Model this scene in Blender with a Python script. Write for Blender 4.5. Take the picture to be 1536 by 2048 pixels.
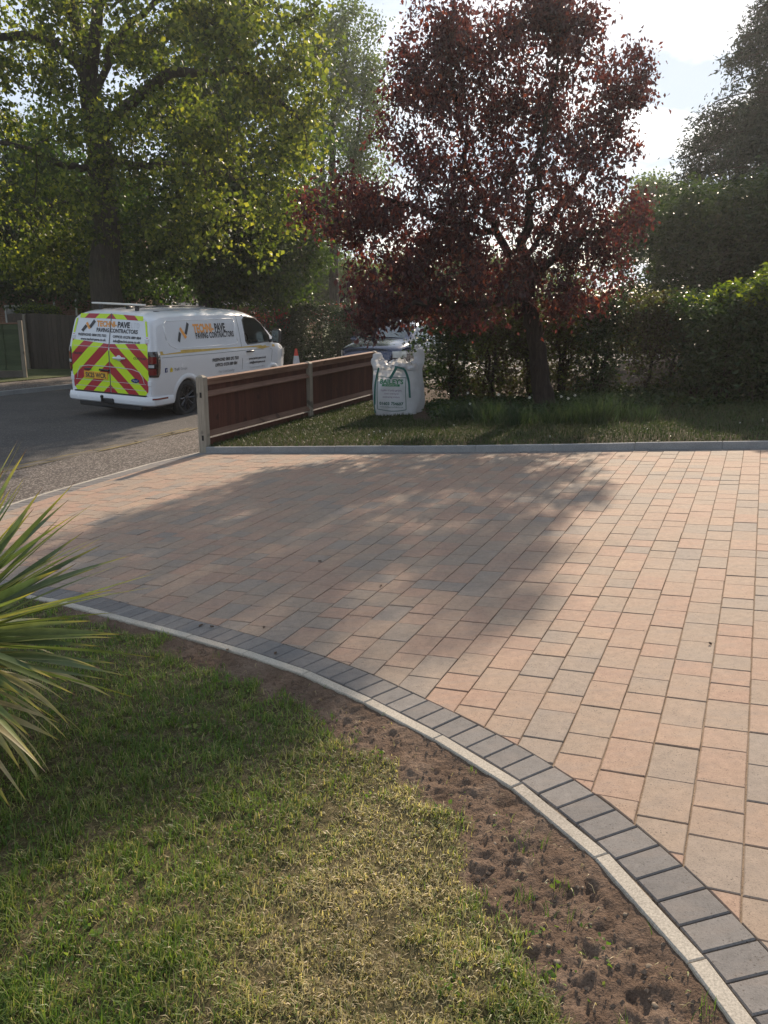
import bpy, bmesh, math, random
import numpy as np
from mathutils import Vector, Matrix

for o in list(bpy.data.objects):
    bpy.data.objects.remove(o)
SC = bpy.context.scene
COL = SC.collection
PI = math.pi
rad = math.radians

# ------------------------------------------------------------------ camera, sky, sun, exposure
CAM_Z = 1.6435
PITCH = math.atan((1024 - 625) / 1657.0)
cam_data = bpy.data.cameras.new('camera')
cam_data.sensor_fit = 'VERTICAL'
cam_data.sensor_height = 24.0
cam_data.lens = 24.0 * 1657.0 / 2048.0
cam_data.clip_start = 0.05
cam_data.clip_end = 2000.0
cam = bpy.data.objects.new('camera', cam_data)
COL.objects.link(cam)
cam.location = (0, 0, CAM_Z)
cam.rotation_euler = (PI / 2 - PITCH, 0, 0)
SC.camera = cam

SUN_AZ = rad(19.0)      # clockwise from +Y (straight ahead)
SUN_EL = rad(29.0)

SC.view_settings.view_transform = 'Standard'
SC.view_settings.look = 'None'
SC.view_settings.gamma = 1.0
SC.view_settings.use_curve_mapping = False
SC.view_settings.exposure = 0.45
SC.cycles.use_denoising = True
SC.cycles.max_bounces = 6
SC.cycles.diffuse_bounces = 3
SC.cycles.glossy_bounces = 2
SC.cycles.transmission_bounces = 4
SC.cycles.transparent_max_bounces = 8

world = bpy.data.worlds.new('World')
SC.world = world
world.use_nodes = True


class NT:
    """small node-tree writer"""
    def __init__(self, tree):
        self.t = tree
        self.t.nodes.clear()

    def n(self, typ, ins=None, **props):
        nd = self.t.nodes.new(typ)
        for k, v in props.items():
            setattr(nd, k, v)
        for k, v in (ins or {}).items():
            s = nd.inputs[k]
            if isinstance(v, bpy.types.NodeSocket):
                self.t.links.new(v, s)
            elif isinstance(v, (tuple, list)) and len(v) == 3 and s.type == 'RGBA':
                s.default_value = (v[0], v[1], v[2], 1)
            else:
                s.default_value = v
        return nd

    def math(self, op, a, b=0.0, c=None):
        ins = {0: a, 1: b}
        if c is not None:
            ins[2] = c
        return self.n('ShaderNodeMath', ins, operation=op).outputs[0]

    def mix(self, fac, a, b, blend='MIX'):
        m = self.n('ShaderNodeMix', {0: fac, 6: a, 7: b}, data_type='RGBA', blend_type=blend)
        return m.outputs[2]

    def ramp(self, fac, stops, interp='LINEAR'):
        r = self.n('ShaderNodeValToRGB', {0: fac})
        cr = r.color_ramp
        cr.interpolation = interp
        while len(cr.elements) < len(stops):
            cr.elements.new(0.5)
        for e, (p, c) in zip(cr.elements, stops):
            e.position = p
            e.color = (c, c, c, 1) if isinstance(c, (int, float)) else (c[0], c[1], c[2], 1)
        return r.outputs[0]

    def noise(self, vec, scale, detail=4.0, rough=0.55, dist=0.0):
        ins = {'Scale': scale, 'Detail': detail, 'Roughness': rough, 'Distortion': dist}
        if vec is not None:
            ins['Vector'] = vec
        return self.n('ShaderNodeTexNoise', ins).outputs[0]


def build_world():
    w = NT(world.node_tree)
    sky = w.n('ShaderNodeTexSky', sky_type='NISHITA', sun_disc=False,
              sun_elevation=SUN_EL, sun_rotation=SUN_AZ, altitude=50.0,
              air_density=1.0, dust_density=1.0, ozone_density=1.2)
    tc = w.n('ShaderNodeTexCoord').outputs['Generated']
    sep = w.n('ShaderNodeSeparateXYZ', {0: tc})
    zz = w.math('ADD', w.math('MAXIMUM', sep.outputs[2], 0.0), 0.22)
    px = w.math('DIVIDE', sep.outputs[0], zz)
    py = w.math('DIVIDE', sep.outputs[1], zz)
    pv = w.n('ShaderNodeCombineXYZ', {0: px, 1: py, 2: 0.0}).outputs[0]
    pv = w.n('ShaderNodeVectorMath', {0: pv, 1: (12.1, 9.7, 0.0)}, operation='ADD').outputs[0]
    nz = w.noise(pv, 1.9, 6.0, 0.52, 0.25)
    veil = w.noise(pv, 0.7, 3.0, 0.5, 0.2)
    f1 = w.ramp(nz, [(0.47, 0.0), (0.59, 1.0)])
    f2 = w.ramp(veil, [(0.3, 0.30), (0.7, 0.75)])
    # high thin veil brightens, thicker cloud is grey-blue
    veiled = w.mix(f2, sky.outputs[0], (6.0, 6.6, 7.5))
    cloud = w.mix(0.97, sky.outputs[0], (4.6, 5.5, 6.6))
    col = w.mix(w.math('MULTIPLY', f1, 0.96), veiled, cloud)
    bg = w.n('ShaderNodeBackground', {0: col, 1: 0.10})
    out = w.n('ShaderNodeOutputWorld', {0: bg.outputs[0]})


build_world()

sun_data = bpy.data.lights.new('sun', 'SUN')
sun_data.energy = 5.0
sun_data.angle = rad(1.0)
sun_data.color = (1.0, 0.83, 0.64)
sun = bpy.data.objects.new('sun', sun_data)
COL.objects.link(sun)
_sd = Vector((math.sin(SUN_AZ) * math.cos(SUN_EL), math.cos(SUN_AZ) * math.cos(SUN_EL), math.sin(SUN_EL)))
sun.rotation_euler = _sd.to_track_quat('Z', 'Y').to_euler()
sun.location = _sd * 40

# ------------------------------------------------------------------ helpers
RNG = np.random.default_rng(7)
_c, _s = math.cos(PITCH), math.sin(PITCH)


def _soft(X):
    X = np.asarray(X, float)
    lo, hi = -3.6, 5.0
    a = np.where(X < lo, lo - 0.8 * (1 - np.exp(np.minimum(X - lo, 0) / 0.8)), X)
    return np.where(X > hi, hi + 2.0 * (1 - np.exp(-np.maximum(X - hi, 0) / 2.0)), a)


def T(X, Y):
    """height of the ground: the plot falls to the street on the left"""
    return 0.06434 * _soft(X) - 0.00517 * np.minimum(np.asarray(Y, float), 14.0)


def ray(px, py):
    dx = (px - 768) / 1657.0
    dy = -(py - 1024) / 1657.0
    return np.array([dx, _c + dy * _s, -_s + dy * _c])


def G(px, py, up=0.0):
    """ground point seen at a place in the photograph"""
    d = ray(px, py)
    t = 5.0
    for _ in range(60):
        p = d * t
        z = float(T(p[0], p[1])) + up - CAM_Z
        t = 0.5 * t + 0.5 * (z / d[2]) if d[2] < -1e-4 else t
        t = min(max(t, 0.2), 400.0)
    p = d * t
    return np.array([p[0], p[1], p[2] + CAM_Z])


def at(px, py, Y):
    """point at a given distance Y ahead"""
    d = ray(px, py)
    p = d * (Y / d[1])
    return np.array([p[0], p[1], p[2] + CAM_Z])


def tag(o, label=None, cat=None, group=None, kind=None):
    if label:
        o['label'] = label
    if cat:
        o['category'] = cat
    if group:
        o['group'] = group
    if kind:
        o['kind'] = kind
    return o


def empty(name, loc, rz=0.0, parent=None):
    o = bpy.data.objects.new(name, None)
    o.empty_display_size = 0.1
    COL.objects.link(o)
    o.location = loc
    o.rotation_euler = (0, 0, rz)
    if parent:
        o.parent = parent
    return o


def link(name, me, parent=None, loc=None, rot=None):
    o = bpy.data.objects.new(name, me)
    COL.objects.link(o)
    if parent:
        o.parent = parent
    if loc is not None:
        o.location = loc
    if rot is not None:
        o.rotation_euler = rot
    return o


def mesh_np(name, V, F, mat=None, parent=None, smooth=False, fattr=None, pattr=None, loc=None):
    """uniform face array F (m,k) -> object, fast"""
    V = np.asarray(V, np.float32)
    F = np.asarray(F, np.int32)
    m, k = F.shape
    me = bpy.data.meshes.new(name)
    me.vertices.add(len(V))
    me.vertices.foreach_set('co', V.ravel())
    me.loops.add(m * k)
    me.loops.foreach_set('vertex_index', F.ravel())
    me.polygons.add(m)
    me.polygons.foreach_set('loop_start', np.arange(m, dtype=np.int32) * k)
    me.polygons.foreach_set('loop_total', np.full(m, k, np.int32))
    if smooth:
        me.polygons.foreach_set('use_smooth', np.ones(m, bool))
    me.update(calc_edges=True)
    for nm, a in (fattr or {}).items():
        at_ = me.attributes.new(nm, 'FLOAT', 'FACE')
        at_.data.foreach_set('value', np.asarray(a, np.float32))
    for nm, a in (pattr or {}).items():
        at_ = me.attributes.new(nm, 'FLOAT', 'POINT')
        at_.data.foreach_set('value', np.asarray(a, np.float32))
    if mat:
        me.materials.append(mat)
    return link(name, me, parent, loc)


class MB:
    """collects shapes into one mesh"""
    def __init__(self):
        self.v = []
        self.f = []
        self.a = []

    def add(self, vs, fs, a=0.0):
        b = len(self.v)
        self.v += [tuple(map(float, p)) for p in vs]
        self.f += [tuple(int(i) + b for i in f) for f in fs]
        self.a += [a] * len(fs)
        return self

    def box(self, x0, x1, y0, y1, z0, z1, a=0.0):
        vs = [(x0, y0, z0), (x1, y0, z0), (x1, y1, z0), (x0, y1, z0), (x0, y0, z1), (x1, y0, z1), (x1, y1, z1), (x0, y1, z1)]
        return self.add(vs, [(0, 3, 2, 1), (4, 5, 6, 7), (0, 1, 5, 4), (1, 2, 6, 5), (2, 3, 7, 6), (3, 0, 4, 7)], a)

    def cbox(self, x0, x1, y0, y1, z0, z1, c=0.004, a=0.0):
        """box with chamfered edges"""
        vs = []
        for z, i in ((z0, c), (z0 + c, 0), (z1 - c, 0), (z1, c)):
            X0, X1, Y0, Y1 = x0 + i, x1 - i, y0 + i, y1 - i
            k = c
            if i:
                vs += [(X0, Y0 + 0, z), (X0, Y0, z), (X1, Y0, z), (X1, Y0, z), (X1, Y1, z), (X1, Y1, z), (X0, Y1, z), (X0, Y1, z)]
            else:
                vs += [(X0, Y0 + k, z), (X0 + k, Y0, z), (X1 - k, Y0, z), (X1, Y0 + k, z), (X1, Y1 - k, z), (X1 - k, Y1, z), (X0 + k, Y1, z), (X0, Y1 - k, z)]
        fs = [tuple(range(7, -1, -1)), tuple(range(24, 32))]
        for r in range(3):
            for j in range(8):
                fs.append((r * 8 + j, r * 8 + (j + 1) % 8, (r + 1) * 8 + (j + 1) % 8, (r + 1) * 8 + j))
        return self.add(vs, fs, a)

    def prism(self, poly, z0, z1, a=0.0):
        n = len(poly)
        vs = [(p[0], p[1], z0) for p in poly] + [(p[0], p[1], z1) for p in poly]
        fs = [tuple(range(n - 1, -1, -1)), tuple(range(n, 2 * n))]
        fs += [(i, (i + 1) % n, n + (i + 1) % n, n + i) for i in range(n)]
        return self.add(vs, fs, a)

    def tube(self, pts, radii, k=8, cap=True, a=0.0):
        pts = [np.asarray(p, float) for p in pts]
        if np.isscalar(radii):
            radii = [radii] * len(pts)
        vs = []
        up = np.array([0, 0, 1.0])
        for i, p in enumerate(pts):
            d = pts[min(i + 1, len(pts) - 1)] - pts[max(i - 1, 0)]
            d = d / (np.linalg.norm(d) + 1e-9)
            if i == 0:
                s = np.cross(d, up)
                if np.linalg.norm(s) < 1e-3:
                    s = np.cross(d, np.array([0, 1.0, 0]))
            else:
                s = s - d * (s @ d)
            s = s / (np.linalg.norm(s) + 1e-9)
            t = np.cross(s, d)
            for j in range(k):
                an = 2 * PI * j / k
                vs.append(p + radii[i] * (math.cos(an) * s + math.sin(an) * t))
        fs = []
        for i in range(len(pts) - 1):
            for j in range(k):
                fs.append((i * k + j, i * k + (j + 1) % k, (i + 1) * k + (j + 1) % k, (i + 1) * k + j))
        if cap:
            fs.append(tuple(range(k - 1, -1, -1)))
            fs.append(tuple(range((len(pts) - 1) * k, len(pts) * k)))
        return self.add(vs, fs, a)

    def lathe(self, prof, axis='y', k=24, c=(0, 0, 0), a=0.0):
        """prof: list of (radius, along)"""
        vs = []
        for r, h in prof:
            for j in range(k):
                an = 2 * PI * j / k
                p, q = r * math.cos(an), r * math.sin(an)
                v = (p, h, q) if axis == 'y' else ((p, q, h) if axis == 'z' else (h, p, q))
                vs.append((v[0] + c[0], v[1] + c[1], v[2] + c[2]))
        fs = []
        for i in range(len(prof) - 1):
            for j in range(k):
                fs.append((i * k + j, i * k + (j + 1) % k, (i + 1) * k + (j + 1) % k, (i + 1) * k + j))
        return self.add(vs, fs, a)

    def grid(self, P, a=0.0, closed=False):
        """P[i][j] points"""
        n, m = len(P), len(P[0])
        vs = [p for row in P for p in row]
        fs = []
        for i in range(n - 1):
            for j in range(m - (0 if closed else 1)):
                j2 = (j + 1) % m
                fs.append((i * m + j, i * m + j2, (i + 1) * m + j2, (i + 1) * m + j))
        return self.add(vs, fs, a)

    def build(self, name, mat=None, parent=None, smooth=False, attr=False, loc=None, rot=None, autosmooth=None, recalc=True):
        me = bpy.data.meshes.new(name)
        me.from_pydata(self.v, [], self.f)
        if attr:
            at_ = me.attributes.new('rnd', 'FLOAT', 'FACE')
            at_.data.foreach_set('value', np.asarray(self.a, np.float32))
        if recalc:
            bm = bmesh.new()
            bm.from_mesh(me)
            bmesh.ops.recalc_face_normals(bm, faces=bm.faces)
            bm.to_mesh(me)
            bm.free()
        if smooth:
            me.polygons.foreach_set('use_smooth', [True] * len(me.polygons))
            if autosmooth:
                me.set_sharp_from_angle(angle=rad(autosmooth))
        if mat:
            me.materials.append(mat)
        me.update()
        return link(name, me, parent, loc, rot)


def text_mesh(body, size, bold=0.0, spacing=1.0, shear=0.0, width=None, align='CENTER'):
    """flat lettering -> (verts 2D array, faces); centred on 0,0 baseline"""
    cu = bpy.data.curves.new('lettering', 'FONT')
    cu.body = body
    cu.size = size
    cu.offset = bold
    cu.space_character = spacing
    cu.shear = shear
    cu.align_x = align
    cu.resolution_u = 3
    o = bpy.data.objects.new('lettering', cu)
    COL.objects.link(o)
    dg = bpy.context.evaluated_depsgraph_get()
    me = bpy.data.meshes.new_from_object(o.evaluated_get(dg))
    V = np.array([v.co[:2] for v in me.vertices]) if len(me.vertices) else np.zeros((0, 2))
    F = [tuple(p.vertices) for p in me.polygons]
    bpy.data.objects.remove(o)
    bpy.data.curves.remove(cu)
    bpy.data.meshes.remove(me)
    if width and len(V):
        w = V[:, 0].max() - V[:, 0].min()
        V[:, 0] *= width / w
    return V, F


# ------------------------------------------------------------------ materials
def new_mat(name):
    m = bpy.data.materials.new(name)
    m.use_nodes = True
    return m, NT(m.node_tree)


def finish(w, bsdf, disp=None):
    w.n('ShaderNodeOutputMaterial', {0: bsdf})


def plain(name, col, rough=0.5, metal=0.0, var=0.12, scale=6.0, bump=0.0, bscale=60.0, coat=0.0, spec=0.5, emit=None):
    m, w = new_mat(name)
    tc = w.n('ShaderNodeTexCoord').outputs['Object']
    nz = w.noise(tc, scale, 5.0, 0.6)
    f = w.ramp(nz, [(0.3, 1.0 - var), (0.7, 1.0 + var)])
    c = w.mix(1.0, tuple(col), f, 'MULTIPLY')
    ins = {'Base Color': c, 'Roughness': w.ramp(nz, [(0.3, max(rough - 0.06, 0.02)), (0.7, min(rough + 0.06, 1))]), 'Metallic': metal, 'Coat Weight': coat, 'Specular IOR Level': spec}
    if bump:
        bn = w.n('ShaderNodeBump', {'Strength': bump, 'Distance': 0.01, 'Height': w.noise(tc, bscale, 4.0, 0.6)})
        ins['Normal'] = bn.outputs[0]
    b = w.n('ShaderNodeBsdfPrincipled', ins)
    finish(w, b.outputs[0])
    return m


def leaf_mat(name, stops, transl=0.45, tcol=None, rough=0.5, attr='rnd', boost=1.6, clump=0.8):
    """two-sided leaf: gloss + light passing through"""
    m, w = new_mat(name)
    a = w.n('ShaderNodeAttribute', attribute_name=attr).outputs['Fac']
    col = w.ramp(a, stops)
    geo = w.n('ShaderNodeNewGeometry')
    tc = w.n('ShaderNodeTexCoord').outputs['Object']
    cl = w.noise(tc, clump, 2.0, 0.5)
    col = w.mix(1.0, col, w.ramp(cl, [(0.3, 0.8), (0.7, 1.25)]), 'MULTIPLY')
    pb = w.n('ShaderNodeBsdfPrincipled', {'Base Color': col, 'Roughness': rough, 'Specular IOR Level': 0.35})
    tcol_ = w.mix(1.0, col, tcol or (1.25, 1.35, 0.55), 'MULTIPLY')
    tcol_ = w.mix(1.0, tcol_, (boost, boost, boost), 'MULTIPLY')
    tb = w.n('ShaderNodeBsdfTranslucent', {'Color': tcol_})
    mx = w.n('ShaderNodeMixShader', {0: transl, 1: pb.outputs[0], 2: tb.outputs[0]})
    finish(w, mx.outputs[0])
    return m


AZ0 = rad(24.09)


def brick_mat(name, stops, grain=1.0, dust=0.0):
    m, w = new_mat(name)
    a = w.n('ShaderNodeAttribute', attribute_name='rnd').outputs['Fac']
    geo = w.n('ShaderNodeNewGeometry')
    pos = geo.outputs['Position']
    big = w.noise(pos, 3.3, 2.0, 0.5)
    f = w.math('ADD', w.math('ADD', w.math('MULTIPLY', a, 0.78), 0.12), w.math('MULTIPLY', w.math('SUBTRACT', big, 0.5), 0.5))
    col = w.ramp(f, stops)
    fine = w.noise(pos, 170.0, 4.0, 0.75)
    mid = w.noise(pos, 28.0, 4.0, 0.65)
    col = w.mix(1.0, col, w.ramp(mid, [(0.3, 0.86), (0.7, 1.14)]), 'MULTIPLY')
    col = w.mix(1.0, col, w.ramp(fine, [(0.33, 0.55), (0.45, 0.98), (0.6, 1.05), (0.72, 1.22)]), 'MULTIPLY')
    pit = w.n('ShaderNodeTexVoronoi', {'Vector': pos, 'Scale': 75.0}).outputs['Distance']
    pm = w.noise(pos, 21.0, 2.0, 0.5)
    pits = w.math('MULTIPLY', w.math('LESS_THAN', pit, 0.2), w.math('GREATER_THAN', pm, 0.56))
    col = w.mix(w.math('MULTIPLY', pits, 0.65), col, (0.06, 0.045, 0.035))
    # mottled brindle inside each block, streaked
    mt = w.noise(w.n('ShaderNodeMapping', {'Vector': pos, 'Rotation': (0, 0, -AZ0), 'Scale': (1.0, 2.6, 1.0)}).outputs[0], 7.0, 3.0, 0.6, 0.5)
    col = w.mix(w.ramp(mt, [(0.48, 0.0), (0.72, 0.38)]), col, (0.24, 0.195, 0.165))
    wear = w.noise(pos, 1.1, 4.0, 0.6)
    col = w.mix(w.ramp(wear, [(0.5, 0.0), (0.75, 0.14 + dust)]), col, (0.44, 0.37, 0.29))
    h = w.math('SUBTRACT', w.math('MULTIPLY', fine, grain), w.math('MULTIPLY', pits, 1.2))
    bn = w.n('ShaderNodeBump', {'Strength': 0.5, 'Distance': 0.002, 'Height': h})
    b = w.n('ShaderNodeBsdfPrincipled', {'Base Color': col, 'Roughness': 0.82, 'Specular IOR Level': 0.3, 'Normal': bn.outputs[0]})
    finish(w, b.outputs[0])
    return m


def ground_mat(name, cols, scale=2.0, fine=90.0, bump=0.6, rough=0.95, bdist=0.01, speck=None):
    """earth, asphalt: broad patches, fine grain, optional light specks"""
    m, w = new_mat(name)
    pos = w.n('ShaderNodeNewGeometry').outputs['Position']
    n1 = w.noise(pos, scale, 5.0, 0.6, 0.3)
    n2 = w.noise(pos, fine, 4.0, 0.7)
    col = w.ramp(n1, [(0.3, cols[0]), (0.55, cols[1]), (0.75, cols[2])])
    col = w.mix(1.0, col, w.ramp(n2, [(0.3, 0.6), (0.5, 1.0), (0.7, 1.35)]), 'MULTIPLY')
    if speck:
        vo = w.n('ShaderNodeTexVoronoi', {'Vector': pos, 'Scale': speck[0]})
        sel = w.math('GREATER_THAN', w.n('ShaderNodeSeparateColor', {0: vo.outputs['Color']}).outputs[0], speck[1])
        col = w.mix(w.math('MULTIPLY', sel, speck[3]), col, speck[2])
    bn = w.n('ShaderNodeBump', {'Strength': bump, 'Distance': bdist, 'Height': n2})
    b = w.n('ShaderNodeBsdfPrincipled', {'Base Color': col, 'Roughness': rough, 'Specular IOR Level': 0.25, 'Normal': bn.outputs[0]})
    finish(w, b.outputs[0])
    return m


MAT = {}
MAT['old_kerb'] = ground_mat('old_kerb', [(0.10, 0.085, 0.07), (0.135, 0.115, 0.095), (0.19, 0.16, 0.125)], 2.0, 120.0, 0.8, 0.95, 0.006)
MAT['brick'] = brick_mat('block_brindle', [(0.0, (0.225, 0.188, 0.16)), (0.14, (0.265, 0.212, 0.17)), (0.34, (0.30, 0.225, 0.167)), (0.55, (0.328, 0.227, 0.163)), (0.8, (0.338, 0.216, 0.155)), (1.0, (0.36, 0.252, 0.174))])
MAT['charcoal'] = brick_mat('block_charcoal', [(0.0, (0.135, 0.125, 0.12)), (0.5, (0.165, 0.152, 0.143)), (1.0, (0.205, 0.186, 0.17))], dust=0.08)
MAT['concrete'] = ground_mat('kerb_concrete', [(0.34, 0.30, 0.25), (0.42, 0.375, 0.31), (0.47, 0.42, 0.35)], 3.0, 160.0, 0.25, 0.9, 0.002)
MAT['concrete_grey'] = ground_mat('kerb_concrete_grey', [(0.22, 0.22, 0.22), (0.27, 0.27, 0.265), (0.31, 0.305, 0.295)], 3.0, 160.0, 0.25, 0.9, 0.002)
MAT['sand'] = ground_mat('jointing_sand', [(0.22, 0.16, 0.11), (0.29, 0.215, 0.15), (0.36, 0.275, 0.20)], 5.0, 260.0, 0.8, 1.0, 0.003, (300.0, 0.8, (0.1, 0.075, 0.055), 0.6))
MAT['asphalt'] = ground_mat('road_asphalt', [(0.060, 0.055, 0.052), (0.078, 0.070, 0.065), (0.095, 0.085, 0.078)], 0.8, 130.0, 0.9, 0.9, 0.006, (70.0, 0.86, (0.22, 0.195, 0.17), 0.5))
MAT['footway'] = ground_mat('footway_asphalt', [(0.07, 0.058, 0.05), (0.095, 0.078, 0.068), (0.13, 0.105, 0.088)], 1.1, 120.0, 1.0, 0.92, 0.008, (55.0, 0.78, (0.30, 0.26, 0.225), 0.8))
MAT['earth'] = ground_mat('bare_soil', [(0.16, 0.112, 0.08), (0.22, 0.158, 0.116), (0.29, 0.215, 0.16)], 4.0, 110.0, 1.0, 1.0, 0.012, (70.0, 0.93, (0.30, 0.24, 0.18), 0.6))
MAT['moss_dirt'] = ground_mat('gutter_silt', [(0.12, 0.09, 0.05), (0.2, 0.16, 0.08), (0.27, 0.22, 0.14)], 5.0, 120.0, 1.0, 1.0, 0.008)
MAT['turf_base'] = ground_mat('turf_base', [(0.030, 0.038, 0.014), (0.045, 0.055, 0.02), (0.075, 0.075, 0.032)], 2.2, 70.0, 1.0, 1.0, 0.015)
# ------------------------------------------------------------------ ground, street
AZ = rad(24.09)                                   # street, fence, paving courses all run this way
E1 = np.array([math.sin(AZ), math.cos(AZ)])
E2 = np.array([math.cos(AZ), -math.sin(AZ)])
KERB0 = G(170, 902)[:2]


def RP(a, s):
    """street coordinates: a along, s across to the far side"""
    return KERB0 + E1 * a - E2 * s


def to_as(p):
    d = np.asarray(p[:2]) - KERB0
    return float(d @ E1), float(-(d @ E2))


def sheet(name, fa, fs, zfun, mat, parent=None, pattr=None, smooth=True):
    """grid sheet over street coordinates"""
    A, S = np.meshgrid(fa, fs, indexing='ij')
    X = KERB0[0] + E1[0] * A - E2[0] * S
    Y = KERB0[1] + E1[1] * A - E2[1] * S
    Z = zfun(X, Y, A, S)
    n, m = A.shape
    idx = np.arange(n * m).reshape(n, m)
    F = np.stack([idx[:-1, :-1], idx[:-1, 1:], idx[1:, 1:], idx[1:, :-1]], -1).reshape(-1, 4)[:, ::-1]
    return mesh_np(name, np.stack([X, Y, Z], -1).reshape(-1, 3), F, mat, parent, smooth)


def xygrid(name, xs, ys, zfun, mat, mask=None, pattr=None, parent=None):
    X, Y = np.meshgrid(xs, ys, indexing='ij')
    Z = zfun(X, Y)
    n, m = X.shape
    idx = np.arange(n * m).reshape(n, m)
    F = np.stack([idx[:-1, :-1], idx[1:, :-1], idx[1:, 1:], idx[:-1, 1:]], -1).reshape(-1, 4)
    if mask is not None:
        xc = 0.25 * (X[:-1, :-1] + X[1:, :-1] + X[1:, 1:] + X[:-1, 1:])
        yc = 0.25 * (Y[:-1, :-1] + Y[1:, :-1] + Y[1:, 1:] + Y[:-1, 1:])
        F = F[mask(xc, yc).ravel()]
    V = np.stack([X, Y, Z], -1).reshape(-1, 3)
    used = np.unique(F)
    remap = np.full(len(V), -1)
    remap[used] = np.arange(len(used))
    pa = {k: f(X, Y).ravel()[used] for k, f in (pattr or {}).items()}
    return mesh_np(name, V[used], remap[F], mat, parent, True, pattr=pa)


def vnoise(x, y, seed=0):
    """smooth value noise, arrays"""
    x = np.asarray(x, float)
    y = np.asarray(y, float)
    xi, yi = np.floor(x).astype(np.int64), np.floor(y).astype(np.int64)
    fx, fy = x - xi, y - yi
    fx = fx * fx * (3 - 2 * fx)
    fy = fy * fy * (3 - 2 * fy)

    def h(a, b):
        n = (a * 374761393 + b * 668265263 + seed * 982451653) & 0x7fffffff
        n = ((n ^ (n >> 13)) * 1274126177) & 0x7fffffff
        return ((n ^ (n >> 16)) & 0xffff) / 65535.0
    return (h(xi, yi) * (1 - fx) + h(xi + 1, yi) * fx) * (1 - fy) + (h(xi, yi + 1) * (1 - fx) + h(xi + 1, yi + 1) * fx) * fy


def fbm(x, y, oct=4, seed=0):
    s, a, t = 0, 1.0, 0
    for i in range(oct):
        s = s + a * vnoise(x * 2 ** i + 17.3 * i, y * 2 ** i - 9.1 * i, seed + i)
        t += a
        a *= 0.5
    return s / t


CAMBER = 0.085
ROADW = 8.3


def z_road(X, Y, A=None, S=None):
    if S is None:
        S = -((X - KERB0[0]) * E2[0] + (Y - KERB0[1]) * E2[1])
    return T(X, Y) - 0.03 + CAMBER * (1 - ((S - ROADW / 2) / (ROADW / 2)) ** 2)


big = np.concatenate([[-310, -200, -100, -50, -30], np.linspace(-20, 30, 26), [40, 60, 110, 200, 310]])
g = xygrid('ground', big, big + 0.0, lambda X, Y: T(X, Y) - 0.16, MAT['turf_base'])
tag(g, kind='structure')
fa = np.concatenate([np.linspace(-16, 30, 60), np.linspace(32, 110, 20)])
tag(sheet('road', fa, np.linspace(0, ROADW, 19), z_road, MAT['asphalt']), kind='structure')
fw = sheet('pavement', fa, np.linspace(-2.9, -0.13, 7), lambda X, Y, A, S: T(X, Y) - 0.014, MAT['footway'])
tag(fw, kind='structure')


# flush road-edge kerb stones with a silted, mossy line beside them
kerb_root = empty('kerb', (0, 0, 0))
tag(kerb_root, kind='structure')
a = -9.0
i = 0
while a < 40:
    L = 0.915
    mb = MB()
    P = []
    for aa, ss in ((a + 0.004, 0.0), (a + L - 0.004, 0.0), (a + L - 0.004, -0.125), (a + 0.004, -0.125)):
        p = RP(aa, ss)
        P.append((p[0], p[1]))
    zt = float(T(*P[0])) - 0.008 + random.Random(i).uniform(-0.004, 0.004)
    mb.prism(P, zt - 0.15, zt)
    mb.build('kerb_stone', MAT['old_kerb'], kerb_root)
    a += L
    i += 1
# silt and moss in the channel
for nm, s0, wd, off in (('gutter_silt', 0.05, 0.05, 0), ('gutter_silt', -0.2, 0.06, 3.3)):
    aa = np.linspace(-7, 14, 160)
    mid = s0 + 0.03 * (fbm(aa * 0.8 + off, aa * 0, 3, 5) - 0.5)
    hw = np.maximum(wd * (fbm(aa * 2.2 + off, aa * 0 + 7, 4, 9) * 1.8 - 0.45), 0.002)
    V = []
    for q, m_, h_ in zip(aa, mid, hw):
        for ss, dz in ((m_ - h_, 0.0), (m_, 0.012), (m_ + h_, 0.0)):
            p = RP(q, ss)
            V.append((p[0], p[1], float(T(p[0], p[1])) + (-0.004 if s0 < 0 else -0.018) + dz * min(1, h_ / 0.03)))
    idx = np.arange(len(V)).reshape(-1, 3)
    F = np.concatenate([np.stack([idx[:-1, k], idx[:-1, k + 1], idx[1:, k + 1], idx[1:, k]], -1) for k in (0, 1)])
    o = mesh_np(nm, V, F, MAT['moss_dirt'], None, True)
    tag(o, 'pale mossy silt line along the road edge' if s0 > 0 else 'pale silt line on the pavement beside the kerb', 'silt', kind='stuff')

# far side of the street: kerb, footway, verge
fk = empty('far_kerb', (0, 0, 0))
tag(fk, kind='structure')
a = -12.0
while a < 60:
    mb = MB()
    P = [tuple(RP(aa, ss)) for aa, ss in ((a + 0.006, ROADW + 0.13), (a + 0.909, ROADW + 0.13), (a + 0.909, ROADW), (a + 0.006, ROADW))]
    zt = float(T(*P[0])) + 0.085
    mb.prism(P, zt - 0.3, zt)
    mb.build('kerb_stone', MAT['concrete_grey'], fk)
    a += 0.915
tag(sheet('far_pavement', fa, np.linspace(ROADW + 0.13, ROADW + 2.2, 6), lambda X, Y, A, S: T(X, Y) + 0.08, MAT['footway']), kind='structure')
MAT['verge'] = ground_mat('verge_turf', [(0.05, 0.065, 0.02), (0.085, 0.10, 0.032), (0.12, 0.12, 0.05)], 1.2, 40.0, 1.0, 1.0, 0.03)
tag(sheet('verge', fa, np.linspace(ROADW + 2.2, ROADW + 40, 12), lambda X, Y, A, S: T(X, Y) + 0.10, MAT['verge']), kind='structure')

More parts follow.
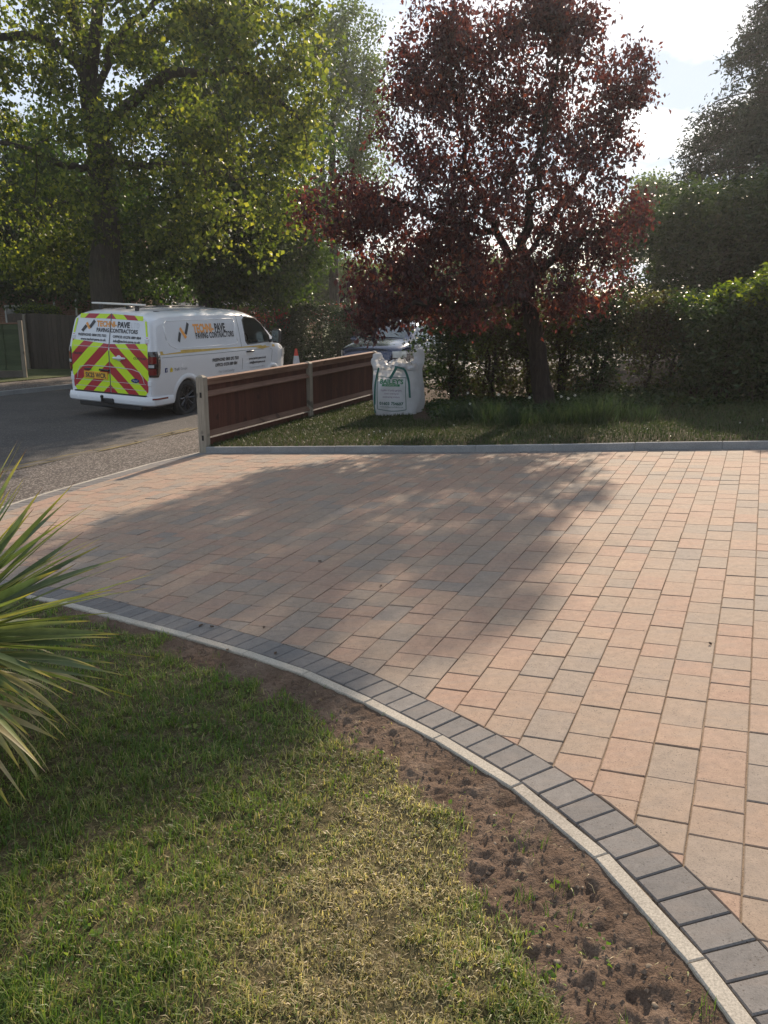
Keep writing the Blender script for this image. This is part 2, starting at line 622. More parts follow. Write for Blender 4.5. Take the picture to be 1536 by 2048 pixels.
# ------------------------------------------------------------------ driveway outline
near_px = [(91, 1194), (232, 1230), (392, 1271), (525, 1310), (660, 1357), (768, 1410), (918, 1487), (1085, 1592), (1263, 1747), (1393, 1892), (1468, 1982), (1518, 2048)]
NEAR = [(-4.75, 6.30), (-3.5, 5.83)] + [tuple(G(*p)[:2]) for p in near_px] + [(0.94, 1.1), (0.955, 0.5), (0.94, -0.2), (0.9, -1.2)]
left_px = [(394, 905), (328, 919), (262.5, 937), (191, 957), (123, 977), (63, 993.5), (0, 1014)]
LEFT = [tuple(G(*p)[:2]) for p in left_px]
_l = np.array(LEFT[-1]) - np.array(LEFT[-3])
_l = _l / np.linalg.norm(_l)
LEFT += [tuple(np.array(LEFT[-1]) + _l * q) for q in (0.6, 1.2, 2.4)]
LEFT = [tuple(np.array(LEFT[0]) - (np.array(LEFT[1]) - np.array(LEFT[0])) * 0.12)] + LEFT
back_px = [(412, 906), (539, 905.6), (669, 905.3), (805.6, 905), (950.2, 904.2), (1106, 902.3), (1269.5, 899.3), (1444.3, 897.6)]
BACK = [tuple(G(*p)[:2]) for p in back_px]
_b = np.array(BACK[-1]) - np.array(BACK[-2])
_b = _b / np.linalg.norm(_b) * 0.915
BACK += [tuple(np.array(BACK[-1]) + _b * k) for k in range(1, 6)]


def catmull(P, n=8):
    P = [np.array(p, float) for p in P]
    P = [2 * P[0] - P[1]] + P + [2 * P[-1] - P[-2]]
    out = []
    for i in range(1, len(P) - 2):
        for k in range(n):
            t = k / n
            out.append(0.5 * ((2 * P[i]) + (-P[i - 1] + P[i + 1]) * t + (2 * P[i - 1] - 5 * P[i] + 4 * P[i + 1] - P[i + 2]) * t * t + (-P[i - 1] + 3 * P[i] - 3 * P[i + 1] + P[i + 2]) * t ** 3))
    out.append(P[-2])
    return np.array(out)


def resample(C, step):
    d = np.concatenate([[0], np.cumsum(np.linalg.norm(np.diff(C, axis=0), axis=1))])
    n = int(d[-1] / step)
    q = np.arange(n + 1) * step
    return np.stack([np.interp(q, d, C[:, 0]), np.interp(q, d, C[:, 1])], -1)


def smooth_c(C, it=2):
    C = C.copy()
    for _ in range(it):
        C[1:-1] = 0.25 * C[:-2] + 0.5 * C[1:-1] + 0.25 * C[2:]
    return C


def normals(C):
    t = np.gradient(C, axis=0)
    t /= np.linalg.norm(t, axis=1)[:, None] + 1e-9
    return np.stack([-t[:, 1], t[:, 0]], -1)       # to the left of travel


NEARC = smooth_c(resample(catmull(NEAR), 0.05), 20)   # travels from far left to near right; drive is on its left
LEFTC = smooth_c(resample(catmull(LEFT), 0.05), 10)   # travels from the fence towards the viewer; drive on its left
BACKC = resample(np.array(BACK), 0.05)                # travels left to right; drive on its right


def sdist(C, side):
    """signed distance function to a polyline, positive on the drive side"""
    N = normals(C) * side

    def f(x, y):
        x = np.atleast_1d(np.asarray(x, float))
        y = np.atleast_1d(np.asarray(y, float))
        sh = x.shape
        p = np.stack([x.ravel(), y.ravel()], -1)
        out = np.empty(len(p))
        for b in range(0, len(p), 20000):
            q = p[b:b + 20000]
            Cc = C[::5]
            j0 = ((q[:, None, 0] - Cc[None, :, 0]) ** 2 + (q[:, None, 1] - Cc[None, :, 1]) ** 2).argmin(1) * 5
            jj = np.clip(j0[:, None] + np.arange(-4, 5)[None], 0, len(C) - 1)
            d2 = ((q[:, None, :] - C[jj]) ** 2).sum(-1)
            j = jj[np.arange(len(q)), d2.argmin(1)]
            out[b:b + 20000] = ((q - C[j]) * N[j]).sum(1)
        return out.reshape(sh)
    f.C, f.N = C, N
    return f


D_near = sdist(NEARC, 1)
D_left = sdist(LEFTC, 1)
D_back = sdist(BACKC, -1)


def inset(poly, d):
    """shrink a convex ccw polygon"""
    n = len(poly)
    P = [np.array(p, float) for p in poly]
    out = []
    for i in range(n):
        a, b, c = P[i - 1], P[i], P[(i + 1) % n]
        e1 = (b - a) / (np.linalg.norm(b - a) + 1e-9)
        e2 = (c - b) / (np.linalg.norm(c - b) + 1e-9)
        n1, n2 = np.array([-e1[1], e1[0]]), np.array([-e2[1], e2[0]])
        m = n1 + n2
        k = d / max((m @ m) / 2, 0.3)
        out.append(b + m * k)
    return out


def block_geo(poly, dz=0.0, tilt=(0, 0), ch=0.0035, dep=0.05):
    """paving block: chamfered top, sides. poly ccw"""
    n = len(poly)
    top = inset(poly, ch)
    cx_, cy_ = np.mean([p[0] for p in poly]), np.mean([p[1] for p in poly])

    def z(p):
        return float(T(p[0], p[1])) + dz + tilt[0] * (p[0] - cx_) + tilt[1] * (p[1] - cy_)
    vs = [(p[0], p[1], z(p)) for p in top] + [(p[0], p[1], z(p) - ch) for p in poly] + [(p[0], p[1], z(p) - dep) for p in poly]
    fs = [tuple(range(n))]
    for r in (0, 1):
        fs += [(r * n + i, (r + 1) * n + i, (r + 1) * n + (i + 1) % n, r * n + (i + 1) % n) for i in range(n)]
    return vs, fs


def area(poly):
    return 0.5 * sum(poly[i - 1][0] * poly[i][1] - poly[i][0] * poly[i - 1][1] for i in range(len(poly)))


def clip_line(poly, p0, nrm):
    out = []
    n = len(poly)
    for i in range(n):
        a, b = np.array(poly[i - 1]), np.array(poly[i])
        da, db = (a - p0) @ nrm, (b - p0) @ nrm
        if da >= 0:
            out.append(a)
        if (da >= 0) != (db >= 0):
            out.append(a + (b - a) * (da / (da - db)))
    # drop near-duplicate points
    res = []
    for p in out:
        if not res or np.linalg.norm(p - res[-1]) > 1e-3:
            res.append(p)
    if len(res) > 1 and np.linalg.norm(res[0] - res[-1]) < 1e-3:
        res.pop()
    return res


def clip_curve(poly, D, off):
    xs, ys = np.array([p[0] for p in poly]), np.array([p[1] for p in poly])
    d = D(xs, ys) - off
    if (d >= -1e-4).all():
        return poly
    if (d < 0).all():
        return []
    c = np.array([xs.mean(), ys.mean()])
    j = ((D.C - c) ** 2).sum(1).argmin()
    return clip_line(poly, D.C[j] + D.N[j] * off, D.N[j])


driveway = None


def ragged(poly, rng):
    """slightly chipped, uneven block edges"""
    out = []
    n = len(poly)
    c = sum(poly) / n
    for i in range(n):
        a, b = np.array(poly[i]), np.array(poly[(i + 1) % n])
        L = np.linalg.norm(b - a)
        out.append(a + (c - a) / np.linalg.norm(c - a) * rng.uniform(0.0, 0.0022))
        if L > 0.09:
            inw = (c - 0.5 * (a + b)) / (np.linalg.norm(c - 0.5 * (a + b)) + 1e-9)
            for t in (rng.uniform(0.25, 0.42), rng.uniform(0.58, 0.78)):
                out.append(a + (b - a) * t + inw * rng.uniform(-0.0004, 0.0016))
    return out




def build_drive():
    global driveway
    # bed of jointing sand under the blocks
    driveway = xygrid('driveway', np.arange(-6, 9.01, 0.08), np.arange(-1.5, 13.1, 0.08),
                      lambda X, Y: T(X, Y) - 0.0075, MAT['sand'],
                      mask=lambda x, y: (D_near(x, y) > 0.01) & (D_left(x, y) > 0.03) & (D_back(x, y) > 0.0))
    tag(driveway, kind='structure')
    W, SOLD = 0.1625, 0.163
    GAP = 0.0017
    rng = random.Random(11)
    blocks = []
    v0 = -0.0655
    for k in range(-50, 50):
        va, vb = v0 + k * W, v0 + (k + 1) * W
        u = -1.2 + rng.uniform(0, 0.25)
        last = rng.random() < .5
        while u < 13.5:
            L = 0.2445 if (rng.random() < 0.5) else 0.163
            ua, ub = u, u + L
            u = ub
            gv = GAP - 0.0006 + rng.uniform(0.0, 0.0012)
            poly = [E1 * ua_ + E2 * va_ for ua_, va_ in ((ua + GAP, va + gv), (ua + GAP, vb - gv), (ub - GAP, vb - gv), (ub - GAP, va + gv))]
            if area(poly) < 0:
                poly = poly[::-1]
            c = sum(poly) / 4
            if not (-5.6 < c[0] < 8.2 and -0.9 < c[1] < 13):
                continue
            if c[1] < 0.9 and abs(c[0]) > 3:
                continue
            dn, dl, db = D_near(c[0], c[1])[0], D_left(c[0], c[1])[0], D_back(c[0], c[1])[0]
            if min(dn, dl, db) < SOLD - 0.2:
                continue
            for D, d, of in ((D_near, dn, SOLD), (D_left, dl, 0.251), (D_back, db, 0.105)):
                if d < SOLD + 0.26 and len(poly) > 2:
                    poly = clip_curve(poly, D, of + GAP)
            if len(poly) < 3 or abs(area(poly)) < 0.0006:
                continue
            # keep to the far-right wedge outside the view small
            blocks.append(poly)
    # size in view decides which blocks are single parts
    def view(p):
        c = np.mean(p, axis=0)
        z = float(T(c[0], c[1])) - CAM_Z
        dep = c[1] * _c - z * _s
        if dep < 0.3:
            return -1
        sx = 768 + 1657 * c[0] / dep
        sy = 1024 - 1657 * (c[1] * _s + z * _c) / dep
        if not (-25 < sx < 1560 and 0 < sy < 2075):
            return -1
        return abs(area(p)) ** 0.5 / dep
    order = sorted(range(len(blocks)), key=lambda i: -view(blocks[i]))
    single = set(order[:300])
    far = MB()
    for i in order:
        p = blocks[i]
        r = rng.random()
        dz = rng.gauss(0, 0.0011)
        tl = (rng.gauss(0, 0.004), rng.gauss(0, 0.004))
        if i in single:
            p = ragged(p, rng)
        vs, fs = block_geo(p, dz, tl, rng.uniform(0.002, 0.0035))
        if i in single:
            mb = MB()
            mb.add(vs, fs, r)
            mb.build('brick', MAT['brick'], driveway, attr=True, recalc=False)
        else:
            far.add(vs, fs, r)
    o = far.build('brick_field', MAT['brick'], driveway, attr=True, recalc=False)
    o['kind'] = 'stuff'

    # charcoal soldier course along each edge
    def soldiers(C, side, d0, d1, pitch, lim):
        Cr = resample(C, pitch)
        N = normals(Cr) * side
        for i in range(len(Cr) - 1):
            c = 0.5 * (Cr[i] + Cr[i + 1])
            if not lim(c):
                continue
            t = (Cr[i + 1] - Cr[i]) / pitch
            g_ = 0.0022
            poly = [Cr[i] + t * g_ + N[i] * d0, Cr[i + 1] - t * g_ + N[i + 1] * d0, Cr[i + 1] - t * g_ + N[i + 1] * d1, Cr[i] + t * g_ + N[i] * d1]
            if area(poly) < 0:
                poly = poly[::-1]
            mb = MB()
            vs, fs = block_geo(poly, rng.gauss(0, 0.0006), (rng.gauss(0, 0.003), rng.gauss(0, 0.003)), 0.004)
            mb.add(vs, fs, rng.random())
            mb.build('border_block', MAT['charcoal'], driveway, attr=True, recalc=False)
    soldiers(NEARC, 1, 0.003, 0.163, 0.1015, lambda c: c[1] > 1.2 and c[0] > -4.2)
    soldiers(LEFTC, 1, 0.052, 0.25, 0.1015, lambda c: c[1] > 6.6)
    soldiers(BACKC, -1, 0.003, 0.103, 0.205, lambda c: c[0] < 6)


build_drive()


# concrete edging: short pieces following the curve, long ones at the back
def kerb_run(root, C, side, w0, w1, step, ztop, mat, lim, dep=0.16, start=0.0):
    d = np.concatenate([[0], np.cumsum(np.linalg.norm(np.diff(C, axis=0), axis=1))])
    q = np.arange(start, d[-1], step)
    Cr = np.stack([np.interp(q, d, C[:, 0]), np.interp(q, d, C[:, 1])], -1)
    N = normals(Cr) * side
    rr = random.Random(5)
    for i in range(len(Cr) - 1):
        if not lim(0.5 * (Cr[i] + Cr[i + 1])):
            continue
        t = (Cr[i + 1] - Cr[i]) / np.linalg.norm(Cr[i + 1] - Cr[i])
        g_ = 0.0018
        poly = [Cr[i] + t * g_ + N[i] * w0, Cr[i + 1] - t * g_ + N[i + 1] * w0, Cr[i + 1] - t * g_ + N[i + 1] * w1, Cr[i] + t * g_ + N[i] * w1]
        if area(poly) < 0:
            poly = poly[::-1]
        vs, fs = block_geo(poly, ztop + rr.gauss(0, 0.0012), (0, 0), 0.004, dep)
        mb = MB()
        mb.add(vs, fs, 0)
        mb.build('kerb_stone', mat, root, recalc=False)


edge_root = empty('edging_kerb', (0, 0, 0))
tag(edge_root, kind='structure')
kerb_run(edge_root, NEARC, 1, -0.052, -0.001, 0.4575, 0.004, MAT['concrete'], lambda c: c[1] > 1.1, start=0.11)
kerb_run(edge_root, LEFTC, 1, 0.0, 0.05, 0.915, 0.002, MAT['concrete'], lambda c: c[1] > 6.4)
back_root = empty('back_kerb', (0, 0, 0))
tag(back_root, kind='structure')
_pts = np.array(BACK)
for i in range(len(_pts) - 1):
    t = _pts[i + 1] - _pts[i]
    t /= np.linalg.norm(t)
    nb = np.array([-t[1], t[0]])
    poly = [_pts[i] + t * 0.002, _pts[i + 1] - t * 0.002, _pts[i + 1] - t * 0.002 + nb * 0.05, _pts[i] + t * 0.002 + nb * 0.05]
    vs, fs = block_geo(poly, 0.078 + random.Random(i).gauss(0, 0.0015), (0, 0), 0.006, 0.25)
    mb = MB()
    mb.add(vs, fs, 0)
    mb.build('kerb_stone', MAT['concrete_grey'], back_root, recalc=False)


# ------------------------------------------------------------------ front lawn and the dug strip of soil
def soil_w(x, y):
    """width of the bare strip beside the kerb"""
    base = np.interp(x, [-2.2, -1.6, -0.6, 0.25, 0.75], [0.03, 0.07, 0.20, 0.31, 0.46])
    return base + 0.26 * (fbm(x * 3.2, y * 3.2, 3, 3) - 0.5)


def soil_amt(x, y):
    d = -D_near(x, y) - 0.05
    w_ = soil_w(x, y)
    e = 0.16 * (fbm(x * 11, y * 11, 3, 8) - 0.5)
    return np.clip((w_ + e - d) / 0.07 + 0.5, 0, 1)


def z_front(x, y):
    d = np.maximum(-D_near(x, y) - 0.05, 0)
    s = soil_amt(x, y)
    lump = (fbm(x * 7, y * 7, 3, 21) - 0.5) * 0.03 + (fbm(x * 30, y * 30, 2, 31) - 0.5) * 0.030 + (fbm(x * 75, y * 75, 2, 37) - 0.5) * 0.024
    hole = -0.012 * np.clip((fbm(x * 13, y * 13, 2, 41) - 0.76) / 0.05, 0, 1)
    und = (fbm(x * 2.0, y * 2.0, 3, 12) - 0.5) * 0.035
    z = T(x, y) - 0.010 + und * np.clip(d / 0.3, 0, 1) + s * (lump * 0.8 + hole - 0.008) + (1 - s) * (fbm(x * 20, y * 20, 3, 51) - 0.5) * 0.02
    edge = np.clip(1.3 - d / 0.06, 0, 1)
    zk = T(x, y) - 0.007 + (fbm(x * 30, y * 30, 2, 66) - 0.5) * 0.010
    z = z * (1 - edge) + zk * edge
    return np.minimum(z, T(x, y) + 0.03)


def lawn_floor_mat(name, k):
    m, w = new_mat(name)
    pos = w.n('ShaderNodeNewGeometry').outputs['Position']
    sa = w.n('ShaderNodeAttribute', attribute_name='soil').outputs['Fac']
    n1 = w.noise(pos, 5.0, 5.0, 0.65, 0.4)
    n2 = w.noise(pos, 120.0, 4.0, 0.75)
    n3 = w.noise(pos, 30.0, 3.0, 0.6)
    soilc = w.ramp(n1, [(0.3, (0.10, 0.066, 0.046)), (0.5, (0.15, 0.102, 0.073)), (0.7, (0.22, 0.158, 0.116))])
    soilc = w.mix(1.0, soilc, w.ramp(n2, [(0.3, 0.55), (0.5, 1.0), (0.72, 1.45)]), 'MULTIPLY')
    turfc = w.ramp(n3, [(0.3, (0.055, 0.048, 0.022)), (0.5, (0.11, 0.09, 0.045)), (0.7, (0.18, 0.14, 0.08))])
    turfc = w.mix(1.0, turfc, w.ramp(n2, [(0.3, 0.5), (0.7, 1.4)]), 'MULTIPLY')
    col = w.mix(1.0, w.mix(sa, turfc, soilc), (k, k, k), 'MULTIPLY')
    bn = w.n('ShaderNodeBump', {'Strength': 1.0, 'Distance': 0.012, 'Height': w.math('ADD', w.math('MULTIPLY', n2, 0.6), n3)})
    finish(w, w.n('ShaderNodeBsdfPrincipled', {'Base Color': col, 'Roughness': 1.0, 'Specular IOR Level': 0.15, 'Normal': bn.outputs[0]}).outputs[0])
    return m


MAT['lawn_floor'] = lawn_floor_mat('lawn_floor', 1.0)
MAT['bed_floor'] = lawn_floor_mat('shaded_litter_floor', 0.5)  # darkened copy: leaf litter, plus the back lawn's shade put into the colour

lawn = xygrid('lawn', np.arange(-3.6, 1.0, 0.0095), np.arange(0.95, 6.3, 0.0095), z_front, MAT['lawn_floor'],
              mask=lambda x, y: (D_near(x, y) < -0.049) & (x > -1.35 - (y - 1.0) * 0.62), pattr={'soil': soil_amt})
tag(lawn, kind='structure')
lw2 = xygrid('lawn_surround', np.concatenate([np.arange(-9, 1.01, 0.25)]), np.arange(-6, 6.6, 0.25), lambda x, y: T(x, y) - 0.075, MAT['lawn_floor'],
             mask=lambda x, y: (D_near(x, y) < -0.3), pattr={'soil': lambda X, Y: 0 * X})
tag(lw2, kind='structure')


def blades(name, x, y, z, L, wd, lean, rnd, mat, parent=None, segs=2, rng=RNG):
    n = len(x)
    az = rng.uniform(0, 2 * PI, n)
    dirx, diry = np.cos(az), np.sin(az)
    px_, py_ = -diry, dirx
    le = lean * rng.uniform(0.5, 1.5, n)
    V = np.empty((n, 5, 3), np.float32)
    base = np.stack([x, y, z], -1)
    side = np.stack([px_, py_, np.zeros(n)], -1) * (wd / 2)[:, None]
    mid = base + np.stack([dirx * L * 0.5 * np.sin(le * 0.6), diry * L * 0.5 * np.sin(le * 0.6), L * 0.5 * np.cos(le * 0.6)], -1)
    tip = mid + np.stack([dirx * L * 0.5 * np.sin(le * 1.5), diry * L * 0.5 * np.sin(le * 1.5), L * 0.5 * np.cos(le * 1.5)], -1)
    V[:, 0] = base - side
    V[:, 1] = base + side
    V[:, 2] = mid - side * 0.8
    V[:, 3] = mid + side * 0.8
    V[:, 4] = tip
    b = (np.arange(n) * 5)[:, None]
    F = np.concatenate([b + np.array([[0, 1, 3]]), b + np.array([[0, 3, 2]]), b + np.array([[2, 3, 4]])], 1).reshape(-1, 3)
    return mesh_np(name, V.reshape(-1, 3), F, mat, parent, False, fattr={'rnd': np.repeat(rnd, 3)})


MAT['grass'] = leaf_mat('grass_blades', [(0.0, (0.06, 0.115, 0.02)), (0.35, (0.125, 0.19, 0.035)), (0.55, (0.23, 0.24, 0.075)), (0.75, (0.39, 0.32, 0.16)), (1.0, (0.56, 0.45, 0.28))], 0.42, (1.1, 1.2, 0.6), 0.45, boost=1.35, clump=3.0)


MAT['shade_toned_grass'] = leaf_mat('back_lawn_blades', [(0.0, (0.028, 0.045, 0.013)), (0.35, (0.05, 0.072, 0.02)), (0.6, (0.09, 0.10, 0.036)), (1.0, (0.22, 0.18, 0.10))], 0.32, (1.1, 1.15, 0.65), 0.5, boost=1.0, clump=1.5)  # darker than the front grass: the back lawn's shade is in the colour


def front_grass():
    rng = np.random.default_rng(3)
    xs, ys = [], []
    n = 420000
    # denser close to the viewer
    r = rng.random(n)
    y = 1.15 + 4.9 * r ** 1.9
    x = rng.uniform(-1.0, 1.0, n) * (0.35 + 0.60 * y) - 0.25
    d = -D_near(x, y) - 0.05
    s = soil_amt(x, y)
    tuft = fbm(x * 16, y * 16, 3, 71)
    ok = (d > 0.01) & (x > -1.3 - (y - 1.0) * 0.6) & (rng.random(n) > s * 0.995) & (rng.random(n) < 0.16 + 1.6 * np.clip(tuft - 0.25, 0, 1))
    x, y, d, tuft = x[ok], y[ok], d[ok], tuft[ok]
    z = z_front(x, y) - 0.004
    # straw-coloured worn patch down the middle, greener to the left
    dry = 1.05 * np.exp(-(((x + 0.02 - 0.12 * (y - 2)) / 0.42) ** 2)) * np.clip((3.6 - y) / 1.4, 0.15, 1)
    dry = dry + 0.55 * (fbm(x * 3.2, y * 3.2, 3, 90) - 0.5) + 0.5 * (fbm(x * 9, y * 9, 2, 95) - 0.5)
    rnd = np.clip(0.32 + 0.50 * dry + rng.normal(0, 0.19, len(x)), 0, 1)
    L = (0.021 + 0.025 * rng.random(len(x))) * (1.2 - 0.45 * np.clip(dry, 0, 1)) * (0.6 + 0.8 * tuft)
    tall = rng.random(len(x)) < 0.02
    L = np.where(tall, L * 1.7, L)
    wd = rng.uniform(0.0013, 0.0046, len(x)) * (1 + 0.14 * np.clip(y - 2, 0, 4))
    lean = rng.uniform(0.25, 1.35, len(x)) + 0.3 * np.clip(dry, 0, 1)
    o = blades('grass', x, y, z, L, wd, lean, rnd, MAT['grass'])
    tag(o, 'short patchy green and straw coloured front lawn grass', 'grass', kind='stuff')
    # flat dead straw lying in the turf
    n = 9000
    y = 1.2 + 4.4 * rng.random(n) ** 1.7
    x = rng.uniform(-1.0, 1.0, n) * (0.35 + 0.60 * y) - 0.25
    ok = (-D_near(x, y) - 0.05 > 0.05) & (x > -1.3 - (y - 1.0) * 0.6) & (rng.random(n) > 0.8 * soil_amt(x, y))
    x, y = x[ok], y[ok]
    o = blades('straw', x, y, z_front(x, y) + 0.012, rng.uniform(0.02, 0.05, len(x)), rng.uniform(0.0014, 0.0024, len(x)), rng.uniform(1.1, 1.5, len(x)), np.clip(rng.normal(0.85, 0.12, len(x)), 0, 1), MAT['grass'], rng=rng)
    tag(o, 'pale dead straw lying among the front lawn grass', 'straw', kind='stuff')
    # broad weed leaves
    n = 2600
    y = 1.3 + 3.6 * rng.random(n) ** 1.7
    x = rng.uniform(-1.0, 1.0, n) * (0.35 + 0.60 * y) - 0.25
    ok = (-D_near(x, y) - 0.05 > 0.15) & (x > -1.3 - (y - 1.0) * 0.6) & (fbm(x * 4, y * 4, 2, 61) > 0.55)
    x, y = x[ok], y[ok]
    C = np.stack([x, y, z_front(x, y) + 0.016], -1)
    o = leaves('clover', C, np.array([0.012, 0.012, 0.005]), len(C) * 3, 0.014, MAT['grass'], None, rng, 1.0, -0.1, 0.28, 0.08, 0.85)
    tag(o, 'small broad weed and clover leaves in the front lawn', 'clover', kind='stuff')
    # stray sprouts through the soil and along the kerb
    n = 900
    y = 1.2 + 4.4 * rng.random(n) ** 1.6
    x = rng.uniform(-2.4, 0.95, n)
    d = -D_near(x, y) - 0.05
    ok = (d > 0.012) & (d < 0.55) & (fbm(x * 5, y * 5, 2, 44) > 0.52)
    x, y = x[ok], y[ok]
    k = 9
    xx = np.repeat(x, k) + rng.normal(0, 0.011, len(x) * k)
    yy = np.repeat(y, k) + rng.normal(0, 0.011, len(x) * k)
    dd = -D_near(xx, yy)
    keep = dd > 0.055
    xx, yy = xx[keep], yy[keep]
    o = blades('grass_sprouts', xx, yy, z_front(xx, yy) - 0.003, rng.uniform(0.02, 0.06, len(xx)), rng.uniform(0.0018, 0.003, len(xx)), rng.uniform(0.1, 0.9, len(xx)), np.clip(rng.normal(0.25, 0.15, len(xx)), 0, 1), MAT['grass'])
    tag(o, 'thin grass sprouts in the bare soil beside the kerb', 'grass', kind='stuff')




def pebble_geo(rng, r):
    bm = bmesh.new()
    bmesh.ops.create_icosphere(bm, subdivisions=2, radius=1.0)
    sc = np.array([rng.uniform(0.8, 1.3), rng.uniform(0.7, 1.1), rng.uniform(0.5, 0.8)]) * r
    ph = [rng.uniform(0, 6) for _ in range(3)]
    vs = []
    for v in bm.verts:
        k = 1 + 0.13 * math.sin(3 * v.co.x + ph[0]) + 0.11 * math.sin(4 * v.co.y + ph[1]) + 0.1 * math.sin(5 * v.co.z + ph[2])
        vs.append((v.co.x * sc[0] * k, v.co.y * sc[1] * k, v.co.z * sc[2] * k))
    bm.verts.index_update()
    fs = [[v.index for v in f.verts] for f in bm.faces]
    bm.free()
    return vs, fs


MAT['stone'] = ground_mat('flint_pebble', [(0.17, 0.125, 0.085), (0.25, 0.19, 0.135), (0.33, 0.27, 0.20)], 9.0, 90.0, 0.4, 0.8, 0.003)


def pebbles():
    rng = random.Random(4)
    spots = [(1096, 1900), (1298, 1936), (1114, 1926), (1083, 1998), (1056, 1992), (1250, 1832), (1165, 1780), (1196, 1745), (1018, 1950), (1310, 2010), (1180, 1850), (1225, 1765), (1020, 1985), (990, 1690)]
    for i, (px, py) in enumerate(spots):
        p = G(px, py, -0.02)
        if D_near(p[0], p[1])[0] > -0.08:
            continue
        r = rng.uniform(0.005, 0.010) * (1.35 if i in (1, 3, 0) else 1)
        vs, fs = pebble_geo(rng, r)
        mb = MB()
        a_ = rng.uniform(0, 6)
        mb.add([(v[0] * math.cos(a_) - v[1] * math.sin(a_), v[0] * math.sin(a_) + v[1] * math.cos(a_), v[2]) for v in vs], fs)
        o = mb.build('pebble', MAT['stone'], None, smooth=True, loc=(p[0], p[1], float(z_front(p[0], p[1])[0]) + r * 0.3), recalc=False)
        tag(o, 'small pale flint pebble lying on the bare brown soil', 'pebble', 'pebbles on the soil strip')
    crumbs = MB()
    for i in range(9000):
        y = 1.3 + 3.2 * rng.random() ** 1.7
        x = rng.uniform(-1.6, 0.95)
        d = -D_near(x, y)[0] - 0.05
        if d < 0.01 or d > soil_w(np.array([x]), np.array([y]))[0]:
            continue
        r = 0.0022 + 0.008 * rng.random() ** 2.2
        z = float(z_front(x, y)[0])
        vs = [(x + r * rng.uniform(.6, 1.2) * ax, y + r * rng.uniform(.6, 1.2) * ay, z + r * rng.uniform(.5, 1.1) * az_) for ax, ay, az_ in ((1, 0, 0), (-1, 0, 0), (0, 1, 0), (0, -1, 0), (0, 0, 1), (0, 0, -1))]
        crumbs.add(vs, [(0, 2, 4), (2, 1, 4), (1, 3, 4), (3, 0, 4), (2, 0, 5), (1, 2, 5), (3, 1, 5), (0, 3, 5)])
    tag(crumbs.build('soil_crumbs', MAT['earth'], None, recalc=False), 'loose crumbs of earth on the bare soil strip', 'soil', kind='stuff')


pebbles()

# ------------------------------------------------------------------ back lawn beyond the kerb
FENCE_A = np.array(G(410, 904)[:2])
FDIR = np.array([math.sin(rad(24.0)), math.cos(rad(24.0))])
FNRM = np.array([FDIR[1], -FDIR[0]])               # to the right of the fence line


def z_back(x, y):
    e = np.clip((D_back(x, y) + 0.05) / -0.25, 0, 1)
    return T(x, y) + 0.062 + 0.03 * e + (fbm(x * 1.3, y * 1.3, 3, 6) - 0.5) * 0.03 * e


def bed_amt(x, y):
    """bare earth below the plum tree and hedge"""
    px = 12.1 - 0.10 * (x - 2.5)
    a = (y - px + 0.9 * (fbm(x * 1.5, y * 1.5, 3, 14) - 0.5)) / 0.35
    k = np.clip(a, 0, 1)
    return np.where(x > 0.45, k, np.clip((y - 15.4) / 0.5, 0, 1) * 0.7)


back_mask = lambda x, y: (D_back(x, y) < -0.049) & (((x - FENCE_A[0]) * FNRM[0] + (y - FENCE_A[1]) * FNRM[1]) > -0.02)
bl = xygrid('back_lawn', np.arange(-3, 11.01, 0.09), np.arange(7.0, 19.0, 0.09), z_back, MAT['bed_floor'], mask=back_mask, pattr={'soil': bed_amt})
tag(bl, kind='structure')


def back_grass():
    rng = np.random.default_rng(8)
    n = 150000
    y = rng.uniform(8.2, 16.5, n)
    x = rng.uniform(-2.6, 7.6, n)
    s = bed_amt(x, y)
    ok = back_mask(x, y) & (D_back(x, y) < -0.06) & (rng.random(n) > s * 0.97) & (np.abs(x) < 0.5 * y + 0.6)
    x, y = x[ok], y[ok]
    dry = 0.9 * (fbm(x * 1.1, y * 1.1, 3, 33) - 0.5)
    rnd = np.clip(0.26 + 0.5 * dry + rng.normal(0, 0.13, len(x)), 0, 1)
    o = blades('back_grass', x, y, z_back(x, y) - 0.005, rng.uniform(0.03, 0.065, len(x)), rng.uniform(0.005, 0.009, len(x)), rng.uniform(0.1, 0.9, len(x)), rnd, MAT['shade_toned_grass'], rng=rng)
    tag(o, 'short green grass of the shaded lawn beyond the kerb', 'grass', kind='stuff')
    # daisies and fallen petals
    mb = MB()
    for px, py in [(776, 838), (760, 862), (772, 868), (738, 869), (765, 876), (748, 863), (781, 864), (845, 868), (908, 850), (1294, 858), (1526, 838), (1480, 845), (1100, 872)]:
        p = G(px, py, 0.12)
        mb.tube([(p[0], p[1], p[2] - 0.03), (p[0], p[1], p[2])], 0.002, 4)
        mb.lathe([(0.001, 0.004), (0.006, 0.003), (0.009, 0.0), (0.004, -0.002)], 'z', 8, (p[0], p[1], p[2]))
    tag(mb.build('daisies', plain('daisy_white', (0.75, 0.74, 0.68), 0.7), None), 'white daisies dotted in the back lawn', 'daisies', kind='stuff')


back_grass()

# pale drive and stones glimpsed through the hedge
PALE = ground_mat('pale_gravel', [(0.16, 0.15, 0.135), (0.22, 0.205, 0.185), (0.28, 0.265, 0.24)], 1.0, 60.0, 1.0, 0.95, 0.02, (40.0, 0.8, (0.5, 0.48, 0.45), 0.5))
o = xygrid('gravel_path', np.arange(1.5, 40, 0.6), np.arange(19.2, 27, 0.6), lambda x, y: T(x, y) + 0.02, PALE)
tag(o, kind='structure')
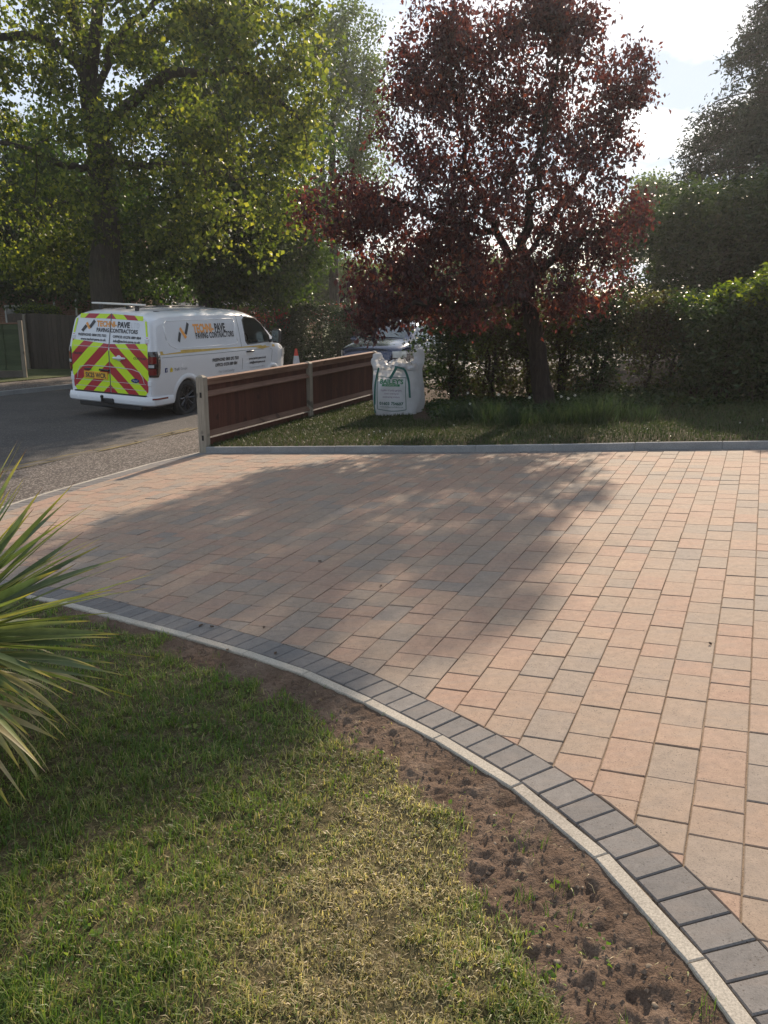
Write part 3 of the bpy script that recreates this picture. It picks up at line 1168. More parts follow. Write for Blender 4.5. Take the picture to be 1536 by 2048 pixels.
# ------------------------------------------------------------------ low closeboard fence
def wood_mat(name, cols, axis_scale=(3.0, 40.0, 40.0), rough=0.8, knots=True):
    m, w = new_mat(name)
    tc = w.n('ShaderNodeTexCoord').outputs['Object']
    rnd = w.n('ShaderNodeObjectInfo').outputs['Random']
    off = w.n('ShaderNodeVectorMath', {0: tc, 1: w.n('ShaderNodeCombineXYZ', {0: w.math('MULTIPLY', rnd, 13.0), 1: w.math('MULTIPLY', rnd, 7.0), 2: 0.0}).outputs[0]}, operation='ADD').outputs[0]
    mp = w.n('ShaderNodeMapping', {'Vector': off, 'Scale': axis_scale}).outputs[0]
    g1 = w.noise(mp, 1.0, 5.0, 0.65, 0.6)
    col = w.ramp(g1, [(0.25, cols[0]), (0.5, cols[1]), (0.75, cols[2])])
    col = w.mix(1.0, col, w.ramp(rnd, [(0.0, 0.78), (1.0, 1.2)]), 'MULTIPLY')
    st = w.noise(tc, 2.3, 4.0, 0.6)
    col = w.mix(w.ramp(st, [(0.5, 0.0), (0.8, 0.35)]), col, tuple(0.55 * c for c in cols[0]))
    if knots:
        kn = w.noise(off, 5.5, 1.0, 0.4)
        col = w.mix(w.ramp(kn, [(0.68, 0.0), (0.74, 0.7)]), col, tuple(0.4 * c for c in cols[0]))
    bn = w.n('ShaderNodeBump', {'Strength': 0.4, 'Distance': 0.003, 'Height': g1})
    finish(w, w.n('ShaderNodeBsdfPrincipled', {'Base Color': col, 'Roughness': rough, 'Specular IOR Level': 0.3, 'Normal': bn.outputs[0]}).outputs[0])
    return m


MAT['board'] = wood_mat('stained_board', [(0.06, 0.021, 0.014), (0.09, 0.032, 0.020), (0.125, 0.047, 0.030)], (40.0, 40.0, 2.5))
MAT['rail'] = wood_mat('brown_rail', [(0.13, 0.065, 0.042), (0.21, 0.115, 0.076), (0.29, 0.175, 0.12)], (2.0, 40.0, 40.0))
MAT['post'] = wood_mat('weathered_post', [(0.20, 0.165, 0.125), (0.29, 0.25, 0.195), (0.37, 0.325, 0.26)], (40.0, 40.0, 3.0))
MAT['hole'] = plain('dark_slot', (0.015, 0.013, 0.011), 0.9)

FROT = math.atan2(FDIR[1], FDIR[0])
fence = empty('fence', (FENCE_A[0], FENCE_A[1], float(T(*FENCE_A))), FROT)     # local x along the fence, -y towards the garden
tag(fence, 'low brown closeboard fence with grey posts between the back lawn and the street', 'fence')


def fz(x):
    """ground below the fence, local"""
    p = FENCE_A + FDIR * x
    return float(T(*p) - T(*FENCE_A))


def sloped_box(mb, x0, x1, y0, y1, za, zb, zc=None):
    """bar along local x; za..zb heights above ground, front lower than the back when zc given"""
    a, b = fz(x0), fz(x1)
    zc = zb if zc is None else zc
    vs = [(x0, y0, a + za), (x1, y0, b + za), (x1, y1, b + za), (x0, y1, a + za), (x0, y0, a + zc), (x1, y0, b + zc), (x1, y1, b + zb), (x0, y1, a + zb)]
    mb.add(vs, [(0, 3, 2, 1), (4, 5, 6, 7), (0, 1, 5, 4), (1, 2, 6, 5), (2, 3, 7, 6), (3, 0, 4, 7)])


post_x = [0.0, 2.93, 5.55]
for i, x in enumerate(post_x):
    mb = MB()
    h = 1.035 if i == 0 else 1.0
    z = fz(x)
    mb.cbox(x - 0.052, x + 0.052, -0.062, 0.058, z - 0.3, z + h - 0.02, 0.006)
    c = [(x - 0.052, -0.062), (x + 0.052, -0.062), (x + 0.052, 0.058), (x - 0.052, 0.058)]
    vs = [(p[0], p[1], z + h - 0.021) for p in c] + [(x - 0.02, -0.02, z + h + 0.008), (x + 0.02, -0.02, z + h + 0.008), (x + 0.02, 0.02, z + h + 0.008), (x - 0.02, 0.02, z + h + 0.008)]
    mb.add(vs, [(0, 1, 5, 4), (1, 2, 6, 5), (2, 3, 7, 6), (3, 0, 4, 7), (4, 5, 6, 7)])
    p = mb.build('post', MAT['post'], fence)
    if i == 0:
        for zz in (0.78, 0.20):
            hb = MB()
            hb.box(x - 0.0545, x - 0.046, -0.03, 0.002, zz - 0.035, zz + 0.035)
            hb.build('mortise', MAT['hole'], p)
for b in range(len(post_x) - 1):
    xa, xb = post_x[b] + 0.05, post_x[b + 1] - 0.05
    # feather-edge boards, overlapping
    n = int((xb - xa) / 0.098)
    pw = (xb - xa) / n
    for i in range(n):
        x0, x1 = xa + i * pw, xa + (i + 1) * pw + 0.012
        z = fz(0.5 * (x0 + x1))
        rr = random.Random(b * 100 + i)
        zb = 0.20 + rr.uniform(-0.006, 0.006)
        mb = MB()
        # thick at one edge, thin at the other; set behind the rails
        vs = [(x0, 0.012, z + zb), (x1, 0.005, z + zb), (x1, 0.010, z + zb), (x0, 0.024, z + zb), (x0, 0.012, z + 0.955), (x1, 0.005, z + 0.955), (x1, 0.010, z + 0.955), (x0, 0.024, z + 0.955)]
        mb.add(vs, [(0, 3, 2, 1), (4, 5, 6, 7), (0, 1, 5, 4), (1, 2, 6, 5), (2, 3, 7, 6), (3, 0, 4, 7)])
        mb.build('board', MAT['board'], fence)
    mb = MB()
    sloped_box(mb, xa, xb, -0.045, 0.045, 0.957, 0.997, 0.987)
    sloped_box(mb, xa, xb, -0.03, 0.004, 0.90, 0.956)
    mb.build('capping_rail', MAT['rail'], fence)
    for zz in (0.735, 0.195):
        mb = MB()
        a0, b0 = fz(xa), fz(xb)
        # triangular arris rail, sloping face up towards the garden
        sec = [(0.004, 0.085), (-0.058, 0.030), (-0.058, 0.018), (0.004, 0.0)]
        vs = [(xa, y_, a0 + zz + h_) for y_, h_ in sec] + [(xb, y_, b0 + zz + h_) for y_, h_ in sec]
        mb.add(vs, [(0, 1, 2, 3), (7, 6, 5, 4)] + [(k, 4 + k, 4 + (k + 1) % 4, (k + 1) % 4) for k in range(4)])
        mb.build('arris_rail', MAT['rail'], fence)
    mb = MB()
    sloped_box(mb, xa, xb, -0.012, 0.012, -0.02, 0.17)
    mb.build('gravel_board', MAT['board'], fence)

# ------------------------------------------------------------------ the van
MAT['vanwhite'] = plain('van_white_paint', (0.72, 0.73, 0.75), 0.22, 0.0, 0.03, 2.0, coat=0.6)
MAT['black_plastic'] = plain('black_plastic', (0.018, 0.018, 0.019), 0.45)
MAT['rubber'] = plain('tyre_rubber', (0.022, 0.021, 0.020), 0.8, bump=0.3, bscale=90)
MAT['darkalloy'] = plain('dark_alloy', (0.055, 0.055, 0.06), 0.32, 0.8)
MAT['seam'] = plain('panel_gap', (0.05, 0.05, 0.055), 0.7)
MAT['gold'] = plain('gold_stripe', (0.55, 0.36, 0.07), 0.35)
MAT['lettering_dark'] = plain('lettering_charcoal', (0.03, 0.03, 0.035), 0.4)
MAT['lettering_orange'] = plain('lettering_orange', (0.80, 0.33, 0.06), 0.4)
MAT['lettering_silver'] = plain('lettering_silver', (0.55, 0.55, 0.57), 0.35)
MAT['lettering_grey'] = plain('lettering_grey', (0.30, 0.31, 0.33), 0.4)
MAT['plate'] = plain('plate_yellow', (0.80, 0.42, 0.03), 0.4)
MAT['taillight'] = plain('tail_lamp_red', (0.16, 0.008, 0.01), 0.12, coat=1.0)
MAT['lampdark'] = plain('tail_lamp_smoked', (0.02, 0.012, 0.014), 0.1, coat=1.0)
MAT['blue_badge'] = plain('blue_badge', (0.01, 0.03, 0.16), 0.25)
MAT['yellow_badge'] = plain('yellow_badge', (0.75, 0.55, 0.02), 0.4)
MAT['beacon'] = plain('beacon_board', (0.62, 0.60, 0.55), 0.45)


def glass_mat(name, tint=(0.03, 0.035, 0.035), alpha=0.5):
    m, w = new_mat(name)
    gl = w.n('ShaderNodeBsdfGlossy', {'Color': (0.9, 0.95, 0.95, 1), 'Roughness': 0.03})
    tr = w.n('ShaderNodeBsdfTransparent', {'Color': (0.42, 0.47, 0.45, 1)})
    fr = w.n('ShaderNodeFresnel', {'IOR': 1.5}).outputs[0]
    mx = w.n('ShaderNodeMixShader', {0: w.math('ADD', w.math('MULTIPLY', fr, 0.9), 0.02), 1: tr.outputs[0], 2: gl.outputs[0]})
    finish(w, mx.outputs[0])
    return m


MAT['glass'] = glass_mat('window_glass')


def chevron_mat():
    m, w = new_mat('reflective_chevrons')
    tc = w.n('ShaderNodeTexCoord').outputs['Object']
    sp = w.n('ShaderNodeSeparateXYZ', {0: tc})
    ay = w.math('ABSOLUTE', sp.outputs[1])
    f = w.math('ADD', sp.outputs[2], w.math('MULTIPLY', ay, 0.88))
    fr = w.math('FRACT', w.math('DIVIDE', w.math('ADD', f, 0.013), 0.42))
    sel = w.math('GREATER_THAN', fr, 0.5)
    col = w.mix(sel, (0.42, 0.018, 0.03), (0.60, 0.82, 0.015))
    b = w.n('ShaderNodeBsdfPrincipled', {'Base Color': col, 'Roughness': 0.35})
    finish(w, b.outputs[0])
    return m


MAT['chevron'] = chevron_mat()

VH = rad(23.3)                                     # heading, clockwise from +Y
VROT = PI / 2 - VH
vdir = np.array([math.sin(VH), math.cos(VH)])
vright = np.array([math.cos(VH), -math.sin(VH)])
_rw = G(372, 829)[:2]                              # rear wheel, kerb side, meets the road
VS = 1.045
VAN_O = _rw - vdir * 0.99 * VS - vright * 0.90 * VS          # ground below the middle of the rear
van = empty('van', (VAN_O[0], VAN_O[1], float(z_road(VAN_O[0] + vdir[0] * 1.5, VAN_O[1] + vdir[1] * 1.5)) - 0.022), VROT)
van.rotation_euler = (rad(2.3), rad(-0.6), VROT)
van.scale = (VS, VS, VS)
tag(van, 'white panel van with red and yellow chevron rear doors parked on the street', 'van')


def interp(x, tab):
    return float(np.interp(x, [t[0] for t in tab], [t[1] for t in tab]))


V_TOP = [(0.0, 1.86), (0.10, 1.90), (0.3, 1.935), (0.7, 1.955), (1.6, 1.97), (2.8, 1.96), (3.2, 1.94), (3.45, 1.89), (3.62, 1.81), (3.9, 1.62), (4.2, 1.41), (4.35, 1.34), (4.6, 1.255), (4.8, 1.15), (4.92, 1.0), (4.98, 0.80)]
V_BOT = [(0.0, 0.34), (0.2, 0.32), (0.5, 0.30), (4.5, 0.27), (4.8, 0.26), (4.98, 0.34)]
V_W = [(0.26, 0.90), (0.36, 0.945), (0.60, 0.965), (1.08, 0.985), (1.17, 0.985), (1.23, 0.968), (1.40, 0.945), (1.62, 0.905), (1.80, 0.865), (1.95, 0.83)]
V_PLAN = [(0.0, 0.935), (0.03, 0.965), (0.10, 0.99), (0.25, 1.0), (3.9, 1.0), (4.3, 0.975), (4.6, 0.92), (4.8, 0.84), (4.92, 0.72), (4.98, 0.58)]


def rake(x, z):
    f = max(0.0, 1 - x / 0.9)
    return f * max(0.0, z - 1.25) * 0.20


def vwid(x, z):
    return interp(z, V_W) * interp(x, V_PLAN)


def ZM(z):
    return interp(z, [(0, 0), (0.3, 0.3), (0.55, 0.67), (0.735, 0.87), (1.1, 1.21), (1.3, 1.43), (1.475, 1.54), (1.72, 1.76), (1.95, 1.95), (3, 3)])


def side_pt(x, z, off=0.0, sgn=-1):
    return (x + rake(x, z), sgn * (vwid(x, z) + off), z)


def rear_x(z):
    return rake(0, z)


def rear_pt(y, z, off=0.0):
    """flat rear doors with slight crown"""
    return (rear_x(z) - off, y, z)


def loft_body(stations, top, bot, wfun, rk, crown=0.0, nside=12, narc=7):
    mb = MB()
    rings = []
    for x in stations:
        zt, zb = interp(x, top), interp(x, bot)
        rr = min(0.16, 0.35 * (zt - zb))
        zs = zt - rr
        half = []
        for i in range(nside + 1):
            z = zb + (zs - zb) * i / nside
            half.append((wfun(x, z), z))
        w_s = wfun(x, zs)
        for i in range(1, narc + 1):
            th = i / narc * PI / 2
            half.append((w_s * math.cos(th) ** 0.62, zs + rr * math.sin(th) ** 0.9))
        ring = [(x + rk(x, z), -y, z) for y, z in half] + [(x + rk(x, z), y, z) for y, z in reversed(half[:-1])]
        rings.append(ring)
    mb.grid(rings, closed=True)
    n = len(rings[0])
    for e, base in ((0, 0), (1, (len(rings) - 1) * n)):
        i, j = 0, n - 1
        while j - i >= 2:
            mb.f.append((base + i, base + i + 1, base + j - 1, base + j) if j - 1 > i + 1 else (base + i, base + i + 1, base + j))
            mb.a.append(0)
            i += 1
            j -= 1
    return mb


def boolean_cut(o, cutters):
    for c in cutters:
        md = o.modifiers.new('cut', 'BOOLEAN')
        md.operation = 'DIFFERENCE'
        md.solver = 'EXACT'
        md.object = c
    dg = bpy.context.evaluated_depsgraph_get()
    me = bpy.data.meshes.new_from_object(o.evaluated_get(dg))
    o.modifiers.clear()
    old = o.data
    o.data = me
    bpy.data.meshes.remove(old)
    for c in cutters:
        d = c.data
        bpy.data.objects.remove(c)
        bpy.data.meshes.remove(d)


AX_R, AX_F = 0.99, 4.08
st = [0.0, 0.015, 0.04, 0.08, 0.15, 0.3, 0.5, 0.75, 1.0, 1.3, 1.7, 2.1, 2.5, 2.8, 3.0, 3.2, 3.35, 3.5, 3.62, 3.75, 3.9, 4.05, 4.2, 4.3, 4.4, 4.5, 4.6, 4.7, 4.8, 4.87, 4.93, 4.98]
body = loft_body(st, V_TOP, V_BOT, vwid, rake).build('body', MAT['vanwhite'], van, smooth=True)
cut = []
for ax in (AX_R, AX_F):
    mb = MB()
    mb.lathe([(0.001, -1.3), (0.375, -1.3), (0.375, 1.3), (0.001, 1.3)], 'y', 40, (ax, 0, 0.35))
    c = mb.build('cutter', None, van)
    cut.append(c)
# cab side windows are openings
WIN = [(3.0, 1.31), (3.06, 1.25), (3.95, 1.28), (3.93, 1.40), (3.66, 1.66), (3.45, 1.77), (3.08, 1.80), (2.99, 1.74)]
mb = MB()
n = len(WIN)
mb.add([(x, -1.3, z) for x, z in WIN] + [(x, 1.3, z) for x, z in WIN], [tuple(range(n)), tuple(range(2 * n - 1, n - 1, -1))] + [(i, n + i, n + (i + 1) % n, (i + 1) % n) for i in range(n)])
cut.append(mb.build('cutter', None, van))
boolean_cut(body, cut)
body.data.polygons.foreach_set('use_smooth', [True] * len(body.data.polygons))
body.data.set_sharp_from_angle(angle=rad(28))


def side_patch(name, poly, mat, parent, off=0.004, thick=0.0, sgn=-1, sub=3):
    """panel laid on the van's side"""
    P = []
    n = len(poly)
    for i in range(n):
        a_, b_ = poly[i], poly[(i + 1) % n]
        for k in range(sub):
            t = k / sub
            P.append((a_[0] + (b_[0] - a_[0]) * t, a_[1] + (b_[1] - a_[1]) * t))
    mb = MB()
    m_ = len(P)
    vs = [side_pt(x, z, off, sgn) for x, z in P]
    if thick:
        vs += [side_pt(x, z, off - thick, sgn) for x, z in P]
    cx_, cz_ = sum(p[0] for p in P) / m_, sum(p[1] for p in P) / m_
    ci = len(vs)
    vs.append(side_pt(cx_, cz_, off, sgn))
    fs = [(ci, i, (i + 1) % m_) for i in range(m_)]
    if thick:
        fs += [(i, m_ + i, m_ + (i + 1) % m_, (i + 1) % m_) for i in range(m_)]
    mb.add(vs, fs)
    return mb.build(name, mat, parent)


def side_strip(name, pts, wd, mat, parent, off=0.003, sgn=-1, taper=None):
    """band following a polyline on the side; wd in metres"""
    P = np.array([(p[0], ZM(p[1])) for p in pts], float)
    t = np.gradient(P, axis=0)
    t /= np.linalg.norm(t, axis=1)[:, None]
    nn = np.stack([-t[:, 1], t[:, 0]], -1)
    mb = MB()
    ws = [wd] * len(P) if taper is None else [wd * q for q in taper]
    rows = [[side_pt(*(p + n_ * w_ / 2), off, sgn), side_pt(*p, off, sgn), side_pt(*(p - n_ * w_ / 2), off, sgn)] for p, n_, w_ in zip(P, nn, ws)]
    mb.grid(rows)
    return mb.build(name, mat, parent)


def side_text(body_, x, z, size, mat, name='lettering', bold=0.0, spacing=1.0, width=None, shear=0.0, off=0.005, align='CENTER', tilt=0.0, sgn=-1):
    V, F = text_mesh(body_, size, bold, spacing, shear, width, align)
    mb = MB()
    z = ZM(z)
    mb.add([side_pt(x + p[0], z + p[1] + tilt * p[0], off, sgn) for p in V], F)
    return mb.build(name, mat, van, recalc=False)


def rear_text(body_, y, z, size, mat, name='lettering', bold=0.0, spacing=1.0, width=None, shear=0.0, off=0.006, align='CENTER', parent=None):
    V, F = text_mesh(body_, size, bold, spacing, shear, width, align)
    mb = MB()
    mb.add([rear_pt(y - p[0], z + p[1], off) for p in V], F)
    return mb.build(name, mat, parent or van, recalc=False)


def rear_patch(name, poly, mat, off=0.004, parent=None, sub=4, rows=6):
    """convex outline on the rear doors, as horizontal rows so that it follows the rake"""
    zs = sorted({round(p[1], 4) for p in poly} | {min(p[1] for p in poly) + (max(p[1] for p in poly) - min(p[1] for p in poly)) * i / rows for i in range(rows + 1)})
    R = []
    n = len(poly)
    for z in zs:
        ys = []
        for i in range(n):
            a_, b_ = poly[i], poly[(i + 1) % n]
            if (a_[1] - z) * (b_[1] - z) <= 1e-12 and abs(a_[1] - b_[1]) > 1e-9:
                ys.append(a_[0] + (b_[0] - a_[0]) * (z - a_[1]) / (b_[1] - a_[1]))
            elif abs(a_[1] - z) < 1e-6:
                ys.append(a_[0])
                if abs(b_[1] - z) < 1e-6:
                    ys.append(b_[0])
        y0, y1 = min(ys), max(ys)
        R.append([rear_pt(y0 + (y1 - y0) * k / sub, z, off) for k in range(sub + 1)])
    mb = MB()
    mb.grid(R)
    return mb.build(name, mat, parent or van)


# cab interior seen through the glass
mb = MB()
mb.cbox(2.86, 2.93, -0.80, 0.80, 0.5, 1.78, 0.02)
mb.build('bulkhead', plain('bulkhead_grey', (0.16, 0.17, 0.17), 0.8), van)
for y in (-0.45, 0.30):
    s = MB()
    s.cbox(3.0, 3.16, y - 0.24, y + 0.24, 0.75, 1.38, 0.05)
    s.cbox(3.02, 3.13, y - 0.13, y + 0.13, 1.39, 1.60, 0.04)
    s.cbox(3.12, 3.55, y - 0.25, y + 0.25, 0.68, 0.82, 0.04)
    s.build('seat', MAT['black_plastic'], van)
mb = MB()
mb.add([(3.85, -0.85, 1.22), (4.2, -0.82, 1.30), (4.2, 0.82, 1.30), (3.85, 0.85, 1.22), (3.8, -0.85, 0.8), (3.8, 0.85, 0.8)], [(0, 1, 2, 3), (0, 3, 5, 4)])
mb.build('dashboard', MAT['black_plastic'], van)
mb = MB()
ring = []
for k in range(21):
    an = 2 * PI * k / 20
    ring.append((3.62 + 0.08 * math.sin(an) , -0.42 + 0.185 * math.cos(an), 1.28 + 0.165 * math.sin(an)))
mb.tube(ring, 0.018, 6, cap=False)
mb.tube([(3.62, -0.60, 1.28), (3.66, -0.42, 1.27), (3.62, -0.24, 1.28)], 0.02, 6)
mb.tube([(3.66, -0.42, 1.27), (3.85, -0.42, 1.12)], 0.03, 6)
mb.build('steering_wheel', MAT['black_plastic'], van)
for s_ in (-1, 1):
    g_ = side_patch('side_window', WIN, MAT['glass'], van, off=-0.006, sgn=s_)
    fr = MB()
    for i in range(len(WIN)):
        a_, b_ = WIN[i], WIN[(i + 1) % len(WIN)]
        fr.tube([side_pt(a_[0], a_[1], 0.0, s_), side_pt(b_[0], b_[1], 0.0, s_)], 0.013, 6)
    fr.build('frame', MAT['black_plastic'], g_)
# windscreen lies on the sloping nose
mb = MB()
R = []
for x in (3.56, 3.66, 3.78, 3.9, 4.02, 4.14):
    z = interp(x, V_TOP)
    R.append([(x + 0.01, y, z + 0.012 - 0.07 * (abs(y) / 0.78) ** 4) for y in np.linspace(-0.74, 0.74, 9)])
mb.grid(R)
mb.build('windscreen', plain('windscreen_dark', (0.02, 0.025, 0.027), 0.06, coat=1.0), van, smooth=True)

# door seams, rub lines, window-shaped pressing
for nm, pts in (('door_seam', [(2.78, 1.80), (2.80, 1.5), (2.82, 1.10), (2.84, 0.8), (2.84, 0.36)]),
                ('door_seam', [(4.02, 1.10), (4.03, 0.95), (4.0, 0.72)]),
                ('door_seam', [(2.78, 1.80), (3.1, 1.815), (3.45, 1.78), (3.70, 1.58)])):
    side_strip(nm, pts, 0.011, MAT['seam'], van)
PRESS = [(0.42, 1.75), (0.36, 1.69), (0.40, 1.44), (0.50, 1.34), (0.66, 1.275), (2.66, 1.27), (2.70, 1.32), (2.68, 1.73), (2.62, 1.775), (0.46, 1.765)]
mb = MB()
for i in range(len(PRESS)):
    a_, b_ = PRESS[i], PRESS[(i + 1) % len(PRESS)]
    k = max(1, int(math.hypot(b_[0] - a_[0], b_[1] - a_[1]) / 0.3))
    mb.tube([side_pt(a_[0] + (b_[0] - a_[0]) * t / k, a_[1] + (b_[1] - a_[1]) * t / k, -0.002) for t in range(k + 1)], 0.009, 6)
mb.build('panel_pressing', MAT['vanwhite'], van, smooth=True)
side_strip('crease', [(0.22, 1.02), (1.0, 1.02), (2.0, 1.015), (3.0, 1.02), (4.0, 1.0)], 0.006, MAT['seam'], van)
side_strip('gold_stripe', [(0.2, 1.105), (0.9, 1.105), (1.6, 1.10), (2.3, 1.095)], 0.062, MAT['gold'], van, off=0.004, taper=[1, 1, 0.75, 0.35])
side_strip('gold_stripe', [(3.36, 1.045), (3.6, 1.05), (3.9, 1.05)], 0.055, MAT['gold'], van, off=0.004, taper=[0.1, 1, 0.2])
side_strip('gold_stripe', [(2.3, 1.095), (2.9, 1.09), (3.4, 1.085), (4.1, 1.07), (4.45, 1.03)], 0.022, MAT['gold'], van, off=0.004, taper=[1, 1, 1.4, 2.4, 0.8])
h_ = MB()
hp = [side_pt(2.98, 1.105, 0.015), side_pt(3.06, 1.11, 0.045), side_pt(3.18, 1.11, 0.045), side_pt(3.25, 1.105, 0.015)]
h_.tube(hp, [0.016, 0.019, 0.019, 0.016], 8)
h_.build('door_handle', MAT['darkalloy'], van, smooth=True)

# logo: two dark bars joined by an orange one
def bar(poly, mat, rear=False):
    if rear:
        return rear_patch('logo_bar', poly, mat, 0.006)
    return side_patch('logo_bar', [(x, z + 0.075) for x, z in poly], mat, van, 0.005, sub=2)


bar([(0.74, 1.34), (0.80, 1.30), (0.88, 1.46), (0.82, 1.50)], MAT['lettering_dark'])
bar([(0.84, 1.545), (0.90, 1.575), (1.04, 1.395), (0.98, 1.36)], MAT['lettering_orange'])
bar([(0.985, 1.46), (1.045, 1.43), (1.165, 1.625), (1.105, 1.66)], MAT['lettering_dark'])
side_text('TECHNI-', 1.27, 1.475, 0.215, MAT['lettering_orange'], bold=0.009, width=0.66, align='LEFT')
side_text('PAVE', 1.96, 1.475, 0.215, MAT['lettering_dark'], bold=0.009, width=0.36, align='LEFT')
for ch_, x_, w_ in (('L', 2.36, 0.06), ('T', 2.435, 0.075), ('D', 2.53, 0.075)):
    side_text(ch_, x_, 1.475, 0.215, MAT['lettering_silver'], bold=-0.002, width=w_, align='LEFT')
side_text('PAVING CONTRACTORS', 1.95, 1.30, 0.15, MAT['lettering_dark'], bold=0.005, width=1.28, spacing=1.05)
side_text('FREEPHONE: 0800 292 7553', 2.23, 0.845, 0.085, MAT['lettering_dark'], bold=0.003, width=0.92)
side_text('OFFICE: 01276 889 884', 2.25, 0.735, 0.085, MAT['lettering_dark'], bold=0.003, width=0.78)
side_text('Your Local Leading', 2.25, 0.615, 0.075, MAT['lettering_grey'], shear=0.35, width=0.56)
side_text('Paving Contractors', 2.25, 0.525, 0.075, MAT['lettering_grey'], shear=0.35, width=0.56)
side_text('www.techni-pave.co.uk', 3.42, 0.80, 0.07, MAT['lettering_dark'], bold=0.002, width=0.68)
side_text('info@techni-pave.co.uk', 3.42, 0.715, 0.07, MAT['lettering_dark'], bold=0.002, width=0.62)
side_text('Company Number: 128912', 3.42, 0.625, 0.045, MAT['lettering_grey'], width=0.6)
side_patch('badge', [(0.30, 0.87), (0.375, 0.87), (0.375, 0.95), (0.30, 0.95)], MAT['blue_badge'], van, 0.005, sub=1)
side_text('f', 0.345, 0.745, 0.075, MAT['vanwhite'], bold=0.003, off=0.008)
side_patch('badge', [(0.45, 0.87), (0.525, 0.87), (0.525, 0.925), (0.4875, 0.955), (0.45, 0.925)], MAT['yellow_badge'], van, 0.005, sub=1)
side_text('Yell', 0.645, 0.75, 0.075, MAT['lettering_dark'], width=0.15)
side_text('Google', 0.86, 0.755, 0.065, MAT['lettering_grey'], width=0.2)

# mirror
mr = empty('door_mirror', (0, 0, 0), parent=van)
m1 = MB()
m1.tube([(3.95, -0.94, 1.28), (3.98, -1.06, 1.31)], 0.035, 8)
m1.cbox(3.90, 4.03, -1.23, -1.03, 1.25, 1.54, 0.035)
m1.build('mirror_housing', MAT['black_plastic'], mr, smooth=True, autosmooth=40)
m1 = MB()
m1.box(3.895, 3.899, -1.21, -1.05, 1.28, 1.51)
m1.build('mirror_glass', plain('mirror_face', (0.6, 0.65, 0.66), 0.05, 1.0), mr)

# rear doors
DOOR_L = [(0.012, 0.475), (0.78, 0.475), (0.84, 0.54), (0.865, 0.86), (0.855, 1.26), (0.84, 1.38), (0.79, 1.38), (0.72, 1.335), (0.012, 1.335)]
chev = []
rear_patch('chevron_panel', DOOR_L, MAT['chevron'], 0.004)
rear_patch('chevron_panel', [(-y, z) for y, z in DOOR_L], MAT['chevron'], 0.004)
rear_patch('chevron_panel', [(0.012, 1.775), (0.71, 1.765), (0.70, 1.845), (0.012, 1.86)], MAT['chevron'], 0.004, rows=2)
rear_patch('chevron_panel', [(-0.012, 1.775), (-0.71, 1.765), (-0.70, 1.845), (-0.012, 1.86)], MAT['chevron'], 0.004, rows=2)
MAT['chev_yellow'] = plain('reflective_yellow', (0.60, 0.82, 0.015), 0.35)
MAT['chev_red'] = plain('reflective_red', (0.42, 0.018, 0.03), 0.35)
for s_ in (-1, 1):
    rear_patch('edge_strip', [(s_ * 0.80, 1.50), (s_ * 0.84, 1.50), (s_ * 0.785, 1.76), (s_ * 0.745, 1.76)], MAT['chev_yellow'], 0.005)
    rear_patch('edge_strip', [(s_ * 0.80, 1.39), (s_ * 0.86, 1.39), (s_ * 0.845, 1.48), (s_ * 0.80, 1.48)], MAT['chev_red'], 0.005)
rear_patch('door_seam', [(-0.007, 0.47), (0.007, 0.47), (0.007, 1.87), (-0.007, 1.87)], MAT['seam'], 0.006, rows=8)
for z in (1.27, 0.665, 0.555):
    rear_patch('door_groove', [(-0.80, z), (-0.02, z), (-0.02, z + 0.008), (-0.80, z + 0.008)], MAT['lettering_silver'], 0.0065, rows=1)
    rear_patch('door_groove', [(0.02, z), (0.80, z), (0.80, z + 0.008), (0.02, z + 0.008)], MAT['lettering_silver'], 0.0065, rows=1)
mb = MB()
mb.tube([rear_pt(y, z, 0.004) for y, z in [(0.76, 0.69), (0.74, 0.80), (0.68, 0.90), (0.5, 0.93), (0.2, 0.935), (-0.2, 0.93), (-0.5, 0.92), (-0.66, 0.88), (-0.73, 0.79), (-0.76, 0.68)]], 0.008, 6)
mb.build('door_pressing', MAT['lettering_silver'], van, smooth=True)
# plate, handle, badges
mb = MB()
mb.cbox(rear_x(0.8) - 0.022, rear_x(0.8) - 0.004, 0.045, 0.585, 0.70, 0.83, 0.003)
pl = mb.build('number_plate', MAT['plate'], van)
V, F = text_mesh('SK25 WCR', 0.118, 0.0035, 1.02, 0, 0.47)
mb = MB()
mb.add([(rear_x(0.8) - 0.0235, 0.315 - p[0], 0.722 + p[1]) for p in V], F)
mb.build('plate_lettering', MAT['lettering_dark'], pl, recalc=False)
mb = MB()
mb.tube([rear_pt(0.56, 0.865, 0.02), rear_pt(0.42, 0.87, 0.024)], 0.016, 6)
mb.build('plate_lamp', MAT['black_plastic'], van)
mb = MB()
mb.tube([rear_pt(0.22, 0.87, 0.024), rear_pt(0.01, 0.865, 0.02)], 0.02, 6)
mb.build('plate_lamp', MAT['black_plastic'], van)
mb = MB()
mb.tube([rear_pt(-0.09, 1.10, 0.006), rear_pt(-0.13, 1.10, 0.04), rear_pt(-0.22, 1.10, 0.045), rear_pt(-0.32, 1.10, 0.04), rear_pt(-0.36, 1.10, 0.006)], [0.012, 0.022, 0.025, 0.022, 0.012], 8)
mb.lathe([(0.001, 0.006), (0.055, 0.006), (0.05, -0.012), (0.001, -0.02)], 'x', 16, (rear_x(1.10) - 0.006, -0.22, 1.10))
mb.build('door_handle', MAT['vanwhite'], van, smooth=True, autosmooth=40)
mb = MB()
el = [(0.085 * math.cos(2 * PI * k / 20), 0.036 * math.sin(2 * PI * k / 20)) for k in range(20)]
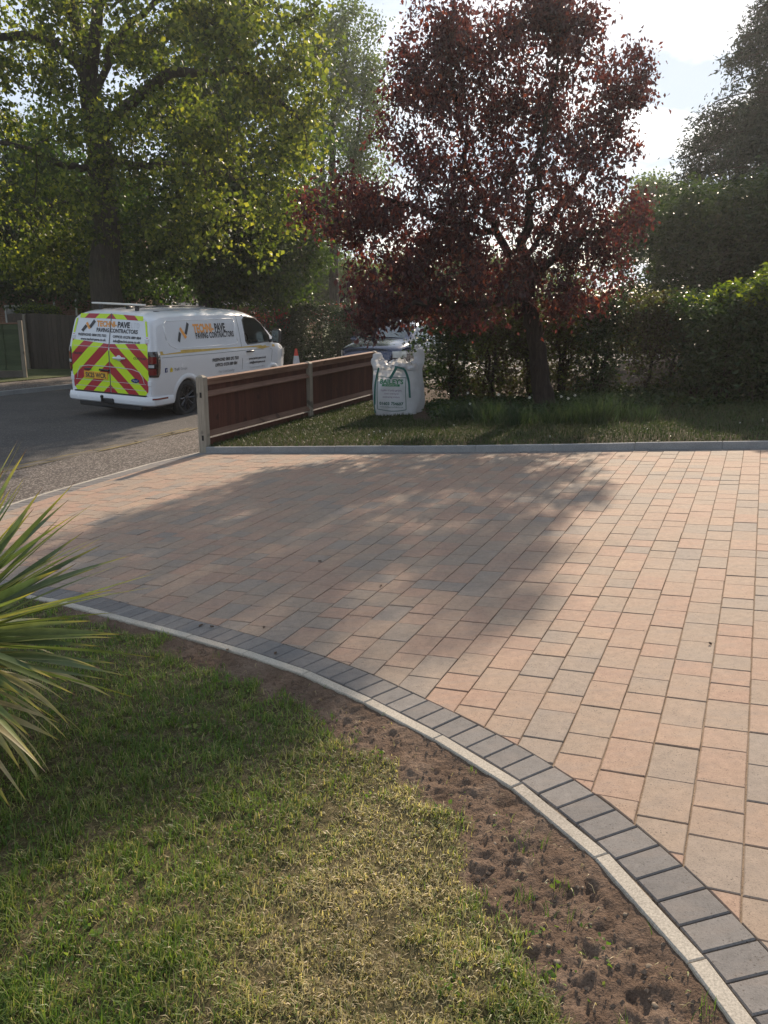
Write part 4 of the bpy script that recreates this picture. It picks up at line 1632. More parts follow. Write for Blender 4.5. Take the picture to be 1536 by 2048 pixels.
mb.add([rear_pt(-0.56 - a_, 0.72 + b_, 0.012) for a_, b_ in el] + [rear_pt(-0.56 - a_ * 1.08, 0.72 + b_ * 1.1, 0.003) for a_, b_ in el], [tuple(range(20))] + [(i, 20 + i, 20 + (i + 1) % 20, (i + 1) % 20) for i in range(20)])
bd = mb.build('oval_badge', MAT['blue_badge'], van)
rear_text('Ford', -0.56, 0.707, 0.05, MAT['lettering_silver'], off=0.0145, shear=0.3, width=0.11, parent=bd)
rear_text('TRANSIT', 0.71, 1.12, 0.05, MAT['lettering_dark'], off=0.007, bold=0.002, width=0.22)
rear_text('CUSTOM', -0.68, 1.10, 0.05, MAT['lettering_dark'], off=0.007, bold=0.002, width=0.27)
# logo and lettering on the upper doors
bar([(0.660, 1.550), (0.610, 1.520), (0.520, 1.620), (0.570, 1.655)], MAT['lettering_dark'], True)
bar([(0.565, 1.675), (0.525, 1.700), (0.445, 1.595), (0.485, 1.570)], MAT['lettering_orange'], True)
bar([(0.490, 1.620), (0.440, 1.590), (0.335, 1.710), (0.385, 1.750)], MAT['lettering_dark'], True)
rear_text('TECHNI-', 0.31, 1.635, 0.135, MAT['lettering_orange'], bold=0.006, width=0.45, align='LEFT')
rear_text('PAVE', -0.155, 1.635, 0.135, MAT['lettering_dark'], bold=0.006, width=0.27, align='LEFT')
for ch_, y_, w_ in (('L', -0.45, 0.045), ('T', -0.505, 0.055), ('D', -0.575, 0.055)):
    rear_text(ch_, y_, 1.635, 0.135, MAT['lettering_silver'], width=w_, align='LEFT')
rear_text('PAVING CONTRACTORS', -0.15, 1.54, 0.095, MAT['lettering_dark'], bold=0.003, width=0.92)
rear_text('FREEPHONE: 0800 292 7553', 0.40, 1.455, 0.06, MAT['lettering_dark'], bold=0.002, width=0.64)
rear_text('www.techni-pave.co.uk', 0.37, 1.38, 0.06, MAT['lettering_dark'], bold=0.002, width=0.58)
rear_text('OFFICE: 01276 889 884', -0.38, 1.45, 0.06, MAT['lettering_dark'], bold=0.002, width=0.62)
rear_text('info@techni-pave.co.uk', -0.38, 1.375, 0.06, MAT['lettering_dark'], bold=0.002, width=0.60)
# hinges
for s_ in (-1, 1):
    for z in (0.69, 1.42):
        mb = MB()
        mb.cbox(-0.01, 0.09, s_ * 0.875 - 0.045, s_ * 0.875 + 0.045, z - 0.05, z + 0.05, 0.012)
        o_ = mb.build('hinge', MAT['vanwhite'], van)
        o_.location.x = rear_x(z)
        if z > 1:
            o_.location.y = -s_ * 0.055

# tail lamps wrapping the corners
def tail_lamp(sgn):
    zs = [0.80, 0.86, 0.97, 1.08, 1.19, 1.25]
    fr = [(0.14), (0.175), (0.185), (0.185), (0.18), (0.15)]
    root = empty('tail_lamp', (0, 0, 0), parent=van)
    mb = MB()
    R = []
    for z, xf in zip(zs, fr):
        ys = vwid(0.0, z)
        inner = 0.055 if 0.8 < z < 1.25 else 0.03
        R.append([(rear_x(z) - 0.008, sgn * (ys - inner), z), (rear_x(z) - 0.012, sgn * (ys - 0.01), z), (0.03 + rear_x(z), sgn * (vwid(0.03, z) + 0.012), z), (0.10, sgn * (vwid(0.10, z) + 0.012), z), (xf, sgn * (vwid(xf, z) + 0.008), z), (xf + 0.004, sgn * (vwid(xf, z) - 0.004), z)])
    mb.grid(R)
    mb.build('housing', MAT['lampdark'], root, smooth=True)
    for z0, z1 in ((0.84, 0.95), (1.04, 1.16)):
        l_ = MB()
        R = []
        for z in (z0, z1):
            R.append([(rear_x(z) - 0.011, sgn * (vwid(0, z) - 0.045), z), (rear_x(z) - 0.015, sgn * (vwid(0, z) - 0.008), z), (0.03, sgn * (vwid(0.03, z) + 0.015), z), (0.075, sgn * (vwid(0.075, z) + 0.0155), z)])
        l_.grid(R)
        l_.build('lens', MAT['taillight'], root, smooth=True)
    l_ = MB()
    l_.grid([[(rear_x(z) - 0.011, sgn * (vwid(0, z) - 0.045), z), (rear_x(z) - 0.015, sgn * (vwid(0, z) - 0.008), z), (0.03, sgn * (vwid(0.03, z) + 0.015), z)] for z in (0.97, 1.02)])
    l_.build('reversing_lens', plain('clear_lens', (0.5, 0.5, 0.5), 0.15), root, smooth=True)


tail_lamp(-1)
tail_lamp(1)

# rear bumper with step and reflectors
path = [(0.56, -0.965), (0.30, -0.985), (0.10, -0.985), (0.0, -0.965), (-0.055, -0.90), (-0.075, -0.75), (-0.085, -0.4), (-0.085, 0.0)]
path = path + [(x, -y) for x, y in reversed(path[:-1])]
sec = [(0.03, 0.285), (-0.006, 0.31), (-0.012, 0.36), (0.0, 0.43), (0.012, 0.452), (0.07, 0.458)]
P = np.array(path)
tt = np.gradient(P, axis=0)
tt /= np.linalg.norm(tt, axis=1)[:, None]
inn = np.stack([-tt[:, 1], tt[:, 0]], -1)
ctr = np.array([0.6, 0])
inn *= np.sign(((ctr - P) * inn).sum(1))[:, None]
mb = MB()
mb.grid([[(p[0] + n_[0] * d_, p[1] + n_[1] * d_, z_) for d_, z_ in sec] for p, n_ in zip(P, inn)])
bp = mb.build('rear_bumper', MAT['vanwhite'], van, smooth=True, autosmooth=35)
mb = MB()
mb.box(-0.055, 0.03, -0.80, 0.80, 0.452, 0.474)
mb.build('bumper_step', MAT['black_plastic'], bp)
mb = MB()
mb.cbox(-0.04, 0.5, -0.72, 0.72, 0.20, 0.295, 0.02)
mb.build('under_tray', MAT['black_plastic'], van)
for s_ in (-1, 1):
    mb = MB()
    mb.grid([[(x, s_ * y, z) for z in (0.405, 0.435)] for x, y in ((0.36, 0.991), (0.10, 0.995), (0.0, 0.976), (-0.03, 0.945))])
    mb.build('reflector', MAT['taillight'], bp)
mb = MB()
mb.cbox(-0.14, -0.06, -0.14, 0.14, 0.28, 0.38, 0.02)
mb.tube([(-0.10, 0.05, 0.33), (-0.17, 0.05, 0.33), (-0.19, 0.05, 0.39)], 0.022, 8)
mb.lathe([(0.001, 0.445), (0.03, 0.43), (0.03, 0.40), (0.012, 0.38)], 'z', 10, (-0.19, 0.05, 0))
mb.build('tow_bar', MAT['black_plastic'], van, smooth=True, autosmooth=40)
# mud flap behind the rear wheels
for s_ in (-1, 1):
    mb = MB()
    mb.box(0.555, 0.565, s_ * 0.80 - 0.12, s_ * 0.80 + 0.12, 0.18, 0.42)
    mb.build('mud_flap', MAT['black_plastic'], van)

# wheel-arch flares and liners
for ax in (AX_R, AX_F):
    for s_ in (-1, 1):
        R = []
        for k in range(25):
            an = PI * (k / 24) * 1.04 - 0.02 * PI
            row = []
            for r_, o_ in ((0.368, -0.02), (0.372, 0.010), (0.40, 0.020), (0.44, 0.010), (0.47, -0.004)):
                x, z = ax + r_ * math.cos(an), 0.35 + r_ * math.sin(an)
                row.append((x, s_ * (vwid(min(x, 4.7), max(z, 0.3)) + o_), z))
            R.append(row)
        mb = MB()
        mb.grid(R)
        mb.build('arch_flare', MAT['vanwhite'], van, smooth=True)
mb = MB()
mb.box(0.25, 4.6, -0.84, 0.84, 0.24, 0.30)
mb.build('floor_pan', MAT['black_plastic'], van)


def wheel(parent, x, y, r, sgn, wdt=0.215, spokes=10, rimmat='darkalloy'):
    w_ = empty('wheel', (x, y, r), parent=parent)
    if sgn > 0:
        w_.rotation_euler = (0, 0, PI)
    t = MB()      # outer face towards -y
    rr = r * 0.665
    t.lathe([(rr, -wdt * 0.36), (rr * 1.08, -wdt * 0.47), (r * 0.86, -wdt * 0.5), (r * 0.95, -wdt * 0.45), (r * 0.99, -wdt * 0.34), (r, -wdt * 0.15), (r, wdt * 0.15), (r * 0.99, wdt * 0.34), (r * 0.95, wdt * 0.45), (r * 0.8, wdt * 0.5), (rr, wdt * 0.4)], 'y', 36)
    t.build('tyre', MAT['rubber'], w_, smooth=True)
    m_ = MB()
    m_.lathe([(rr * 1.02, -wdt * 0.37), (rr * 1.0, -wdt * 0.46), (rr * 0.95, -wdt * 0.46), (rr * 0.92, -wdt * 0.36), (rr * 0.9, wdt * 0.1), (0.03, wdt * 0.1)], 'y', 36)
    m_.build('rim', MAT['black_plastic'], w_, smooth=True, autosmooth=40)
    for k in range(spokes):
        an = 2 * PI * k / spokes
        ca, sa_ = math.cos(an), math.sin(an)
        pts = []
        for rad_, hw, yy in ((0.05, 0.024, -wdt * 0.33), (rr * 0.55, 0.016, -wdt * 0.37), (rr * 0.93, 0.024, -wdt * 0.43)):
            pts.append([(ca * rad_ - sa_ * hw, yy, sa_ * rad_ + ca * hw), (ca * rad_, yy - 0.012, sa_ * rad_), (ca * rad_ + sa_ * hw, yy, sa_ * rad_ - ca * hw), (ca * rad_, yy + 0.02, sa_ * rad_)])
        s2 = MB()
        s2.grid(pts, closed=True)
        s2.build('spoke', MAT[rimmat], w_)
    h2 = MB()
    h2.lathe([(0.001, -wdt * 0.40), (0.04, -wdt * 0.39), (0.06, -wdt * 0.33), (0.06, -wdt * 0.2)], 'y', 16)
    h2.build('hub', MAT[rimmat], w_, smooth=True)
    return w_


wheel(van, AX_R, -0.845, 0.345, -1)
wheel(van, AX_R, 0.845, 0.345, 1)
wheel(van, AX_F, -0.835, 0.345, -1)
wheel(van, AX_F, 0.835, 0.345, 1)

# roof: rear light board and long black roof bars
lb = MB()
lb.cbox(0.30, 0.46, -0.50, 0.62, 2.015, 2.045, 0.012)
lbo = lb.build('light_board', MAT['beacon'], van)
for y in (-0.36, 0.46):
    f_ = MB()
    f_.cbox(0.35, 0.40, y - 0.035, y + 0.035, 1.91, 2.016, 0.006)
    f_.build('bracket', MAT['black_plastic'], lbo)
for y in (-0.60, 0.0, 0.60):
    r_ = MB()
    zz = -0.055 * (abs(y) / 0.6) ** 2
    r_.tube([(0.55, y, 1.965 + zz), (1.2, y, 1.985 + zz), (2.2, y, 1.99 + zz), (2.95, y, 1.97 + zz)], 0.017, 6)
    for x in (0.6, 1.75, 2.85):
        r_.cbox(x - 0.07, x + 0.07, y - 0.03, y + 0.03, 1.92 + zz, 1.985 + zz, 0.01)
    r_.build('roof_rail', MAT['black_plastic'], van, smooth=True, autosmooth=40)
# front lamps and grille complete the nose
for s_ in (-1, 1):
    mb = MB()
    mb.grid([[(x + 0.01, s_ * (vwid(x, z) + 0.008), z) for z in (0.92, 1.02, 1.1)] for x in (4.55, 4.7, 4.8, 4.86)])
    mb.build('headlamp', plain('headlamp_lens', (0.5, 0.52, 0.54), 0.1, coat=1.0), van, smooth=True)
mb = MB()
mb.cbox(4.94, 5.0, -0.50, 0.50, 0.52, 0.80, 0.02)
mb.build('grille', MAT['black_plastic'], van)
# ------------------------------------------------------------------ bulk bag
def bulk_bag():
    base = G(786, 833, 0.08)
    root = empty('bulk_bag', (base[0] + 0.10, base[1] + 0.36, base[2] - 0.01), rad(-17))
    tag(root, 'white woven bulk bag with green straps and printed label standing on the back lawn', 'bag')
    m, w = new_mat('woven_polypropylene')
    tc = w.n('ShaderNodeTexCoord').outputs['Object']
    wv = w.n('ShaderNodeTexWave', {'Vector': tc, 'Scale': 60.0, 'Distortion': 0.6}, bands_direction='Z').outputs[0]
    gr = w.noise(tc, 5.0, 5.0, 0.6)
    col = w.ramp(gr, [(0.3, (0.56, 0.56, 0.57)), (0.6, (0.72, 0.72, 0.73))])
    bn = w.n('ShaderNodeBump', {'Strength': 0.5, 'Distance': 0.012, 'Height': w.math('ADD', w.noise(tc, 9.0, 4.0, 0.6, 0.8), w.math('MULTIPLY', wv, 0.06))})
    pb = w.n('ShaderNodeBsdfPrincipled', {'Base Color': col, 'Roughness': 0.5, 'Normal': bn.outputs[0]})
    tb = w.n('ShaderNodeBsdfTranslucent', {'Color': (0.7, 0.7, 0.7, 1)})
    finish(w, w.n('ShaderNodeMixShader', {0: 0.3, 1: pb.outputs[0], 2: tb.outputs[0]}).outputs[0])
    HW, HD, H = 0.335, 0.34, 0.70

    def skin(th, z):
        """rounded square plan that bulges and slumps"""
        c, s = math.cos(th), math.sin(th)
        p = 5.0 - 1.5 * (z / H)
        r = (abs(c) ** p + abs(s) ** p) ** (-1 / p)
        t = z / H
        bul = 1.0 + 0.07 * math.sin(PI * min(max(t, 0), 1)) - 0.05 * (1 - t) ** 4
        wob = 0.010 * math.sin(3 * th + 5 * z) + 0.008 * math.sin(7 * th - 9 * z) + 0.006 * math.sin(11 * th + 14 * z)
        return (HW * bul + wob) * r * c, (HD * bul + wob) * r * s

    nth, nz = 72, 26
    mb = MB()
    rows = []
    for i in range(nz + 1):
        z = H * i / nz
        rows.append([(*skin(2 * PI * j / nth, z), z + 0.012 * math.sin(5 * 2 * PI * j / nth) * (1 - z / H) ** 3) for j in range(nth)])
    mb.grid(rows, closed=True)
    bd = mb.build('bag_body', m, root, smooth=True)

    def flap(z0, th0, th1, hfun, name):
        """crumpled collar rising from the rim"""
        rr = random.Random(int(th0 * 100))
        R = []
        n = 44
        for i in range(14):
            t = i / 13
            row = []
            for j in range(n + 1):
                th = th0 + (th1 - th0) * j / n
                x, y = skin(th, H)
                hh = hfun(j / n)
                fold = 0.030 * math.sin(13 * th + 6 * t) + 0.024 * math.sin(23 * th - 9 * t) + 0.014 * math.sin(41 * th + 15 * t)
                k = 1 + (0.12 * math.sin(PI * t * 0.9) - 0.28 * t * t) + fold * t * 2.2
                row.append((x * k, y * k, H + hh * (t - 0.28 * t ** 3) * 1.38 + 0.02 * math.sin(19 * th + 11 * t) * t))
            R.append(row)
        f_ = MB()
        f_.grid(R)
        f_.build(name, m, root, smooth=True)

    flap(H, rad(-35), rad(75), lambda q: 0.12 + 0.23 * math.exp(-((q - 0.55) / 0.22) ** 2), 'collar')     # tall pale lobe at one side
    flap(H, rad(75), rad(180), lambda q: 0.10 + 0.05 * math.sin(6 * q), 'collar')
    flap(H, rad(180), rad(262), lambda q: 0.11 + 0.15 * math.exp(-((q - 0.35) / 0.25) ** 2), 'collar')
    flap(H, rad(262), rad(325), lambda q: 0.09 + 0.03 * math.sin(5 * q), 'collar')

    def front(u, v, off=0.004):
        """point on the front face: u across, v up"""
        th = -PI / 2
        best = None
        lo, hi = -PI + 0.25, -0.25
        for _ in range(28):
            mid = 0.5 * (lo + hi)
            if skin(mid, v)[0] < u:
                lo = mid
            else:
                hi = mid
        x, y = skin(0.5 * (lo + hi), v)
        return (x, y - off, v)

    green = plain('printed_green', (0.03, 0.22, 0.09), 0.55)
    dkgreen = plain('printed_dark_green', (0.03, 0.12, 0.09), 0.55)
    purple = plain('printed_purple', (0.22, 0.13, 0.22), 0.6)

    def txt(body_, v, size, mat, bold=0.0, width=None, shear=0.0, name='lettering'):
        V, F = text_mesh(body_, size, bold, 1.0, shear, width)
        b_ = MB()
        b_.add([front(p[0] - 0.015, v + p[1], 0.006) for p in V], F)
        return b_.build(name, mat, root, recalc=False)

    txt('BAILEY\'S', 0.505, 0.095, green, 0.003, 0.36)
    b_ = MB()
    b_.grid([[front(u, v, 0.005) for u in np.linspace(-0.16, 0.11, 9)] for v in (0.465, 0.482, 0.498)])
    b_.build('banner', green, root)
    V, F = text_mesh('OF NORFOLK LTD', 0.026, 0, 1, 0, 0.2)
    b_ = MB()
    b_.add([front(p[0] - 0.02, 0.473 + p[1], 0.008) for p in V], F)
    b_.build('lettering', m, root, recalc=False)
    txt('Suppliers of quality aggregate,', 0.395, 0.04, purple, 0, 0.32, 0.3)
    txt('stone coverings &', 0.345, 0.04, purple, 0, 0.22, 0.3)
    txt('landscaping products', 0.295, 0.04, purple, 0, 0.26, 0.3)
    txt('01603 754607', 0.185, 0.062, dkgreen, 0.002, 0.37)
    txt('www.baileysnorfolk.co.uk', 0.145, 0.026, dkgreen, 0, 0.36)
    fr = MB()
    P = [(-0.235, 0.60), (-0.235, 0.115), (-0.1, 0.095), (0.0, 0.092), (0.09, 0.095), (0.205, 0.115), (0.205, 0.60), (-0.235, 0.605)]
    for a_, b2 in zip(P[:-1], P[1:]):
        k = 5
        pts = [front(a_[0] + (b2[0] - a_[0]) * t / k, a_[1] + (b2[1] - a_[1]) * t / k, 0.004) for t in range(k + 1)]
        fr.tube(pts, 0.0045, 4)
    fr.build('printed_border', dkgreen, root)
    # green lifting straps
    strap = plain('green_webbing', (0.02, 0.12, 0.10), 0.7, bump=0.3, bscale=150)

    def webbing(pts, wd, name='lifting_strap'):
        pts = [np.array(p) for p in pts]
        cu = catmull3(pts, 6)
        R = []
        for i, p in enumerate(cu):
            d = cu[min(i + 1, len(cu) - 1)] - cu[max(i - 1, 0)]
            d /= np.linalg.norm(d) + 1e-9
            sd = np.cross(d, np.array([0, -1.0, 0.25]))
            sd /= np.linalg.norm(sd) + 1e-9
            nn = np.cross(sd, d)
            R.append([tuple(p + sd * wd / 2 + nn * 0.002), tuple(p - sd * wd / 2 + nn * 0.002), tuple(p - sd * wd / 2 - nn * 0.002), tuple(p + sd * wd / 2 - nn * 0.002)])
        b3 = MB()
        b3.grid(R, closed=True)
        return b3.build(name, strap, root)

    f1 = lambda u, v, o_=0.012: front(u, v, o_)
    webbing([f1(-0.285, 0.05), f1(-0.28, 0.25), f1(-0.275, 0.45), f1(-0.25, 0.62), (-0.21, -0.36, 0.74)], 0.03)
    webbing([f1(0.265, 0.30), f1(0.262, 0.42), f1(0.245, 0.56), (0.20, -0.38, 0.71), (0.13, -0.40, 0.75), (0.05, -0.40, 0.76)], 0.032)
    webbing([(0.08, -0.40, 0.77), (0.06, -0.415, 0.72), (0.02, -0.42, 0.65), (-0.02, -0.42, 0.585)], 0.04)
    # something lighter showing inside
    b_ = MB()
    b_.grid([[(0.30 * r * math.cos(2 * PI * j / 24), 0.30 * r * math.sin(2 * PI * j / 24), 0.62 + 0.08 * (1 - r) + 0.02 * math.sin(5 * j)) for j in range(24)] for r in (1.0, 0.7, 0.4, 0.1)], closed=True)
    b_.build('contents', MAT['sand'], root, smooth=True)
    root.scale = (1.07, 1.07, 1.05)
    return root


def catmull3(P, n=8):
    P = [np.array(p, float) for p in P]
    P = [2 * P[0] - P[1]] + P + [2 * P[-1] - P[-2]]
    out = []
    for i in range(1, len(P) - 2):
        for k in range(n):
            t = k / n
            out.append(0.5 * ((2 * P[i]) + (-P[i - 1] + P[i + 1]) * t + (2 * P[i - 1] - 5 * P[i] + 4 * P[i + 1] - P[i + 2]) * t * t + (-P[i - 1] + 3 * P[i] - 3 * P[i + 1] + P[i + 2]) * t ** 3))
    out.append(P[-2])
    return out


bulk_bag()

# ------------------------------------------------------------------ traffic cone on the road
cp = at(592, 700, 26.0)[:2]
cone = empty('traffic_cone', (cp[0], cp[1], float(z_road(cp[0], cp[1]))))
tag(cone, 'orange traffic cone with white band on the road beyond the van', 'cone')
mb = MB()
mb.cbox(-0.21, 0.21, -0.21, 0.21, 0.0, 0.035, 0.01)
mb.build('base', MAT['black_plastic'], cone)
orange = plain('cone_orange', (0.75, 0.06, 0.03), 0.45)


def cr(z):
    return 0.15 - (0.15 - 0.035) * (z - 0.035) / 0.715


mb = MB()
mb.lathe([(cr(z), z) for z in (0.035, 0.2, 0.5, 0.75)] + [(0.02, 0.755)], 'z', 20)
mb.build('body', orange, cone, smooth=True, autosmooth=40)
mb = MB()
mb.lathe([(cr(z) + 0.003, z) for z in (0.30, 0.42, 0.54)], 'z', 20)
mb.build('reflective_band', plain('cone_white', (0.7, 0.66, 0.68), 0.4), cone, smooth=True)

# ------------------------------------------------------------------ blue car facing us further along the kerb
C_TOP = [(0.0, 0.75), (0.05, 0.90), (0.2, 0.98), (0.55, 1.06), (0.95, 1.12), (1.25, 1.30), (1.6, 1.48), (1.9, 1.565), (2.5, 1.60), (3.2, 1.57), (3.6, 1.50), (3.85, 1.32), (4.05, 1.05), (4.15, 0.8)]
C_BOT = [(0.0, 0.36), (0.15, 0.25), (0.5, 0.22), (3.7, 0.24), (4.15, 0.38)]
C_PLAN = [(0.0, 0.66), (0.06, 0.78), (0.2, 0.90), (0.5, 0.97), (1.0, 1.0), (3.2, 1.0), (3.8, 0.94), (4.1, 0.85), (4.15, 0.76)]
C_W = [(0.22, 0.80), (0.4, 0.87), (0.75, 0.90), (0.95, 0.88), (1.05, 0.84), (1.3, 0.73), (1.55, 0.62), (1.6, 0.6)]
MAT['carblue'] = plain('blue_car_paint', (0.016, 0.024, 0.065), 0.2, 0.35, 0.05, coat=1.0)


def cw(x, z):
    return interp(z, C_W) * interp(x, C_PLAN)


cc = at(733, 690, 21.0)[:2]
CROT = math.atan2(vdir[1], vdir[0])
car = empty('car', (cc[0], cc[1], float(z_road(cc[0], cc[1])) - 0.02), CROT)      # local x from its nose (near us) backwards
tag(car, 'blue hatchback car on the street half hidden behind red plum leaves', 'car')
cb = loft_body([0, 0.03, 0.08, 0.15, 0.25, 0.4, 0.6, 0.8, 1.0, 1.15, 1.3, 1.45, 1.6, 1.8, 2.1, 2.5, 2.9, 3.3, 3.6, 3.75, 3.9, 4.0, 4.1, 4.15], C_TOP, C_BOT, cw, lambda x, z: 0.0).build('body', MAT['carblue'], car, smooth=True)
cut = []
for ax in (0.78, 3.32):
    mb = MB()
    mb.lathe([(0.001, -1.2), (0.345, -1.2), (0.345, 1.2), (0.001, 1.2)], 'y', 32, (ax, 0, 0.31))
    cut.append(mb.build('cutter', None, car))
boolean_cut(cb, cut)
cb.data.polygons.foreach_set('use_smooth', [True] * len(cb.data.polygons))
cb.data.set_sharp_from_angle(angle=rad(35))
dg_ = plain('car_glass', (0.035, 0.05, 0.05), 0.05, coat=1.0)
mb = MB()
mb.grid([[(x - 0.012, y, interp(x, C_TOP) + 0.012 - 0.10 * (abs(y) / (0.70 + 0.06 * (1.6 - x))) ** 4) for y in np.linspace(-0.68, 0.68, 11)] for x in (1.02, 1.15, 1.3, 1.45, 1.6, 1.75)])
mb.build('windscreen', dg_, car, smooth=True)
for s_ in (-1, 1):
    poly = [(1.35, 1.06), (3.35, 1.08), (3.45, 1.32), (3.1, 1.46), (2.0, 1.47), (1.72, 1.40)]
    mb = MB()
    cx_, cz_ = 2.4, 1.25
    mb.add([(x, s_ * (cw(x, z) + 0.006), z) for x, z in poly] + [(cx_, s_ * (cw(cx_, cz_) + 0.02), cz_)], [(i, (i + 1) % 6, 6) for i in range(6)])
    mb.build('side_window', dg_, car)
    mb = MB()
    mb.grid([[(x - 0.01, s_ * (cw(x, z) + 0.008), z) for z in (0.70, 0.78, 0.86)] for x in (0.05, 0.12, 0.22, 0.36, 0.5)])
    mb.build('headlamp', plain('car_lamp', (0.6, 0.62, 0.6), 0.08, coat=1.0), car, smooth=True)
    mb = MB()
    mb.cbox(1.28, 1.42, s_ * 0.98 - 0.10, s_ * 0.98 + 0.10, 1.02, 1.17, 0.04)
    mb.build('door_mirror', MAT['carblue'], car, smooth=True)
    for ax in (0.78, 3.32):
        wheel(car, ax, s_ * 0.77, 0.315, s_, 0.19, 7)
mb = MB()
mb.cbox(-0.02, 0.03, -0.48, 0.48, 0.42, 0.62, 0.02)
mb.build('grille', MAT['black_plastic'], car)
mb = MB()
mb.cbox(-0.035, -0.021, -0.26, 0.26, 0.46, 0.57, 0.003)
mb.build('number_plate', plain('plate_white', (0.7, 0.7, 0.7), 0.4), car)

# ------------------------------------------------------------------ sword-leaved plant at the lawn's edge
def sword_leaf(root, base, d0, L, wd, droop, twist, mat, rnd, curl=0.0):
    """arching strap leaf with a folded midrib"""
    n = 14
    d = np.array(d0, float)
    d /= np.linalg.norm(d)
    p = np.array(base, float)
    side0 = np.cross(d, np.array([0, 0, 1.0]))
    side0 /= np.linalg.norm(side0) + 1e-9
    up0 = np.cross(side0, d)
    side = side0 * math.cos(twist) + up0 * math.sin(twist)
    R, A = [], []
    for i in range(n + 1):
        t = i / n
        wv = wd * (0.62 + 0.55 * math.sin(PI * min(t * 0.95 + 0.12, 1.0)) ** 0.8) * (1 - max(0, (t - 0.62) / 0.38) ** 1.6) + 0.0012
        nn = np.cross(side, d)
        fold = wv * 0.22 * (1 - 0.5 * t)
        R.append([tuple(p - side * wv / 2 + nn * fold), tuple(p), tuple(p + side * wv / 2 + nn * fold)])
        A.append(t)
        d = d + np.array([0, 0, -1.0]) * droop * (0.2 + 1.6 * t) * (L / n) + side * curl * (L / n)
        d /= np.linalg.norm(d)
        side = side - d * (side @ d)
        side /= np.linalg.norm(side)
        p = p + d * (L / n)
    V = [v for r in R for v in r]
    F = []
    for i in range(n):
        for j in (0, 1):
            F.append((i * 3 + j, i * 3 + j + 1, (i + 1) * 3 + j + 1, (i + 1) * 3 + j))
    o_ = mesh_np('leaf', V, F, mat, root, True, pattr={'along': np.repeat(A, 3), 'tone': np.full(len(V), rnd), 'across': np.tile([-1.0, 0.0, 1.0], n + 1)})
    return o_


def sword_mat():
    m, w = new_mat('sword_leaf')
    al = w.n('ShaderNodeAttribute', attribute_name='along').outputs['Fac']
    tn = w.n('ShaderNodeAttribute', attribute_name='tone').outputs['Fac']
    tc = w.n('ShaderNodeTexCoord').outputs['Object']
    n1 = w.noise(tc, 14.0, 3.0, 0.6)
    col = w.ramp(tn, [(0.0, (0.08, 0.115, 0.055)), (0.35, (0.13, 0.165, 0.065)), (0.6, (0.21, 0.225, 0.075)), (0.78, (0.38, 0.33, 0.15)), (1.0, (0.50, 0.40, 0.25))])
    col = w.mix(1.0, col, w.ramp(n1, [(0.3, 0.75), (0.7, 1.25)]), 'MULTIPLY')
    rb = w.noise(w.n('ShaderNodeCombineXYZ', {0: w.math('MULTIPLY', w.n('ShaderNodeAttribute', attribute_name='across').outputs['Fac'], 9.0), 1: w.math('MULTIPLY', al, 1.5), 2: w.math('MULTIPLY', tn, 40.0)}).outputs[0], 2.0, 3.0, 0.6)
    col = w.mix(1.0, col, w.ramp(rb, [(0.3, 0.7), (0.7, 1.3)]), 'MULTIPLY')
    tip = w.ramp(w.math('ADD', al, w.math('MULTIPLY', w.math('SUBTRACT', n1, 0.5), 0.10)), [(0.80, 0.0), (0.93, 0.85)])
    col = w.mix(tip, col, (0.42, 0.33, 0.06))
    brown = w.ramp(al, [(0.94, 0.0), (0.975, 1.0)])
    col = w.mix(brown, col, (0.10, 0.045, 0.025))
    pb = w.n('ShaderNodeBsdfPrincipled', {'Base Color': col, 'Roughness': 0.42, 'Specular IOR Level': 0.4})
    tb = w.n('ShaderNodeBsdfTranslucent', {'Color': w.mix(1.0, col, (1.5, 1.6, 0.8), 'MULTIPLY')})
    finish(w, w.n('ShaderNodeMixShader', {0: 0.35, 1: pb.outputs[0], 2: tb.outputs[0]}).outputs[0])
    return m


MAT['sword'] = sword_mat()


